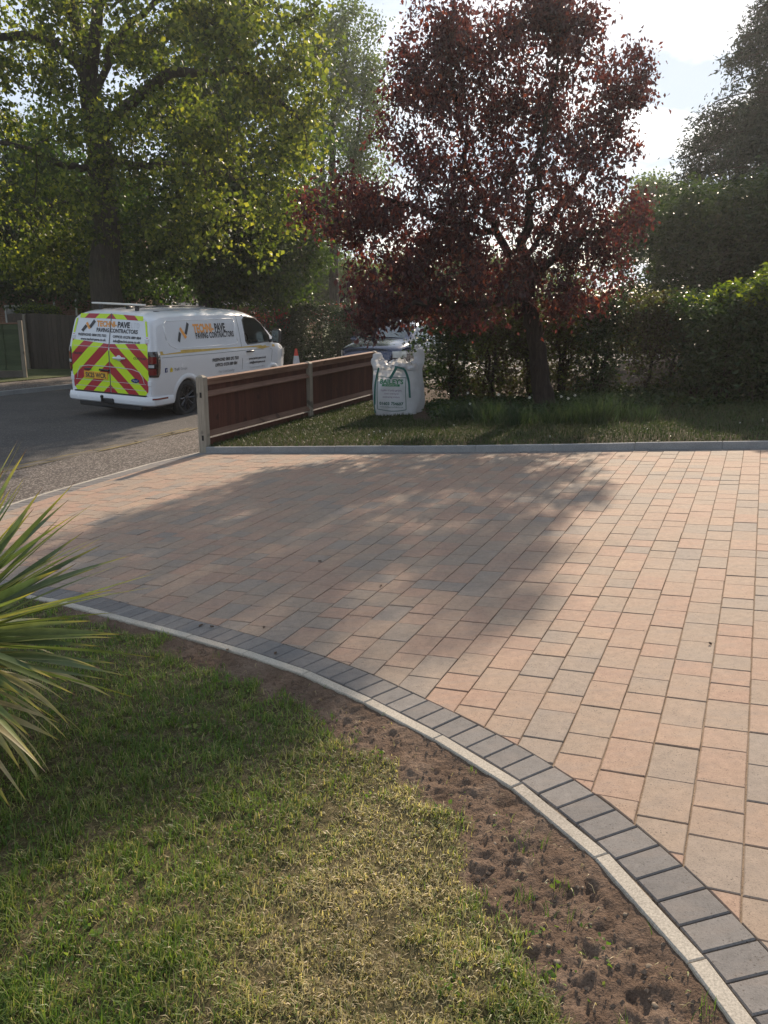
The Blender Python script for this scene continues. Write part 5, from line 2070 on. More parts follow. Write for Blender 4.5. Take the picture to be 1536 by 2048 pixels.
def sword_plant():
    c = G(-125, 1545)
    root = empty('sword_leaved_plant', (c[0], c[1], c[2]))
    tag(root, 'spiky plant of long green sword leaves with yellow tips at the lawn edge', 'plant')
    mb = MB()
    mb.tube([(0, 0, -0.05), (0.0, 0.0, 0.25), (0.01, 0.0, 0.52)], [0.09, 0.085, 0.07], 12)
    mb.build('stem', plain('fibrous_stem', (0.12, 0.085, 0.045), 0.9, bump=0.8, bscale=40), root)
    rng = random.Random(21)
    # live leaves: a full rosette
    for i in range(85):
        el = math.asin(rng.uniform(-0.40, 0.97))
        az = rng.uniform(-PI, PI)
        d = (math.cos(el) * math.cos(az), math.cos(el) * math.sin(az), math.sin(el))
        L = rng.uniform(0.64, 0.90)
        h = 0.50 + 0.10 * rng.random() + 0.03 * math.sin(el)
        sword_leaf(root, (0.05 * d[0], 0.05 * d[1], h), d, L, rng.uniform(0.020, 0.033), rng.uniform(0.0, 0.22) * (0.3 + 0.8 * math.cos(el)), rng.uniform(-0.9, 0.9), MAT['sword'], min(0.7, max(0, rng.gauss(0.30, 0.17))), rng.uniform(-0.10, 0.10))
    # those leaning over the lawn
    for i in range(58):
        el = rng.uniform(rad(-12), rad(72))
        az = rng.uniform(-1.05, 1.05)
        d = (math.cos(el) * math.cos(az), math.cos(el) * math.sin(az), math.sin(el))
        sword_leaf(root, (0.05 * d[0], 0.05 * d[1], 0.50 + 0.10 * rng.random()), d, rng.uniform(0.62, 0.86), rng.uniform(0.021, 0.038), rng.uniform(0.0, 0.25), rng.uniform(-0.9, 0.9), MAT['sword'], min(0.7, max(0, rng.gauss(0.30, 0.18))), rng.uniform(-0.10, 0.10))
    # dry ones arching over at the bottom
    for i in range(46):
        az = rng.uniform(-1.9, 1.5)
        el = rng.uniform(-0.55, 0.25)
        d = (math.cos(el) * math.cos(az), math.cos(el) * math.sin(az), math.sin(el))
        sword_leaf(root, (0.05 * d[0], 0.05 * d[1], rng.uniform(0.32, 0.50)), d, rng.uniform(0.45, 0.72), rng.uniform(0.015, 0.03), rng.uniform(0.7, 2.0), rng.uniform(-0.6, 0.6), MAT['sword'], rng.uniform(0.66, 1.0), rng.uniform(-0.3, 0.3))


sword_plant()
# ------------------------------------------------------------------ trees
def bark_mat(name, cols):
    m, w = new_mat(name)
    tc = w.n('ShaderNodeTexCoord').outputs['Object']
    mp = w.n('ShaderNodeMapping', {'Vector': tc, 'Scale': (9.0, 9.0, 1.6)}).outputs[0]
    n1 = w.noise(mp, 2.0, 6.0, 0.7, 0.8)
    col = w.ramp(n1, [(0.3, cols[0]), (0.5, cols[1]), (0.72, cols[2])])
    gm = w.noise(tc, 1.2, 3.0, 0.5)
    col = w.mix(w.ramp(gm, [(0.5, 0.0), (0.75, 0.4)]), col, (0.05, 0.06, 0.025))
    bn = w.n('ShaderNodeBump', {'Strength': 1.0, 'Distance': 0.03, 'Height': n1})
    finish(w, w.n('ShaderNodeBsdfPrincipled', {'Base Color': col, 'Roughness': 0.95, 'Specular IOR Level': 0.2, 'Normal': bn.outputs[0]}).outputs[0])
    return m


MAT['bark'] = bark_mat('lime_bark', [(0.03, 0.025, 0.018), (0.06, 0.05, 0.038), (0.10, 0.085, 0.065)])
MAT['plum_bark'] = bark_mat('plum_bark', [(0.018, 0.013, 0.011), (0.035, 0.025, 0.02), (0.06, 0.045, 0.036)])


class Skeleton:
    def __init__(self, rng):
        self.p = []
        self.par = []
        self.rmin = []
        self.limbs = []
        self.rng = rng

    def add(self, p, par, r=0.0):
        self.p.append(np.array(p, float))
        self.par.append(par)
        self.rmin.append(r)
        return len(self.p) - 1

    def path(self, pts, radii, par=-1, sub=4):
        """hand-laid limb; returns node indices"""
        cu = catmull3(pts, sub) if len(pts) > 2 else [np.array(pts[0]) + (np.array(pts[1]) - np.array(pts[0])) * t / sub for t in range(sub + 1)]
        rs = np.interp(np.linspace(0, 1, len(cu)), np.linspace(0, 1, len(radii)), radii)
        ids = []
        for i, (q, r) in enumerate(zip(cu, rs)):
            if 0 < i < len(cu) - 1:
                q = q + self.rng.normal(0, 0.28, 3) * (0.06 + r) * (0.18 if r > 0.1 else 1)
            if i == 0 and par >= 0:
                ids.append(par)
                continue
            par = self.add(q, par, r)
            ids.append(par)
        self.limbs.append((ids, [float(rs[0])] + [self.rmin[i] for i in ids[1:]]))
        return ids

    def nearest(self, p):
        P = np.array(self.p)
        return int(((P - np.array(p)) ** 2).sum(1).argmin())

    def reach(self, targets, step=0.5, sag=0.12, wob=0.10, bias=0.35, rtip=0.006):
        """grow a branch from the nearest wood to every target"""
        rng = self.rng
        root = self.p[0]
        T_ = np.array(targets)
        P0 = np.array(self.p)
        d0 = np.sqrt(((T_[:, None, :] - P0[None]) ** 2).sum(-1)).min(1)
        tips = []
        for k in np.argsort(d0):
            t = T_[k]
            P = np.array(self.p)
            v = t - P
            d = np.sqrt((v ** 2).sum(1))
            # prefer wood that lies below and inside
            cost = d * (1 + bias * np.clip(-v[:, 2] / (d + 1e-6), -0.6, 1.0)) + 0.02 * rng.random(len(P))
            j = int(cost.argmin())
            L = d[j]
            n = max(1, int(L / step))
            a = P[j]
            par = j
            wv = rng.normal(0, wob * L, 3)
            for i in range(1, n + 1):
                q = i / n
                arc = math.sin(PI * q)
                p = a + (t - a) * q + wv * arc * 0.5 + np.array([0, 0, sag * L * arc])
                par = self.add(p, par, rtip)
            tips.append(par)
        return tips

    def radii(self, expo=2.4, rtip=0.006, cap=1.0):
        n = len(self.p)
        acc = np.zeros(n)
        r = np.zeros(n)
        for i in range(n - 1, -1, -1):
            own = rtip ** expo
            s = max(acc[i], own)
            r[i] = min(s ** (1 / expo), cap)
            if self.rmin[i] > rtip:
                r[i] = self.rmin[i]
            if self.par[i] >= 0:
                acc[self.par[i]] += s
        return r

    def mesh(self, name, mat, parent, rtip=0.006, expo=2.4, cap=1.0, kmax=10):
        r = self.radii(expo, rtip, cap)
        P = np.array(self.p)
        par = np.array(self.par)
        onlimb = np.zeros(len(P), bool)
        for ids, _ in self.limbs:
            onlimb[ids[1:]] = True
        idx = np.where((par >= 0) & ~onlimb)[0]
        A, B = P[par[idx]], P[idx]
        ra, rb = np.minimum(r[par[idx]], r[idx] * 1.35 + 0.004), r[idx]
        # join smoothly along hand-laid limbs
        D = B - A
        ln = np.linalg.norm(D, axis=1)
        ok = ln > 1e-4
        A, B, D, ra, rb, ln = A[ok], B[ok], D[ok], ra[ok], rb[ok], ln[ok]
        D = D / ln[:, None]
        up = np.where(np.abs(D[:, 2:3]) > 0.9, np.array([[1.0, 0, 0]]), np.array([[0, 0, 1.0]]))
        S = np.cross(D, up)
        S /= np.linalg.norm(S, axis=1)[:, None]
        U = np.cross(S, D)
        A = A - D * np.minimum(ra, 0.05)[:, None] * 0.5
        B = B + D * np.minimum(rb, 0.2)[:, None] * 0.35
        Vs, Fs, base = [], [], 0
        for lo, hi, k in ((0, 0.02, 4), (0.02, 0.08, 6), (0.08, 9, kmax)):
            m = (rb >= lo) & (rb < hi)
            n = int(m.sum())
            if not n:
                continue
            an = np.linspace(0, 2 * PI, k, endpoint=False)
            ring = np.cos(an)[None, :, None] * S[m][:, None, :] + np.sin(an)[None, :, None] * U[m][:, None, :]
            Va = A[m][:, None, :] + ring * ra[m][:, None, None]
            Vb = B[m][:, None, :] + ring * rb[m][:, None, None]
            V = np.concatenate([Va, Vb], 1).reshape(-1, 3)
            b = base + (np.arange(n) * 2 * k)[:, None, None]
            j = np.arange(k)
            q = np.stack([j, (j + 1) % k, k + (j + 1) % k, k + j], -1)[None]
            Fs.append((b + q).reshape(-1, 4))
            Vs.append(V)
            base += len(V)
        # hand-laid limbs are continuous tubes
        mb = MB()
        for ids, rr in self.limbs:
            pts = [P[i] for i in ids]
            mb.tube(pts, [max(q, 0.004) for q in rr], kmax, cap=False)
        if mb.v:
            Vs.append(np.array(mb.v))
            Fs.append(np.array(mb.f) + base)
        return mesh_np(name, np.concatenate(Vs), np.concatenate(Fs), mat, parent, True)


def leaves(name, C, sig, n, size, mat, parent, rng, flat=0.7, droop=0.5, rmean=0.5, rstd=0.22, ratio=0.62, cl_rnd=0.12, loc=None):
    """n leaves scattered round the points C; folded kite-shaped blades"""
    C = np.asarray(C, float)
    k = rng.integers(0, len(C), n)
    off = rng.normal(0, 1, (n, 3)) * sig
    off[:, 2] *= flat
    p = C[k] + off
    # hanging direction and face normal
    az = rng.uniform(0, 2 * PI, n)
    el = rng.normal(-droop, 0.5, n)
    d = np.stack([np.cos(az) * np.cos(el), np.sin(az) * np.cos(el), np.sin(el)], -1)
    nr = rng.normal(0, 1, (n, 3)) + np.array([0, 0, 0.8])
    s = np.cross(d, nr)
    s /= np.linalg.norm(s, axis=1)[:, None] + 1e-9
    nn = np.cross(s, d)
    L = size * rng.uniform(0.5, 1.45, n)
    W = L * ratio
    V = np.empty((n, 4, 3), np.float32)
    V[:, 0] = p
    V[:, 1] = p + d * (L * 0.45)[:, None] + s * (W * 0.5)[:, None] + nn * (L * 0.10)[:, None]
    V[:, 2] = p + d * L[:, None] - nn * (L * 0.08)[:, None]
    V[:, 3] = p + d * (L * 0.45)[:, None] - s * (W * 0.5)[:, None] + nn * (L * 0.10)[:, None]
    b = (np.arange(n) * 4)[:, None]
    F = np.concatenate([b + np.array([[0, 1, 2]]), b + np.array([[0, 2, 3]])], 1).reshape(-1, 3)
    crnd = rng.normal(0, cl_rnd, len(C))
    rnd = np.clip(rng.normal(rmean, rstd, n) + crnd[k], 0, 1)
    return mesh_np(name, V.reshape(-1, 3), F, mat, parent, False, fattr={'rnd': np.repeat(rnd, 2)})


def ellipsoid_pts(rng, n, blobs, shell=0.55):
    """points through a union of ellipsoids (cx,cy,cz,rx,ry,rz,weight), more of them near the surface"""
    w = np.array([b[6] for b in blobs], float)
    w /= w.sum()
    k = rng.choice(len(blobs), n, p=w)
    B = np.array([b[:6] for b in blobs], float)[k]
    v = rng.normal(0, 1, (n, 3))
    v /= np.linalg.norm(v, axis=1)[:, None]
    r = rng.random(n) ** (1 / 3 * (1 - shell) + 0.12)
    return B[:, :3] + v * r[:, None] * B[:, 3:]


MAT['lime'] = leaf_mat('lime_leaves', [(0.0, (0.022, 0.034, 0.010)), (0.4, (0.046, 0.070, 0.016)), (0.7, (0.092, 0.115, 0.024)), (1.0, (0.17, 0.18, 0.04))], 0.5, (1.3, 1.25, 0.45), boost=2.3, clump=0.35)
MAT['lime_dark'] = leaf_mat('dark_lime_leaves', [(0.0, (0.018, 0.036, 0.010)), (0.5, (0.038, 0.070, 0.014)), (1.0, (0.09, 0.13, 0.025))], 0.45, (1.2, 1.3, 0.5), boost=1.4, clump=0.35)
MAT['ash'] = leaf_mat('ash_leaves', [(0.0, (0.05, 0.075, 0.03)), (0.5, (0.085, 0.115, 0.045)), (1.0, (0.14, 0.17, 0.07))], 0.5, (1.15, 1.25, 0.7), boost=1.4, clump=0.3)
MAT['plum'] = leaf_mat('plum_leaves', [(0.0, (0.032, 0.017, 0.019)), (0.45, (0.062, 0.027, 0.027)), (0.75, (0.10, 0.036, 0.030)), (1.0, (0.19, 0.07, 0.035))], 0.42, (1.35, 0.82, 0.70), rough=0.36, boost=1.5, clump=0.8)
MAT['conifer'] = leaf_mat('conifer_sprays', [(0.0, (0.018, 0.030, 0.018)), (0.5, (0.034, 0.052, 0.028)), (1.0, (0.06, 0.08, 0.04))], 0.2, (1.1, 1.1, 0.8), boost=1.2, clump=0.5)
MAT['laurel'] = leaf_mat('dark_shrub_leaves', [(0.0, (0.016, 0.034, 0.012)), (0.5, (0.032, 0.058, 0.018)), (1.0, (0.07, 0.095, 0.03))], 0.35, (1.2, 1.25, 0.5), rough=0.38, boost=1.3, clump=0.6)
MAT['lit_top'] = leaf_mat('yellow_green_hedge_leaves', [(0.0, (0.045, 0.08, 0.012)), (0.5, (0.10, 0.15, 0.018)), (1.0, (0.22, 0.25, 0.03))], 0.5, (1.2, 1.2, 0.35), boost=1.4, clump=1.2)  # bright leaf tone: sun on the hedge tops put into the colour
MAT['hawthorn'] = leaf_mat('mixed_hedge_leaves', [(0.0, (0.045, 0.028, 0.015)), (0.35, (0.05, 0.055, 0.018)), (0.7, (0.07, 0.095, 0.022)), (1.0, (0.13, 0.16, 0.04))], 0.45, (1.2, 1.2, 0.5), boost=1.4, clump=1.0)
MAT['yew'] = leaf_mat('clipped_yew', [(0.0, (0.012, 0.024, 0.009)), (0.5, (0.022, 0.040, 0.013)), (1.0, (0.045, 0.07, 0.02))], 0.25, (1.2, 1.3, 0.5), boost=1.2, clump=1.5)
MAT['photinia'] = leaf_mat('red_tip_hedge', [(0.0, (0.10, 0.016, 0.014)), (0.5, (0.22, 0.025, 0.022)), (1.0, (0.38, 0.05, 0.04))], 0.4, (1.4, 0.5, 0.5), boost=1.3, clump=1.0)


def big_lime():
    rng = np.random.default_rng(101)
    D = 23.5
    b = at(214, 700, D)
    gz = float(T(b[0], b[1])) + 0.1
    root = empty('lime_tree', (b[0], b[1], gz))
    tag(root, 'large spreading lime tree with dark forked trunk behind the van', 'tree')
    loc = lambda px, py, dy=0.0: at(px, py, D + dy) - np.array([b[0], b[1], gz])
    sk = Skeleton(rng)
    tr = sk.path([(0, 0, -0.2), loc(212, 560), loc(212, 450), loc(205, 360), loc(190, 250), loc(178, 165)], [0.52, 0.40, 0.36, 0.33, 0.31, 0.26], sub=5)
    top = tr[-1]
    l1 = sk.path([sk.p[top], loc(150, 120, .3), loc(100, 85, .2), loc(50, 72, -.3), loc(-30, 80, -.8), loc(-120, 110, -1.5)], [0.17, 0.15, 0.13, 0.11, 0.08, 0.05], top, 5)
    l2 = sk.path([sk.p[top], loc(176, 100), loc(150, 40, .4), loc(136, -30, .5), loc(130, -140, .7), loc(140, -280, .6)], [0.2, 0.18, 0.16, 0.14, 0.11, 0.07], top, 5)
    l3 = sk.path([sk.p[top], loc(188, 100, -.4), loc(196, 20, -.6), loc(210, -90, -.8), loc(235, -230, -.8)], [0.18, 0.16, 0.14, 0.11, 0.07], top, 5)
    j = tr[-7]
    l4 = sk.path([sk.p[j], loc(250, 215, -.6), loc(300, 175, -1.2), loc(345, 145, -1.8), loc(400, 148, -2.2), loc(465, 140, -2.6), loc(530, 170, -3.0), loc(600, 240, -3.3)], [0.14, 0.14, 0.125, 0.115, 0.10, 0.085, 0.06, 0.03], j, 4)
    l5 = sk.path([sk.p[tr[-4]], loc(215, 110, -.3), loc(250, 60, -1), loc(330, -10, -1.6), loc(430, -80, -2)], [0.1, 0.09, 0.08, 0.06, 0.04], tr[-4], 4)
    l6 = sk.path([sk.p[tr[-10]], loc(130, 330, -1), loc(40, 290, -2), loc(-60, 280, -2.6)], [0.10, 0.08, 0.06, 0.04], tr[-10], 4)
    l7 = sk.path([sk.p[tr[-9]], loc(290, 330, -1.5), loc(390, 330, -2.5), loc(470, 360, -3)], [0.09, 0.075, 0.055, 0.03], tr[-9], 4)
    l8 = sk.path([sk.p[tr[-12]], loc(130, 400, 1.5), loc(30, 420, 2.5)], [0.08, 0.06, 0.03], tr[-12], 4)
    # crown: blobs given by their place in the picture and their depth
    blobs = []
    for px, py, dy, rx, ry, rz, wt in [(60, 60, 0, 3.4, 3.0, 2.2, 3.0), (-120, 200, -1, 3.2, 3, 2.6, 2.0), (250, -40, -0.5, 3.5, 3.4, 2.2, 3.0), (430, 60, -2, 2.7, 2.2, 1.6, 2.2), (540, 190, -3, 1.9, 1.8, 1.7, 1.5), (330, 250, -2, 2.0, 1.8, 1.2, 1.0), (520, 330, -3, 1.6, 1.6, 1.5, 1.0), (80, 300, -2, 2.8, 2.4, 1.7, 1.6), (60, 470, 1.0, 2.8, 2.2, 1.2, 1.6), (430, 400, -2.5, 2.0, 1.6, 1.4, 1.0), (160, -260, 0, 4.5, 4.0, 2.4, 2.2), (-140, -60, 0, 3.6, 3.4, 2.4, 1.4), (300, 480, -1.0, 1.8, 1.6, 1.0, 0.7), (150, 530, 1.5, 2.0, 1.6, 0.7, 0.7)]:
        c = loc(px, py, dy)
        blobs.append((c[0], c[1], c[2], rx, ry, rz, wt))
    pts = ellipsoid_pts(rng, 430, blobs)
    pts = pts[(pts[:, 2] > 1.9)]
    tips = sk.reach(pts, 0.55, 0.10, 0.09, 0.35)
    sk.mesh('trunk', MAT['bark'], root, rtip=0.010, expo=2.5, cap=0.16, kmax=14)
    par = np.array(sk.par)
    P = np.array(sk.p)
    C = np.concatenate([P[tips], 0.5 * (P[tips] + P[par[tips]])])
    leaves('crown', C, np.array([0.26, 0.26, 0.26]), 56000, 0.115, MAT['lime'], root, rng, 0.8, 0.6, 0.5, 0.27, 0.8)


def plain_tree(name, label, px, py_base, D, trunk, blobs, n_br, n_lf, lsize, mat, seed, bark='bark', sig=0.4, rm=0.5, sag=0.1, group=None, crown_name='crown', gz=None, zmin=1.2, stems=None, bias=0.35):
    """trunk: list of (px, py, dy, r); blobs: (px, py, dy, rx, ry, rz, w) in the picture at distance D"""
    rng = np.random.default_rng(seed)
    b = at(px, py_base, D)
    gz = float(T(b[0], b[1])) + 0.08 if gz is None else gz
    root = empty(name, (b[0], b[1], gz))
    tag(root, label, 'tree', group)
    loc = lambda px_, py_, dy=0.0: at(px_, py_, D + dy) - np.array([b[0], b[1], gz])
    sk = Skeleton(rng)
    first = True
    for t in ([trunk] + (stems or [])):
        pts = [loc(q[0], q[1], q[2]) for q in t]
        if first:
            pts = [np.array([0, 0, -0.2])] + pts
            sk.path(pts, [t[0][3] * 1.25] + [q[3] for q in t], sub=5)
            first = False
        else:
            j = sk.nearest(pts[0])
            sk.path([sk.p[j]] + pts, [t[0][3]] + [q[3] for q in t], j, 5)
    bl_ = []
    for q in blobs:
        c = loc(q[0], q[1], q[2])
        bl_.append((c[0], c[1], c[2], q[3], q[4], q[5], q[6]))
    pts = ellipsoid_pts(rng, n_br, bl_)
    pts = pts[pts[:, 2] > zmin]
    tips = sk.reach(pts, 0.5, sag, 0.09, bias)
    sk.mesh('trunk', MAT[bark], root, rtip=0.009, expo=2.5, cap=0.12, kmax=12)
    par = np.array(sk.par)
    P = np.array(sk.p)
    C = np.concatenate([P[tips], 0.5 * (P[tips] + P[par[tips]])])
    leaves(crown_name, C, np.array([sig] * 3), n_lf, lsize, MAT[mat], root, rng, 0.8, 0.6, rm, 0.25, 0.8)
    return root


def plum():
    rng = np.random.default_rng(55)
    b = G(1084, 815, 0.1)
    D = b[1]
    root = empty('plum_tree', (b[0], b[1], b[2] - 0.02))
    tag(root, 'purple leaved plum tree with leaning dark trunk in the back lawn bed', 'tree')
    loc = lambda px, py, dy=0.0: at(px, py, D + dy) - np.array([b[0], b[1], b[2] - 0.02])
    sk = Skeleton(rng)
    tr = sk.path([(0.02, 0, -0.2), loc(1083, 765), loc(1072, 690), loc(1060, 620), loc(1052, 560)], [0.20, 0.15, 0.132, 0.12, 0.105], sub=6)
    top = tr[-1]
    a = sk.path([sk.p[top], loc(1050, 500, -.2), loc(1056, 430, -.4), loc(1075, 350, -.5), loc(1090, 260, -.5), loc(1110, 160, -.5), loc(1120, 70, -.4)], [0.085, 0.07, 0.06, 0.048, 0.035, 0.024, 0.012], top, 4)
    c = sk.path([sk.p[top], loc(1015, 500, .2), loc(975, 430, .3), loc(940, 340, .3), loc(915, 230, .3), loc(900, 110, .3), loc(895, 50, .3)], [0.08, 0.065, 0.052, 0.04, 0.03, 0.02, 0.012], top, 4)
    e = sk.path([sk.p[tr[-3]], loc(1010, 600, -.5), loc(930, 610, -1.0), loc(850, 600, -1.4), loc(790, 620, -1.6)], [0.07, 0.06, 0.05, 0.035, 0.02], tr[-3], 4)
    f = sk.path([sk.p[a[3]], loc(1110, 430, .3), loc(1170, 350, .5), loc(1230, 260, .6), loc(1280, 190, .6)], [0.045, 0.035, 0.027, 0.02, 0.01], a[3], 4)
    g2 = sk.path([sk.p[c[6]], loc(880, 440, -.5), loc(800, 400, -.9), loc(710, 390, -1.1)], [0.055, 0.045, 0.03, 0.015], c[6], 4)
    h = sk.path([sk.p[tr[-2]], loc(1110, 520, -.6), loc(1180, 470, -1.0), loc(1240, 450, -1.2)], [0.06, 0.05, 0.035, 0.02], tr[-2], 4)
    blobs = []
    for px, py, dy, rx, ry, rz, wt in [(1000, 130, 0, 1.45, 1.3, 0.85, 2.4), (900, 260, 0, 1.2, 1.2, 1.0, 2.2), (1130, 160, 0, 1.1, 1.2, 0.9, 1.6), (1235, 165, .4, 0.75, 0.8, 0.50, 0.9), (1080, 330, 0, 1.3, 1.4, 0.9, 2.2), (1215, 300, .3, 0.5, 0.7, 0.38, 0.5), (820, 440, -.6, 1.1, 1.2, 0.75, 2.0), (700, 420, -.9, 0.75, 0.8, 0.5, 1.0), (1000, 470, -.4, 1.4, 1.4, 0.7, 2.0), (1190, 440, -.5, 0.75, 1.1, 0.65, 1.2), (790, 575, -1.0, 0.72, 0.8, 0.50, 1.2), (940, 570, -.6, 1.1, 1.1, 0.6, 1.8), (1150, 560, -.4, 0.8, 1.0, 0.5, 1.0), (860, 120, .2, 0.8, 0.9, 0.6, 0.8), (745, 640, -1.4, 0.35, 0.4, 0.16, 0.25), (1120, 40, 0, 0.6, 0.6, 0.4, 0.5), (1000, 40, 0, 1.2, 0.9, 0.35, 0.9)]:
        q = loc(px, py, dy)
        blobs.append((q[0], q[1], q[2], rx, ry, rz, wt))
    pts = ellipsoid_pts(rng, 900, blobs)
    tips = sk.reach(pts, 0.28, 0.10, 0.10, 0.3, 0.004)
    sk.mesh('trunk', MAT['plum_bark'], root, rtip=0.0042, expo=2.4, cap=0.05, kmax=14)
    par = np.array(sk.par)
    P = np.array(sk.p)
    C = np.concatenate([P[tips], P[par[tips]], 0.5 * (P[tips] + P[par[tips]])])
    leaves('crown', C, np.array([0.11, 0.11, 0.11]), 52000, 0.074, MAT['plum'], root, rng, 1.0, 0.75, 0.45, 0.22, 0.55)


big_lime()
plum()
# second lime, darker, trunk hidden low behind the first
plain_tree('lime_tree', 'dark lime tree with low hanging branches right of the forked lime trunk', 420, 690, 28.0,
           [(420, 600, 0, .34), (424, 500, 0, .30), (420, 400, 0, .26), (412, 300, 0, .2), (405, 200, 0, .14), (400, 100, 0, .08)],
           [(420, 130, 0, 2.6, 2.6, 2.2, 2), (330, 330, 0, 2.4, 2.4, 2.0, 2), (500, 300, 0, 2.6, 2.4, 2.4, 2.4), (560, 450, -1, 2.0, 2.0, 1.6, 1.6), (430, 480, -1, 2.6, 2.2, 1.6, 2), (520, 560, -1, 1.9, 1.8, 0.8, 1.2), (330, 520, 0, 1.8, 1.8, 1.0, 1)],
           330, 62000, 0.12, 'lime_dark', 202, sig=0.32, zmin=1.5)
# loose pale tree between the limes and the plum
plain_tree('ash_tree', 'tall thin pale green tree between the limes and the plum', 670, 680, 36.0,
           [(668, 560, 0, .20), (668, 400, 0, .15), (665, 250, 0, .11), (690, 120, 0, .06), (695, 60, 0, .03)],
           [(690, 90, 0, 1.6, 1.6, 1.5, 2), (640, 170, 0, 1.6, 1.6, 1.8, 2), (720, 210, 0, 1.3, 1.5, 2.0, 2), (670, 320, 0, 1.9, 1.8, 1.7, 2), (740, 330, 0, 1.2, 1.4, 1.5, 1), (650, 440, 0, 1.8, 1.8, 1.4, 1.5), (620, 60, 0, 1.2, 1.2, 0.9, .8)],
           300, 26000, 0.11, 'ash', 303, sig=0.30, zmin=2.0, stems=[[(650, 420, .3, .09), (645, 260, .5, .07), (640, 130, .5, .03)], [(692, 430, -.3, .09), (712, 300, -.5, .07), (730, 180, -.5, .03)]])
# trees closing the view behind
plain_tree('background_tree', 'broad dark green tree behind the fence at the street corner', 60, 690, 34.0,
           [(60, 600, 0, .3), (62, 500, 0, .25), (60, 400, 0, .2), (58, 300, 0, .1)],
           [(40, 330, 0, 3.4, 3, 2.6, 2), (130, 430, 0, 2.6, 2.4, 2.0, 2), (-60, 450, 0, 3, 3, 2, 2), (60, 540, 0, 3.6, 2.6, 1.0, 2), (250, 560, 0, 3.0, 2.0, 0.9, 1.5)],
           240, 42000, 0.15, 'lime_dark', 404, sig=0.5, rm=0.3, zmin=1.5)
plain_tree('background_tree', 'rounded green tree far behind the red tipped hedge', 560, 680, 46.0,
           [(560, 600, 0, .25), (560, 540, 0, .2), (560, 480, 0, .12)],
           [(540, 520, 0, 3.0, 2.6, 1.6, 2), (620, 540, 0, 2.6, 2.4, 1.4, 2), (470, 550, 0, 2.4, 2.4, 1.2, 1.5), (700, 560, 0, 2.4, 2.4, 1.2, 1.5)],
           160, 26000, 0.17, 'ash', 505, sig=0.5, rm=0.6, zmin=1.4)
plain_tree('background_tree', 'far hazy tree seen under the plum branches', 900, 680, 52.0,
           [(900, 600, 0, .25), (900, 560, 0, .2), (900, 520, 0, .1)],
           [(850, 560, 0, 3.4, 2.6, 1.5, 2), (960, 570, 0, 3.2, 2.4, 1.4, 2), (1070, 575, 0, 3.2, 2.4, 1.4, 2), (760, 570, 0, 2.8, 2.4, 1.2, 2)],
           160, 26000, 0.18, 'ash', 606, sig=0.55, rm=0.55, zmin=1.2)
plain_tree('background_tree', 'pale small tree peeping over the dark shrubs', 1310, 680, 40.0,
           [(1310, 560, 0, .2), (1308, 470, 0, .15), (1306, 420, 0, .08)],
           [(1306, 400, 0, 1.1, 1.2, 1.0, 2), (1290, 450, 0, 1.6, 1.5, 1.1, 2), (1350, 440, 0, 1.3, 1.3, 0.9, 1.4)],
           130, 16000, 0.13, 'ash', 707, sig=0.32, rm=0.5, zmin=1.2)


def conifer():
    rng = np.random.default_rng(77)
    D = 27.0
    b = at(1505, 690, D)
    gz = float(T(b[0], b[1])) + 0.05
    root = empty('conifer_tree', (b[0], b[1], gz))
    tag(root, 'tall dark conifer rising beyond the hedge at the edge of view', 'tree')
    top = at(1528, -90, D) - np.array([b[0], b[1], gz])
    H = top[2]
    mb = MB()
    mb.tube([(0, 0, -0.2), (0.05, 0, H * 0.5), (0.1, 0, H)], [0.32, 0.2, 0.03], 10)
    mb.build('trunk', MAT['bark'], root, smooth=True)
    C, br = [], MB()
    for i in range(260):
        t = (i + rng.random()) / 260
        z = 1.0 + (H - 1.0) * t
        R = (4.0 * (1 - t) ** 0.8 + 0.15) * rng.uniform(0.70, 1.12)
        az = rng.uniform(0, 2 * PI)
        d = np.array([math.cos(az), math.sin(az), 0])
        n = max(3, int(R / 0.22))
        pts = []
        for k in range(n + 1):
            q = k / n
            p = np.array([0.0, 0, z]) + d * R * q + np.array([0, 0, 0.25 * R * q - 0.32 * R * q * q])
            pts.append(p)
            if q > 0.25:
                C.append(p)
                C.append(p + np.array([rng.normal(0, .12), rng.normal(0, .12), -0.12]))
        br.tube(pts[::max(1, n // 4)] if n >= 4 else [pts[0], pts[-1]], 0.02, 4, cap=False)
    br.build('branches', MAT['bark'], root)
    leaves('crown', np.array(C), np.array([0.14, 0.14, 0.16]), 92000, 0.15, MAT['conifer'], root, rng, 1.0, 0.45, 0.5, 0.2, 0.32)


conifer()


front_grass()


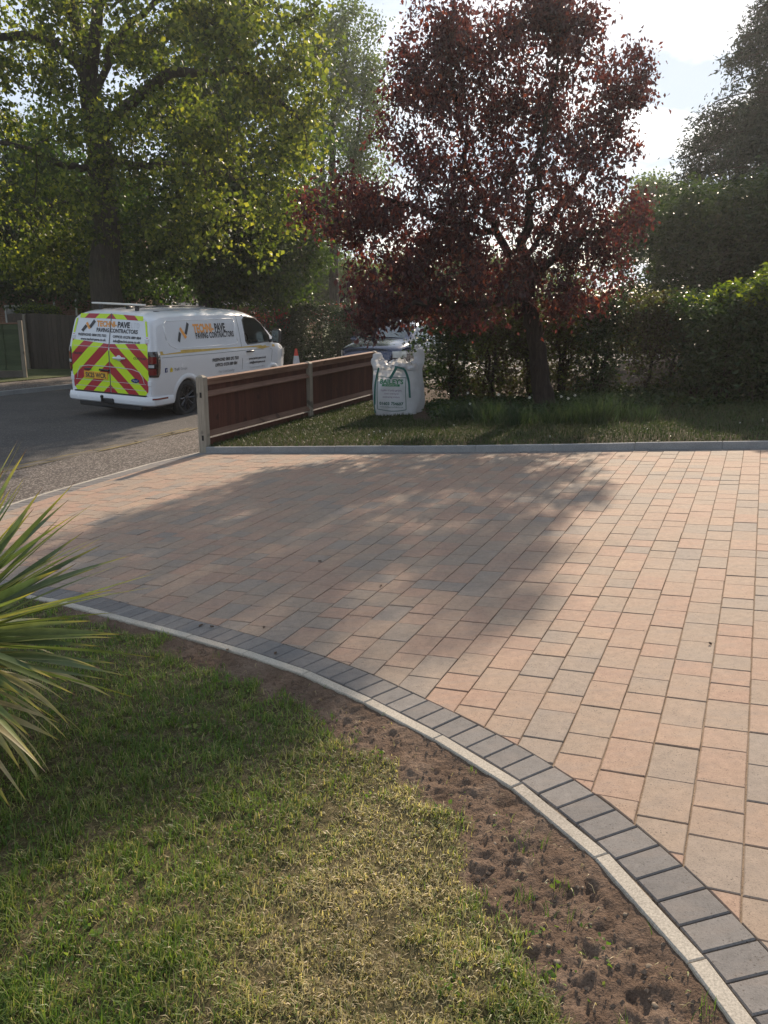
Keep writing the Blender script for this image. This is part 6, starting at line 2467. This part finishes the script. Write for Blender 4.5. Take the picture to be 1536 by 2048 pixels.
# ------------------------------------------------------------------ hedges and shrubs
def shrub(name, label, cat, base, boxes, n_lf, lsize, mat, seed, sig=0.10, stems=30, bark='plum_bark', rnd_top=0.0, group=None, ratio=0.5, smat=None, topmat=None, droop=0.1, topn=0.16):
    """foliage through rounded boxes (x0,x1,y0,y1,z0,z1) in local coordinates, on thin stems"""
    rng = np.random.default_rng(seed)
    root = empty(name, tuple(base))
    tag(root, label, cat, group)
    V = np.array([(b[1] - b[0]) * (b[3] - b[2]) * (b[5] - b[4]) for b in boxes])
    k = rng.choice(len(boxes), 1400, p=V / V.sum())
    B = np.array(boxes)[k]
    u = rng.uniform(-1, 1, (1400, 3))
    # push outwards to the surface and round the corners
    ex = rng.integers(0, 3, 1400)
    sg = np.where(rng.random(1400) < 0.5, -1, 1) * rng.uniform(0.72, 1.0, 1400)
    shell = rng.random(1400) < 0.7
    u[np.arange(1400)[shell], ex[shell]] = sg[shell]
    nrm = (np.abs(u) ** 5).sum(1) ** 0.2
    u = u / np.maximum(nrm, 1)[:, None]
    c = 0.5 * (B[:, 0::2] + B[:, 1::2])
    h = 0.5 * (B[:, 1::2] - B[:, 0::2])
    C = c + u * h
    wob = 0.10 * np.stack([fbm(C[:, 1] * 1.5, C[:, 2] * 1.5, 3, seed), fbm(C[:, 0] * 1.5, C[:, 2] * 1.5, 3, seed + 5), fbm(C[:, 0] * 1.3, C[:, 1] * 1.3, 3, seed + 9)], -1)
    C = C + (wob - 0.05) * np.array([1, 1, 1.6])
    sk = MB()
    x0, x1 = min(b[0] for b in boxes), max(b[1] for b in boxes)
    for i in range(stems):
        t = C[rng.integers(0, len(C))]
        x = t[0] + rng.normal(0, 0.1)
        y = 0.5 * t[1] + rng.normal(0, 0.06)
        m_ = np.array([x + 0.3 * (t[0] - x), y, t[2] * 0.55])
        sk.tube([(x, y, -0.1), tuple(m_), tuple(t)], [0.018 * rng.uniform(.6, 1.6), 0.011, 0.004], 5, cap=False)
    if stems:
        so = sk.build('stems', MAT[bark], root, recalc=False)
        so['kind'] = 'stuff'
    leaves('foliage', C, np.array([sig] * 3), n_lf, lsize, MAT[mat], root, rng, 1.0, droop, 0.45, 0.2, ratio)
    if topmat:
        top = C[(C[:, 2] > np.quantile(C[:, 2], 0.72))]
        leaves('sunlit_or_new_leaves', top + np.array([0, 0, 0.03]), np.array([sig] * 3), int(n_lf * topn), lsize, MAT[topmat], root, rng, 0.8, -0.2, 0.6, 0.2, ratio)  # real red shoots on one hedge; elsewhere sunlight put into leaf colour
    return root


def gp(px, py, D, up=0.0):
    p = at(px, py, D)
    return np.array([p[0], p[1], float(T(p[0], p[1])) + 0.06 + up])


# yellow-green clipped hedge at the right of the back lawn
b = gp(1480, 790, 12.4)
shrub('clipped_hedge', 'bright yellow green topped hedge at the right of the back lawn', 'hedge', b,
      [(-0.72, 0.5, -0.5, 0.6, 0.30, 1.42), (-0.3, 1.2, -0.6, 0.7, 0.30, 1.72), (0.3, 3.2, -0.6, 0.8, 0.3, 1.98)],
      50000, 0.08, 'laurel', 11, 0.085, 60, topmat='lit_top', topn=0.5)  # bright top leaves carry the sunlight on this hedge in their colour
# loose see-through hedge of separate stems behind the plum
hb = gp(1180, 790, 14.0)


def loose_bush(px, D, H, wd, nl, seed, label, nst=6, mat='hawthorn', z0=0.62, rm=0.35, spread=0.25):
    rng = np.random.default_rng(seed)
    b = gp(px, 780, D)
    root = empty('hedge_bush', tuple(b))
    tag(root, label, 'bush', 'loose hedge behind the plum tree')
    sk = Skeleton(rng)
    sk.add((0, 0, -0.1), -1, 0.05)
    for i in range(nst):
        an = rng.uniform(0, 2 * PI)
        r = rng.uniform(0.3, 1) * spread
        sk.path([sk.p[0], (0.4 * r * math.cos(an), 0.4 * r * math.sin(an), 0.35), (r * math.cos(an), r * math.sin(an), 0.9)], [0.035, 0.028, 0.02], 0, 3)
    pts = np.stack([rng.normal(0, wd * 0.45, 170), rng.normal(0, 0.3, 170), z0 + (H - z0) * rng.random(170) ** 0.65], -1)
    nlow = 20 if nst == 1 else 60
    low = np.stack([rng.normal(0, wd * 0.42, nlow), rng.normal(0, 0.25, nlow), rng.uniform(0.12, z0, nlow)], -1)
    pts = np.concatenate([pts, low])
    tips = sk.reach(pts, 0.2, 0.05, 0.12, 0.3, 0.003)
    sk.mesh('stems', MAT['plum_bark'], root, rtip=0.0035, expo=2.3, cap=0.035, kmax=8)
    P = np.array(sk.p)
    leaves('foliage', P[tips], np.array([0.085] * 3), int(nl * 2.3), 0.062, MAT[mat], root, rng, 1.0, 0.3, rm, 0.22, 0.6)


for i, (px, D, H, wd, nl, lab, mt) in enumerate([
        (905, 15.0, 1.75, 0.75, 3600, 'dark leafy hedge bush just behind the bulk bag', 'laurel'),
        (985, 14.6, 1.7, 0.7, 3400, 'dense hedge bush left of the plum trunk', 'hawthorn'),
        (1060, 14.9, 1.6, 0.6, 2400, 'hedge bush directly behind the plum trunk', 'hawthorn'),
        (1125, 14.5, 1.5, 0.55, 1900, 'sparse hedge bush close to the right of the plum trunk', 'hawthorn'),
        (1195, 14.4, 1.62, 0.55, 2800, 'many stemmed green hedge bush right of the plum trunk', 'laurel'),
        (1285, 14.3, 1.58, 0.55, 2300, 'bare legged brown hedge bush with a single dark stem', 'hawthorn'),
        (1335, 14.3, 1.6, 0.55, 2300, 'bare legged hedge bush next to the bright clipped hedge', 'hawthorn'),
        (1390, 13.6, 1.55, 0.5, 2800, 'leafy hedge bush against the side of the bright clipped hedge', 'laurel')]):
    loose_bush(px, D, H, wd, nl, 900 + i, lab, 1 if i in (5, 6) else 5, mt)

# dark mass of shrubs and trees beyond the right-hand hedge
b = gp(1440, 700, 21.0)
shrub('shrub_mass', 'big dark shrubbery beyond the hedge under the conifer', 'shrubs', b,
      [(-2.9, 0.2, -1.2, 1.4, 0.6, 3.6), (-1.6, 2.2, -1.2, 1.6, 1.0, 4.2), (0.4, 6.0, -1.4, 1.6, 0.6, 4.5)], 80000, 0.12, 'laurel', 21, 0.16, 60)
# far side of the street: red-tipped hedge, clipped dark hedge, round bush
b = gp(520, 690, 31.0)
shrub('red_tipped_hedge', 'hedge with bright red new leaves along its top beyond the van', 'hedge', b,
      [(-1.9, 1.6, -0.6, 0.6, 0.0, 1.75), (0.6, 3.4, -0.5, 0.6, 0.0, 2.05)], 20000, 0.10, 'yew', 31, 0.12, 20, topmat='photinia')
b = gp(648, 690, 27.5)
shrub('clipped_dark_hedge', 'square clipped dark green hedge behind the car', 'hedge', b,
      [(-1.05, 1.25, -0.9, 0.9, 0.0, 2.05)], 26000, 0.07, 'yew', 41, 0.05, 20)
b = gp(760, 690, 31.0)
shrub('hedge_run', 'long dark hedge on the far side behind the parked car', 'hedge', b,
      [(-1.2, 4.0, -0.8, 0.8, 0.0, 2.0), (3.5, 9.0, -0.8, 0.8, 0.0, 2.1)], 26000, 0.11, 'laurel', 51, 0.12, 20)
b = gp(82, 690, 31.0)
shrub('round_bush', 'rounded sunlit bright green bush behind the street corner fence', 'bush', b,
      [(-0.62, 0.62, -0.6, 0.6, 0.5, 2.12)], 11000, 0.08, 'laurel', 61, 0.08, 16, topmat='lit_top')
# ------------------------------------------------------------------ street corner: fences and houses
MAT['greenboard'] = wood_mat('green_fence_board', [(0.045, 0.06, 0.03), (0.065, 0.085, 0.042), (0.09, 0.11, 0.055)], (3.0, 40.0, 40.0), knots=False)
MAT['darkboard'] = wood_mat('dark_fence_board', [(0.05, 0.04, 0.032), (0.075, 0.06, 0.048), (0.105, 0.085, 0.068)], (40.0, 40.0, 2.5), knots=False)
FD = np.array([1.0, 0.06])
FD /= np.linalg.norm(FD)


def street_fence(px, py, D, rot, spec, label):
    p = at(px, py, D)
    z = float(T(p[0], p[1])) + 0.09
    root = empty('fence', (p[0], p[1], z), rot)
    tag(root, label, 'fence')
    spec(root)
    return root


def green_panels(root):
    for b in range(2):
        x1 = -b * 1.9
        x0 = x1 - 1.8
        n = 9
        for i in range(n):
            z0 = 0.22 + i * 0.15
            mb = MB()
            mb.add([(x0, -0.022, z0), (x1, -0.022, z0), (x1, 0.0, z0), (x0, 0.0, z0), (x0, -0.004, z0 + 0.165), (x1, -0.004, z0 + 0.165), (x1, 0.006, z0 + 0.165), (x0, 0.006, z0 + 0.165)],
                   [(0, 3, 2, 1), (4, 5, 6, 7), (0, 1, 5, 4), (1, 2, 6, 5), (2, 3, 7, 6), (3, 0, 4, 7)])
            mb.build('slat', MAT['greenboard'], root)
        mb = MB()
        mb.cbox(x0 - 0.02, x1 + 0.02, -0.05, 0.05, 1.575, 1.615, 0.006)
        mb.build('capping', MAT['rail'], root)
        mb = MB()
        mb.cbox(x0, x1, -0.025, 0.025, 0.0, 0.21, 0.004)
        mb.build('gravel_board', MAT['old_kerb'], root)
        for q in (0.25, 0.75):
            mb = MB()
            mb.box(x0 + (x1 - x0) * q - 0.022, x0 + (x1 - x0) * q + 0.022, -0.036, -0.0225, 0.22, 1.57)
            mb.build('batten', MAT['greenboard'], root)
    for x in (0.07, -1.85):
        mb = MB()
        mb.cbox(x - 0.055, x + 0.055, -0.06, 0.05, -0.2, 1.68, 0.01)
        mb.build('post', MAT['post'], root)


street_fence(44, 735, 25.2, rad(8), green_panels, 'green horizontal slat fence panels with a pale concrete post by the far pavement')


def dark_boards(root):
    n = 46
    for i in range(n):
        x0 = -0.6 + i * 0.15
        h = 1.78 + 0.10 * math.exp(-((i - 4) / 10) ** 2)
        rr = random.Random(i)
        mb = MB()
        mb.add([(x0, -0.012, 0.02), (x0 + 0.16, -0.02, 0.02), (x0 + 0.16, 0.0, 0.02), (x0, 0.0, 0.02), (x0, -0.012, h), (x0 + 0.16, -0.02, h), (x0 + 0.16, 0.0, h), (x0, 0.0, h)],
               [(0, 3, 2, 1), (4, 5, 6, 7), (0, 1, 5, 4), (1, 2, 6, 5), (2, 3, 7, 6), (3, 0, 4, 7)])
        mb.build('board', MAT['darkboard'], root)
    for x in (0.0, 2.4, 4.8):
        mb = MB()
        mb.cbox(x - 0.05, x + 0.05, -0.13, -0.03, -0.1, 1.85, 0.01)
        mb.build('post', MAT['post'], root)


street_fence(58, 712, 29.0, rad(-2), dark_boards, 'dark weathered closeboard fence set back behind the van')


def house_brick(name):
    m, w = new_mat(name)
    tc = w.n('ShaderNodeTexCoord').outputs['Object']
    sp = w.n('ShaderNodeSeparateXYZ', {0: tc})
    v = w.n('ShaderNodeCombineXYZ', {0: w.math('ADD', sp.outputs[0], sp.outputs[1]), 1: sp.outputs[2], 2: 0.0}).outputs[0]
    br = w.n('ShaderNodeTexBrick', {'Vector': v, 'Color1': (0.20, 0.085, 0.05, 1), 'Color2': (0.28, 0.13, 0.08, 1), 'Mortar': (0.30, 0.26, 0.21, 1), 'Scale': 1.0, 'Mortar Size': 0.006, 'Brick Width': 0.225, 'Row Height': 0.075})
    n1 = w.noise(tc, 3.0, 4.0, 0.6)
    col = w.mix(1.0, br.outputs[0], w.ramp(n1, [(0.3, 0.8), (0.7, 1.2)]), 'MULTIPLY')
    bn = w.n('ShaderNodeBump', {'Strength': 0.6, 'Distance': 0.01, 'Height': br.outputs['Fac']})
    bn.invert = True
    finish(w, w.n('ShaderNodeBsdfPrincipled', {'Base Color': col, 'Roughness': 0.9, 'Normal': bn.outputs[0]}).outputs[0])
    return m


MAT['house_brick'] = house_brick('red_house_brick')
MAT['roof_tile'] = ground_mat('roof_tiles', [(0.10, 0.06, 0.045), (0.15, 0.09, 0.065), (0.20, 0.13, 0.095)], 2.0, 30.0, 1.0, 0.9, 0.03)
MAT['white_trim'] = plain('white_trim', (0.7, 0.7, 0.68), 0.5)
MAT['dark_pane'] = plain('window_pane', (0.03, 0.035, 0.04), 0.08, coat=1.0)


def house(px, D, rot, W, Dp, H, label, wins):
    p = at(px, 690, D)
    root = empty('house', (p[0], p[1], float(T(p[0], p[1]))), rot)
    tag(root, label, 'house')
    mb = MB()
    mb.box(-W / 2, W / 2, 0, Dp, -0.2, H)
    mb.add([(-W / 2, 0, H), (-W / 2, Dp, H), (-W / 2, Dp / 2, H + Dp * 0.42), (W / 2, 0, H), (W / 2, Dp, H), (W / 2, Dp / 2, H + Dp * 0.42)], [(0, 1, 2), (5, 4, 3)])
    mb.build('wall', MAT['house_brick'], root)
    # roof slopes built of stepped courses of tiles
    mb = MB()
    nrow = 16
    for sgn in (-1, 1):
        for i in range(nrow):
            t0, t1 = i / nrow, (i + 1) / nrow
            y0 = Dp / 2 + sgn * (Dp / 2 + 0.35) * (1 - t0)
            y1 = Dp / 2 + sgn * (Dp / 2 + 0.35) * (1 - t1)
            z0 = H - 0.15 + (Dp * 0.42 + 0.15) * t0 + 0.06
            z1 = H - 0.15 + (Dp * 0.42 + 0.15) * t1 + 0.02
            mb.add([(-W / 2 - 0.25, y0, z0), (W / 2 + 0.25, y0, z0), (W / 2 + 0.25, y1, z1), (-W / 2 - 0.25, y1, z1), (-W / 2 - 0.25, y0, z0 - 0.05), (W / 2 + 0.25, y0, z0 - 0.05)], [(0, 1, 2, 3), (4, 5, 1, 0)])
    rf = mb.build('roof', MAT['roof_tile'], root)
    mb = MB()
    mb.cbox(W * 0.2, W * 0.2 + 0.6, Dp / 2 - 0.3, Dp / 2 + 0.3, H + Dp * 0.3, H + Dp * 0.42 + 0.9, 0.02)
    mb.build('chimney', MAT['house_brick'], rf)
    mb = MB()
    mb.cbox(-W / 2 - 0.25, W / 2 + 0.25, -0.37, -0.33, H - 0.22, H - 0.04, 0.01)
    mb.build('fascia', MAT['white_trim'], root)
    for x0, x1, z0, z1 in wins:
        f = MB()
        t = 0.06
        f.box(x0, x1, -0.04, 0.02, z0, z0 + t)
        f.box(x0, x1, -0.04, 0.02, z1 - t, z1)
        f.box(x0, x0 + t, -0.038, 0.02, z0 + t, z1 - t)
        f.box(x1 - t, x1, -0.038, 0.02, z0 + t, z1 - t)
        f.box(0.5 * (x0 + x1) - t / 2, 0.5 * (x0 + x1) + t / 2, -0.036, 0.02, z0 + t, z1 - t)
        fo = f.build('window', MAT['white_trim'], root)
        g_ = MB()
        g_.box(x0 + t, x1 - t, -0.015, -0.005, z0 + t, z1 - t)
        g_.build('pane', MAT['dark_pane'], fo)
        s_ = MB()
        s_.cbox(x0 - 0.08, x1 + 0.08, -0.10, 0.0, z0 - 0.07, z0 - 0.005, 0.01)
        s_.build('sill', MAT['white_trim'], fo)
    return root


house(75, 36.0, rad(4), 8.5, 7.0, 4.8, 'red brick house behind the trees at the street corner', [(-3.6, -2.2, 0.9, 2.2), (-1.2, 0.2, 1.0, 2.3), (-3.6, -2.2, 3.3, 4.4), (0.6, 2.0, 3.3, 4.4)])
house(478, 50.0, rad(-6), 7.5, 7.0, 2.6, 'bungalow with brown tiled roof beyond the red tipped hedge', [(-2.6, -1.2, 0.9, 2.1), (0.8, 2.4, 0.9, 2.1)])

# small lattice panel against the brick wall
p = at(131, 620, 33.5)
tr = empty('trellis', (p[0], p[1], float(T(p[0], p[1]))), rad(3))
tag(tr, 'brown lattice panel with white edge posts above the street corner fence', 'trellis')
for x in (-0.42, 0.42):
    mb = MB()
    mb.cbox(x - 0.03, x + 0.03, -0.03, 0.03, 0.0, 2.5, 0.005)
    mb.build('post', MAT['white_trim'], tr)
for k in range(9):
    mb = MB()
    mb.box(-0.39, 0.39, -0.012, 0.012, 1.0 + k * 0.17, 1.05 + k * 0.17)
    mb.build('slat', MAT['rail'], tr)
for k in range(5):
    mb = MB()
    mb.box(-0.36 + k * 0.17, -0.32 + k * 0.17, 0.0125, 0.03, 1.0, 2.45)
    mb.build('upright', MAT['rail'], tr)

# ------------------------------------------------------------------ planting under the plum
MAT['strap'] = leaf_mat('bulb_foliage', [(0.0, (0.022, 0.04, 0.018)), (0.5, (0.04, 0.064, 0.028)), (1.0, (0.085, 0.105, 0.05))], 0.32, (1.1, 1.2, 0.7), boost=1.1, clump=4.0)  # darkened leaves: shade of the planting bed is put into the colour
petal = plain('white_petal', (0.78, 0.77, 0.70), 0.6)


def clump(px, py, h, n, seed, label, flowers=0, spread=0.16):
    rng = np.random.default_rng(seed)
    b = G(px, py, 0.09)
    root = empty('strap_leaf_clump', (b[0], b[1], float(z_back(b[0], b[1])[0])))
    tag(root, label, 'plant', 'bulb foliage under the plum tree')
    V, F, R_ = [], [], []
    for i in range(n):
        az = rng.uniform(0, 2 * PI)
        r0 = abs(rng.normal(0, spread))
        p = np.array([r0 * math.cos(az), r0 * math.sin(az) * 0.6, -0.02])
        d = np.array([math.cos(az) * 0.25, math.sin(az) * 0.25, 1.0]) + rng.normal(0, 0.16, 3)
        d /= np.linalg.norm(d)
        L = h * rng.uniform(0.55, 1.15)
        wd = rng.uniform(0.006, 0.013)
        s = np.cross(d, rng.normal(0, 1, 3))
        s /= np.linalg.norm(s)
        b0 = len(V)
        m = 4
        dr = rng.uniform(0.2, 1.5)
        for k in range(m + 1):
            w_ = wd * (1 - (k / m) ** 2 * 0.92)
            V.append(p - s * w_ / 2)
            V.append(p + s * w_ / 2)
            p = p + d * L / m
            d = d + np.array([math.cos(az), math.sin(az), -0.6]) * dr * (k + 1) / m * 0.22
            d /= np.linalg.norm(d)
        rn = float(np.clip(rng.normal(0.45, 0.22), 0, 1))
        for k in range(m):
            F.append((b0 + 2 * k, b0 + 2 * k + 1, b0 + 2 * k + 3, b0 + 2 * k + 2))
            R_.append(rn)
    mesh_np('foliage', np.array(V), np.array(F), MAT['strap'], root, False, fattr={'rnd': R_})
    for i in range(flowers):
        x, y, z = rng.normal(0, 0.13), rng.normal(0, 0.08), h * rng.uniform(0.75, 1.1)
        mb = MB()
        mb.tube([(x * 0.4, y * 0.4, 0), (x, y, z)], 0.004, 4)
        so = mb.build('stalk', MAT['strap'], root)
        fm = MB()
        for k in range(6):
            a_ = 2 * PI * k / 6
            fm.add([(x, y, z), (x + 0.012 * math.cos(a_ - .4), y - 0.012, z + 0.012 * math.sin(a_ - .4)), (x + 0.024 * math.cos(a_), y - 0.018, z + 0.024 * math.sin(a_)), (x + 0.012 * math.cos(a_ + .4), y - 0.012, z + 0.012 * math.sin(a_ + .4))], [(0, 1, 2, 3)])
        fm.lathe([(0.010, -0.005), (0.013, -0.028)], 'y', 8, (x, y, z))
        fm.build('flower', petal, so)


for i, (px, py, h, n, lab, fl) in enumerate([
        (905, 842, 0.30, 90, 'thin arching strap leaf clump beside the bulk bag', 1),
        (945, 838, 0.36, 170, 'full clump of dark strap leaves a little right of the bulk bag', 1),
        (990, 846, 0.38, 190, 'broad clump of strap leaves left of the plum trunk', 1),
        (1035, 850, 0.34, 150, 'clump of strap leaves touching the plum trunk on its left', 0),
        (1095, 848, 0.34, 140, 'clump with white flowers at the foot of the plum trunk', 2),
        (1140, 846, 0.36, 150, 'clump with white flowers right of the plum trunk', 2),
        (1190, 846, 0.46, 240, 'tallest thick clump of grassy strap leaves right of the plum', 0),
        (1240, 838, 0.36, 160, 'leafy clump between the tall clump and the end of the bed', 0),
        (1290, 842, 0.28, 110, 'last low clump of strap leaves at the right end of the bed', 0)]):
    clump(px, py, h, n, 700 + i, lab, fl)
# ground ivy and litter filling the bed
rng = np.random.default_rng(42)
x = rng.uniform(0.8, 6.5, 5000)
y = rng.uniform(11.5, 14.6, 5000)
ok = (bed_amt(x, y) > 0.6) & (fbm(x * 2, y * 2, 3, 77) > 0.34)
C = np.stack([x, y, z_back(x, y) + 0.03], -1)[ok]
o = leaves('undergrowth', C, np.array([0.06, 0.06, 0.03]), 30000, 0.06, MAT['laurel'], None, rng, 1.0, 0.0, 0.45, 0.25, 0.8)
tag(o, 'low dark ground cover under the plum tree and hedge', 'undergrowth', kind='stuff')

# rounded pale stones beyond the hedge
for i, (px, py, D, r, lab) in enumerate([(1296, 752, 19.4, 0.30, 'large rounded grey stone seen between the bare hedge stems'), (1352, 750, 19.2, 0.34, 'widest pale stone beyond the hedge right of the bare stem'), (1236, 755, 19.6, 0.24, 'small brownish stone beyond the many stemmed hedge bush'), (1398, 757, 19.3, 0.24, 'pale stone beyond the hedge beside the bright clipped hedge')]):
    rr = random.Random(60 + i)
    vs, fs = pebble_geo(rr, r)
    p = at(px, py, D)
    mb = MB()
    mb.add([(v[0] * 1.25, v[1], v[2]) for v in vs], fs)
    o = mb.build('boulder', MAT['stone'], None, smooth=True, loc=(p[0], p[1], float(T(p[0], p[1])) + r * 0.45), recalc=False)
    tag(o, lab, 'stone')

# a few dry leaves and twigs on the new paving
dry = plain('dry_leaf', (0.10, 0.06, 0.035), 0.8)
for i, (px, py) in enumerate([(762, 1173), (402, 1253), (424, 1255), (551, 1309), (528, 1257), (640, 1124), (455, 1302), (1420, 1290)]):
    rr = random.Random(i)
    p = G(px, py)
    mb = MB()
    a_ = rr.uniform(0, 6)
    L, W_ = rr.uniform(0.015, 0.03), rr.uniform(0.006, 0.012)
    vs = []
    for k in range(4):
        t = k / 3
        w_ = W_ * math.sin(PI * (0.12 + 0.8 * t))
        for s_ in (-1, 0, 1):
            lx, ly = (t - 0.5) * L, s_ * w_
            vs.append((lx * math.cos(a_) - ly * math.sin(a_), lx * math.sin(a_) + ly * math.cos(a_), 0.002 + 0.006 * abs(s_) + 0.004 * t * t))
    fs = [(k * 3 + j, k * 3 + j + 1, (k + 1) * 3 + j + 1, (k + 1) * 3 + j) for k in range(3) for j in (0, 1)]
    mb.add(vs, fs)
    o = mb.build('fallen_leaf', dry, None, loc=(p[0], p[1], p[2] + 0.001))
    tag(o, 'tiny brown curled leaf lying on the block paving', 'leaf', 'fallen leaves on the driveway')

# ------------------------------------------------------------------ added air volume imitating lens glare
hz = MB()
hz.box(-320, 320, -320, 320, -1.7, 24.0)
air = hz.build('glare_haze', None, None)
tag(air, 'thin added air volume imitating lens glare', 'glare_haze', kind='stuff')
m = bpy.data.materials.new('glare_haze')
m.use_nodes = True
w = NT(m.node_tree)
pv = w.n('ShaderNodeVolumePrincipled', {'Color': (0.95, 0.96, 1.0, 1), 'Density': 0.0007, 'Anisotropy': 0.55})
out = w.n('ShaderNodeOutputMaterial')
m.node_tree.links.new(pv.outputs[0], out.inputs['Volume'])
air.data.materials.append(m)
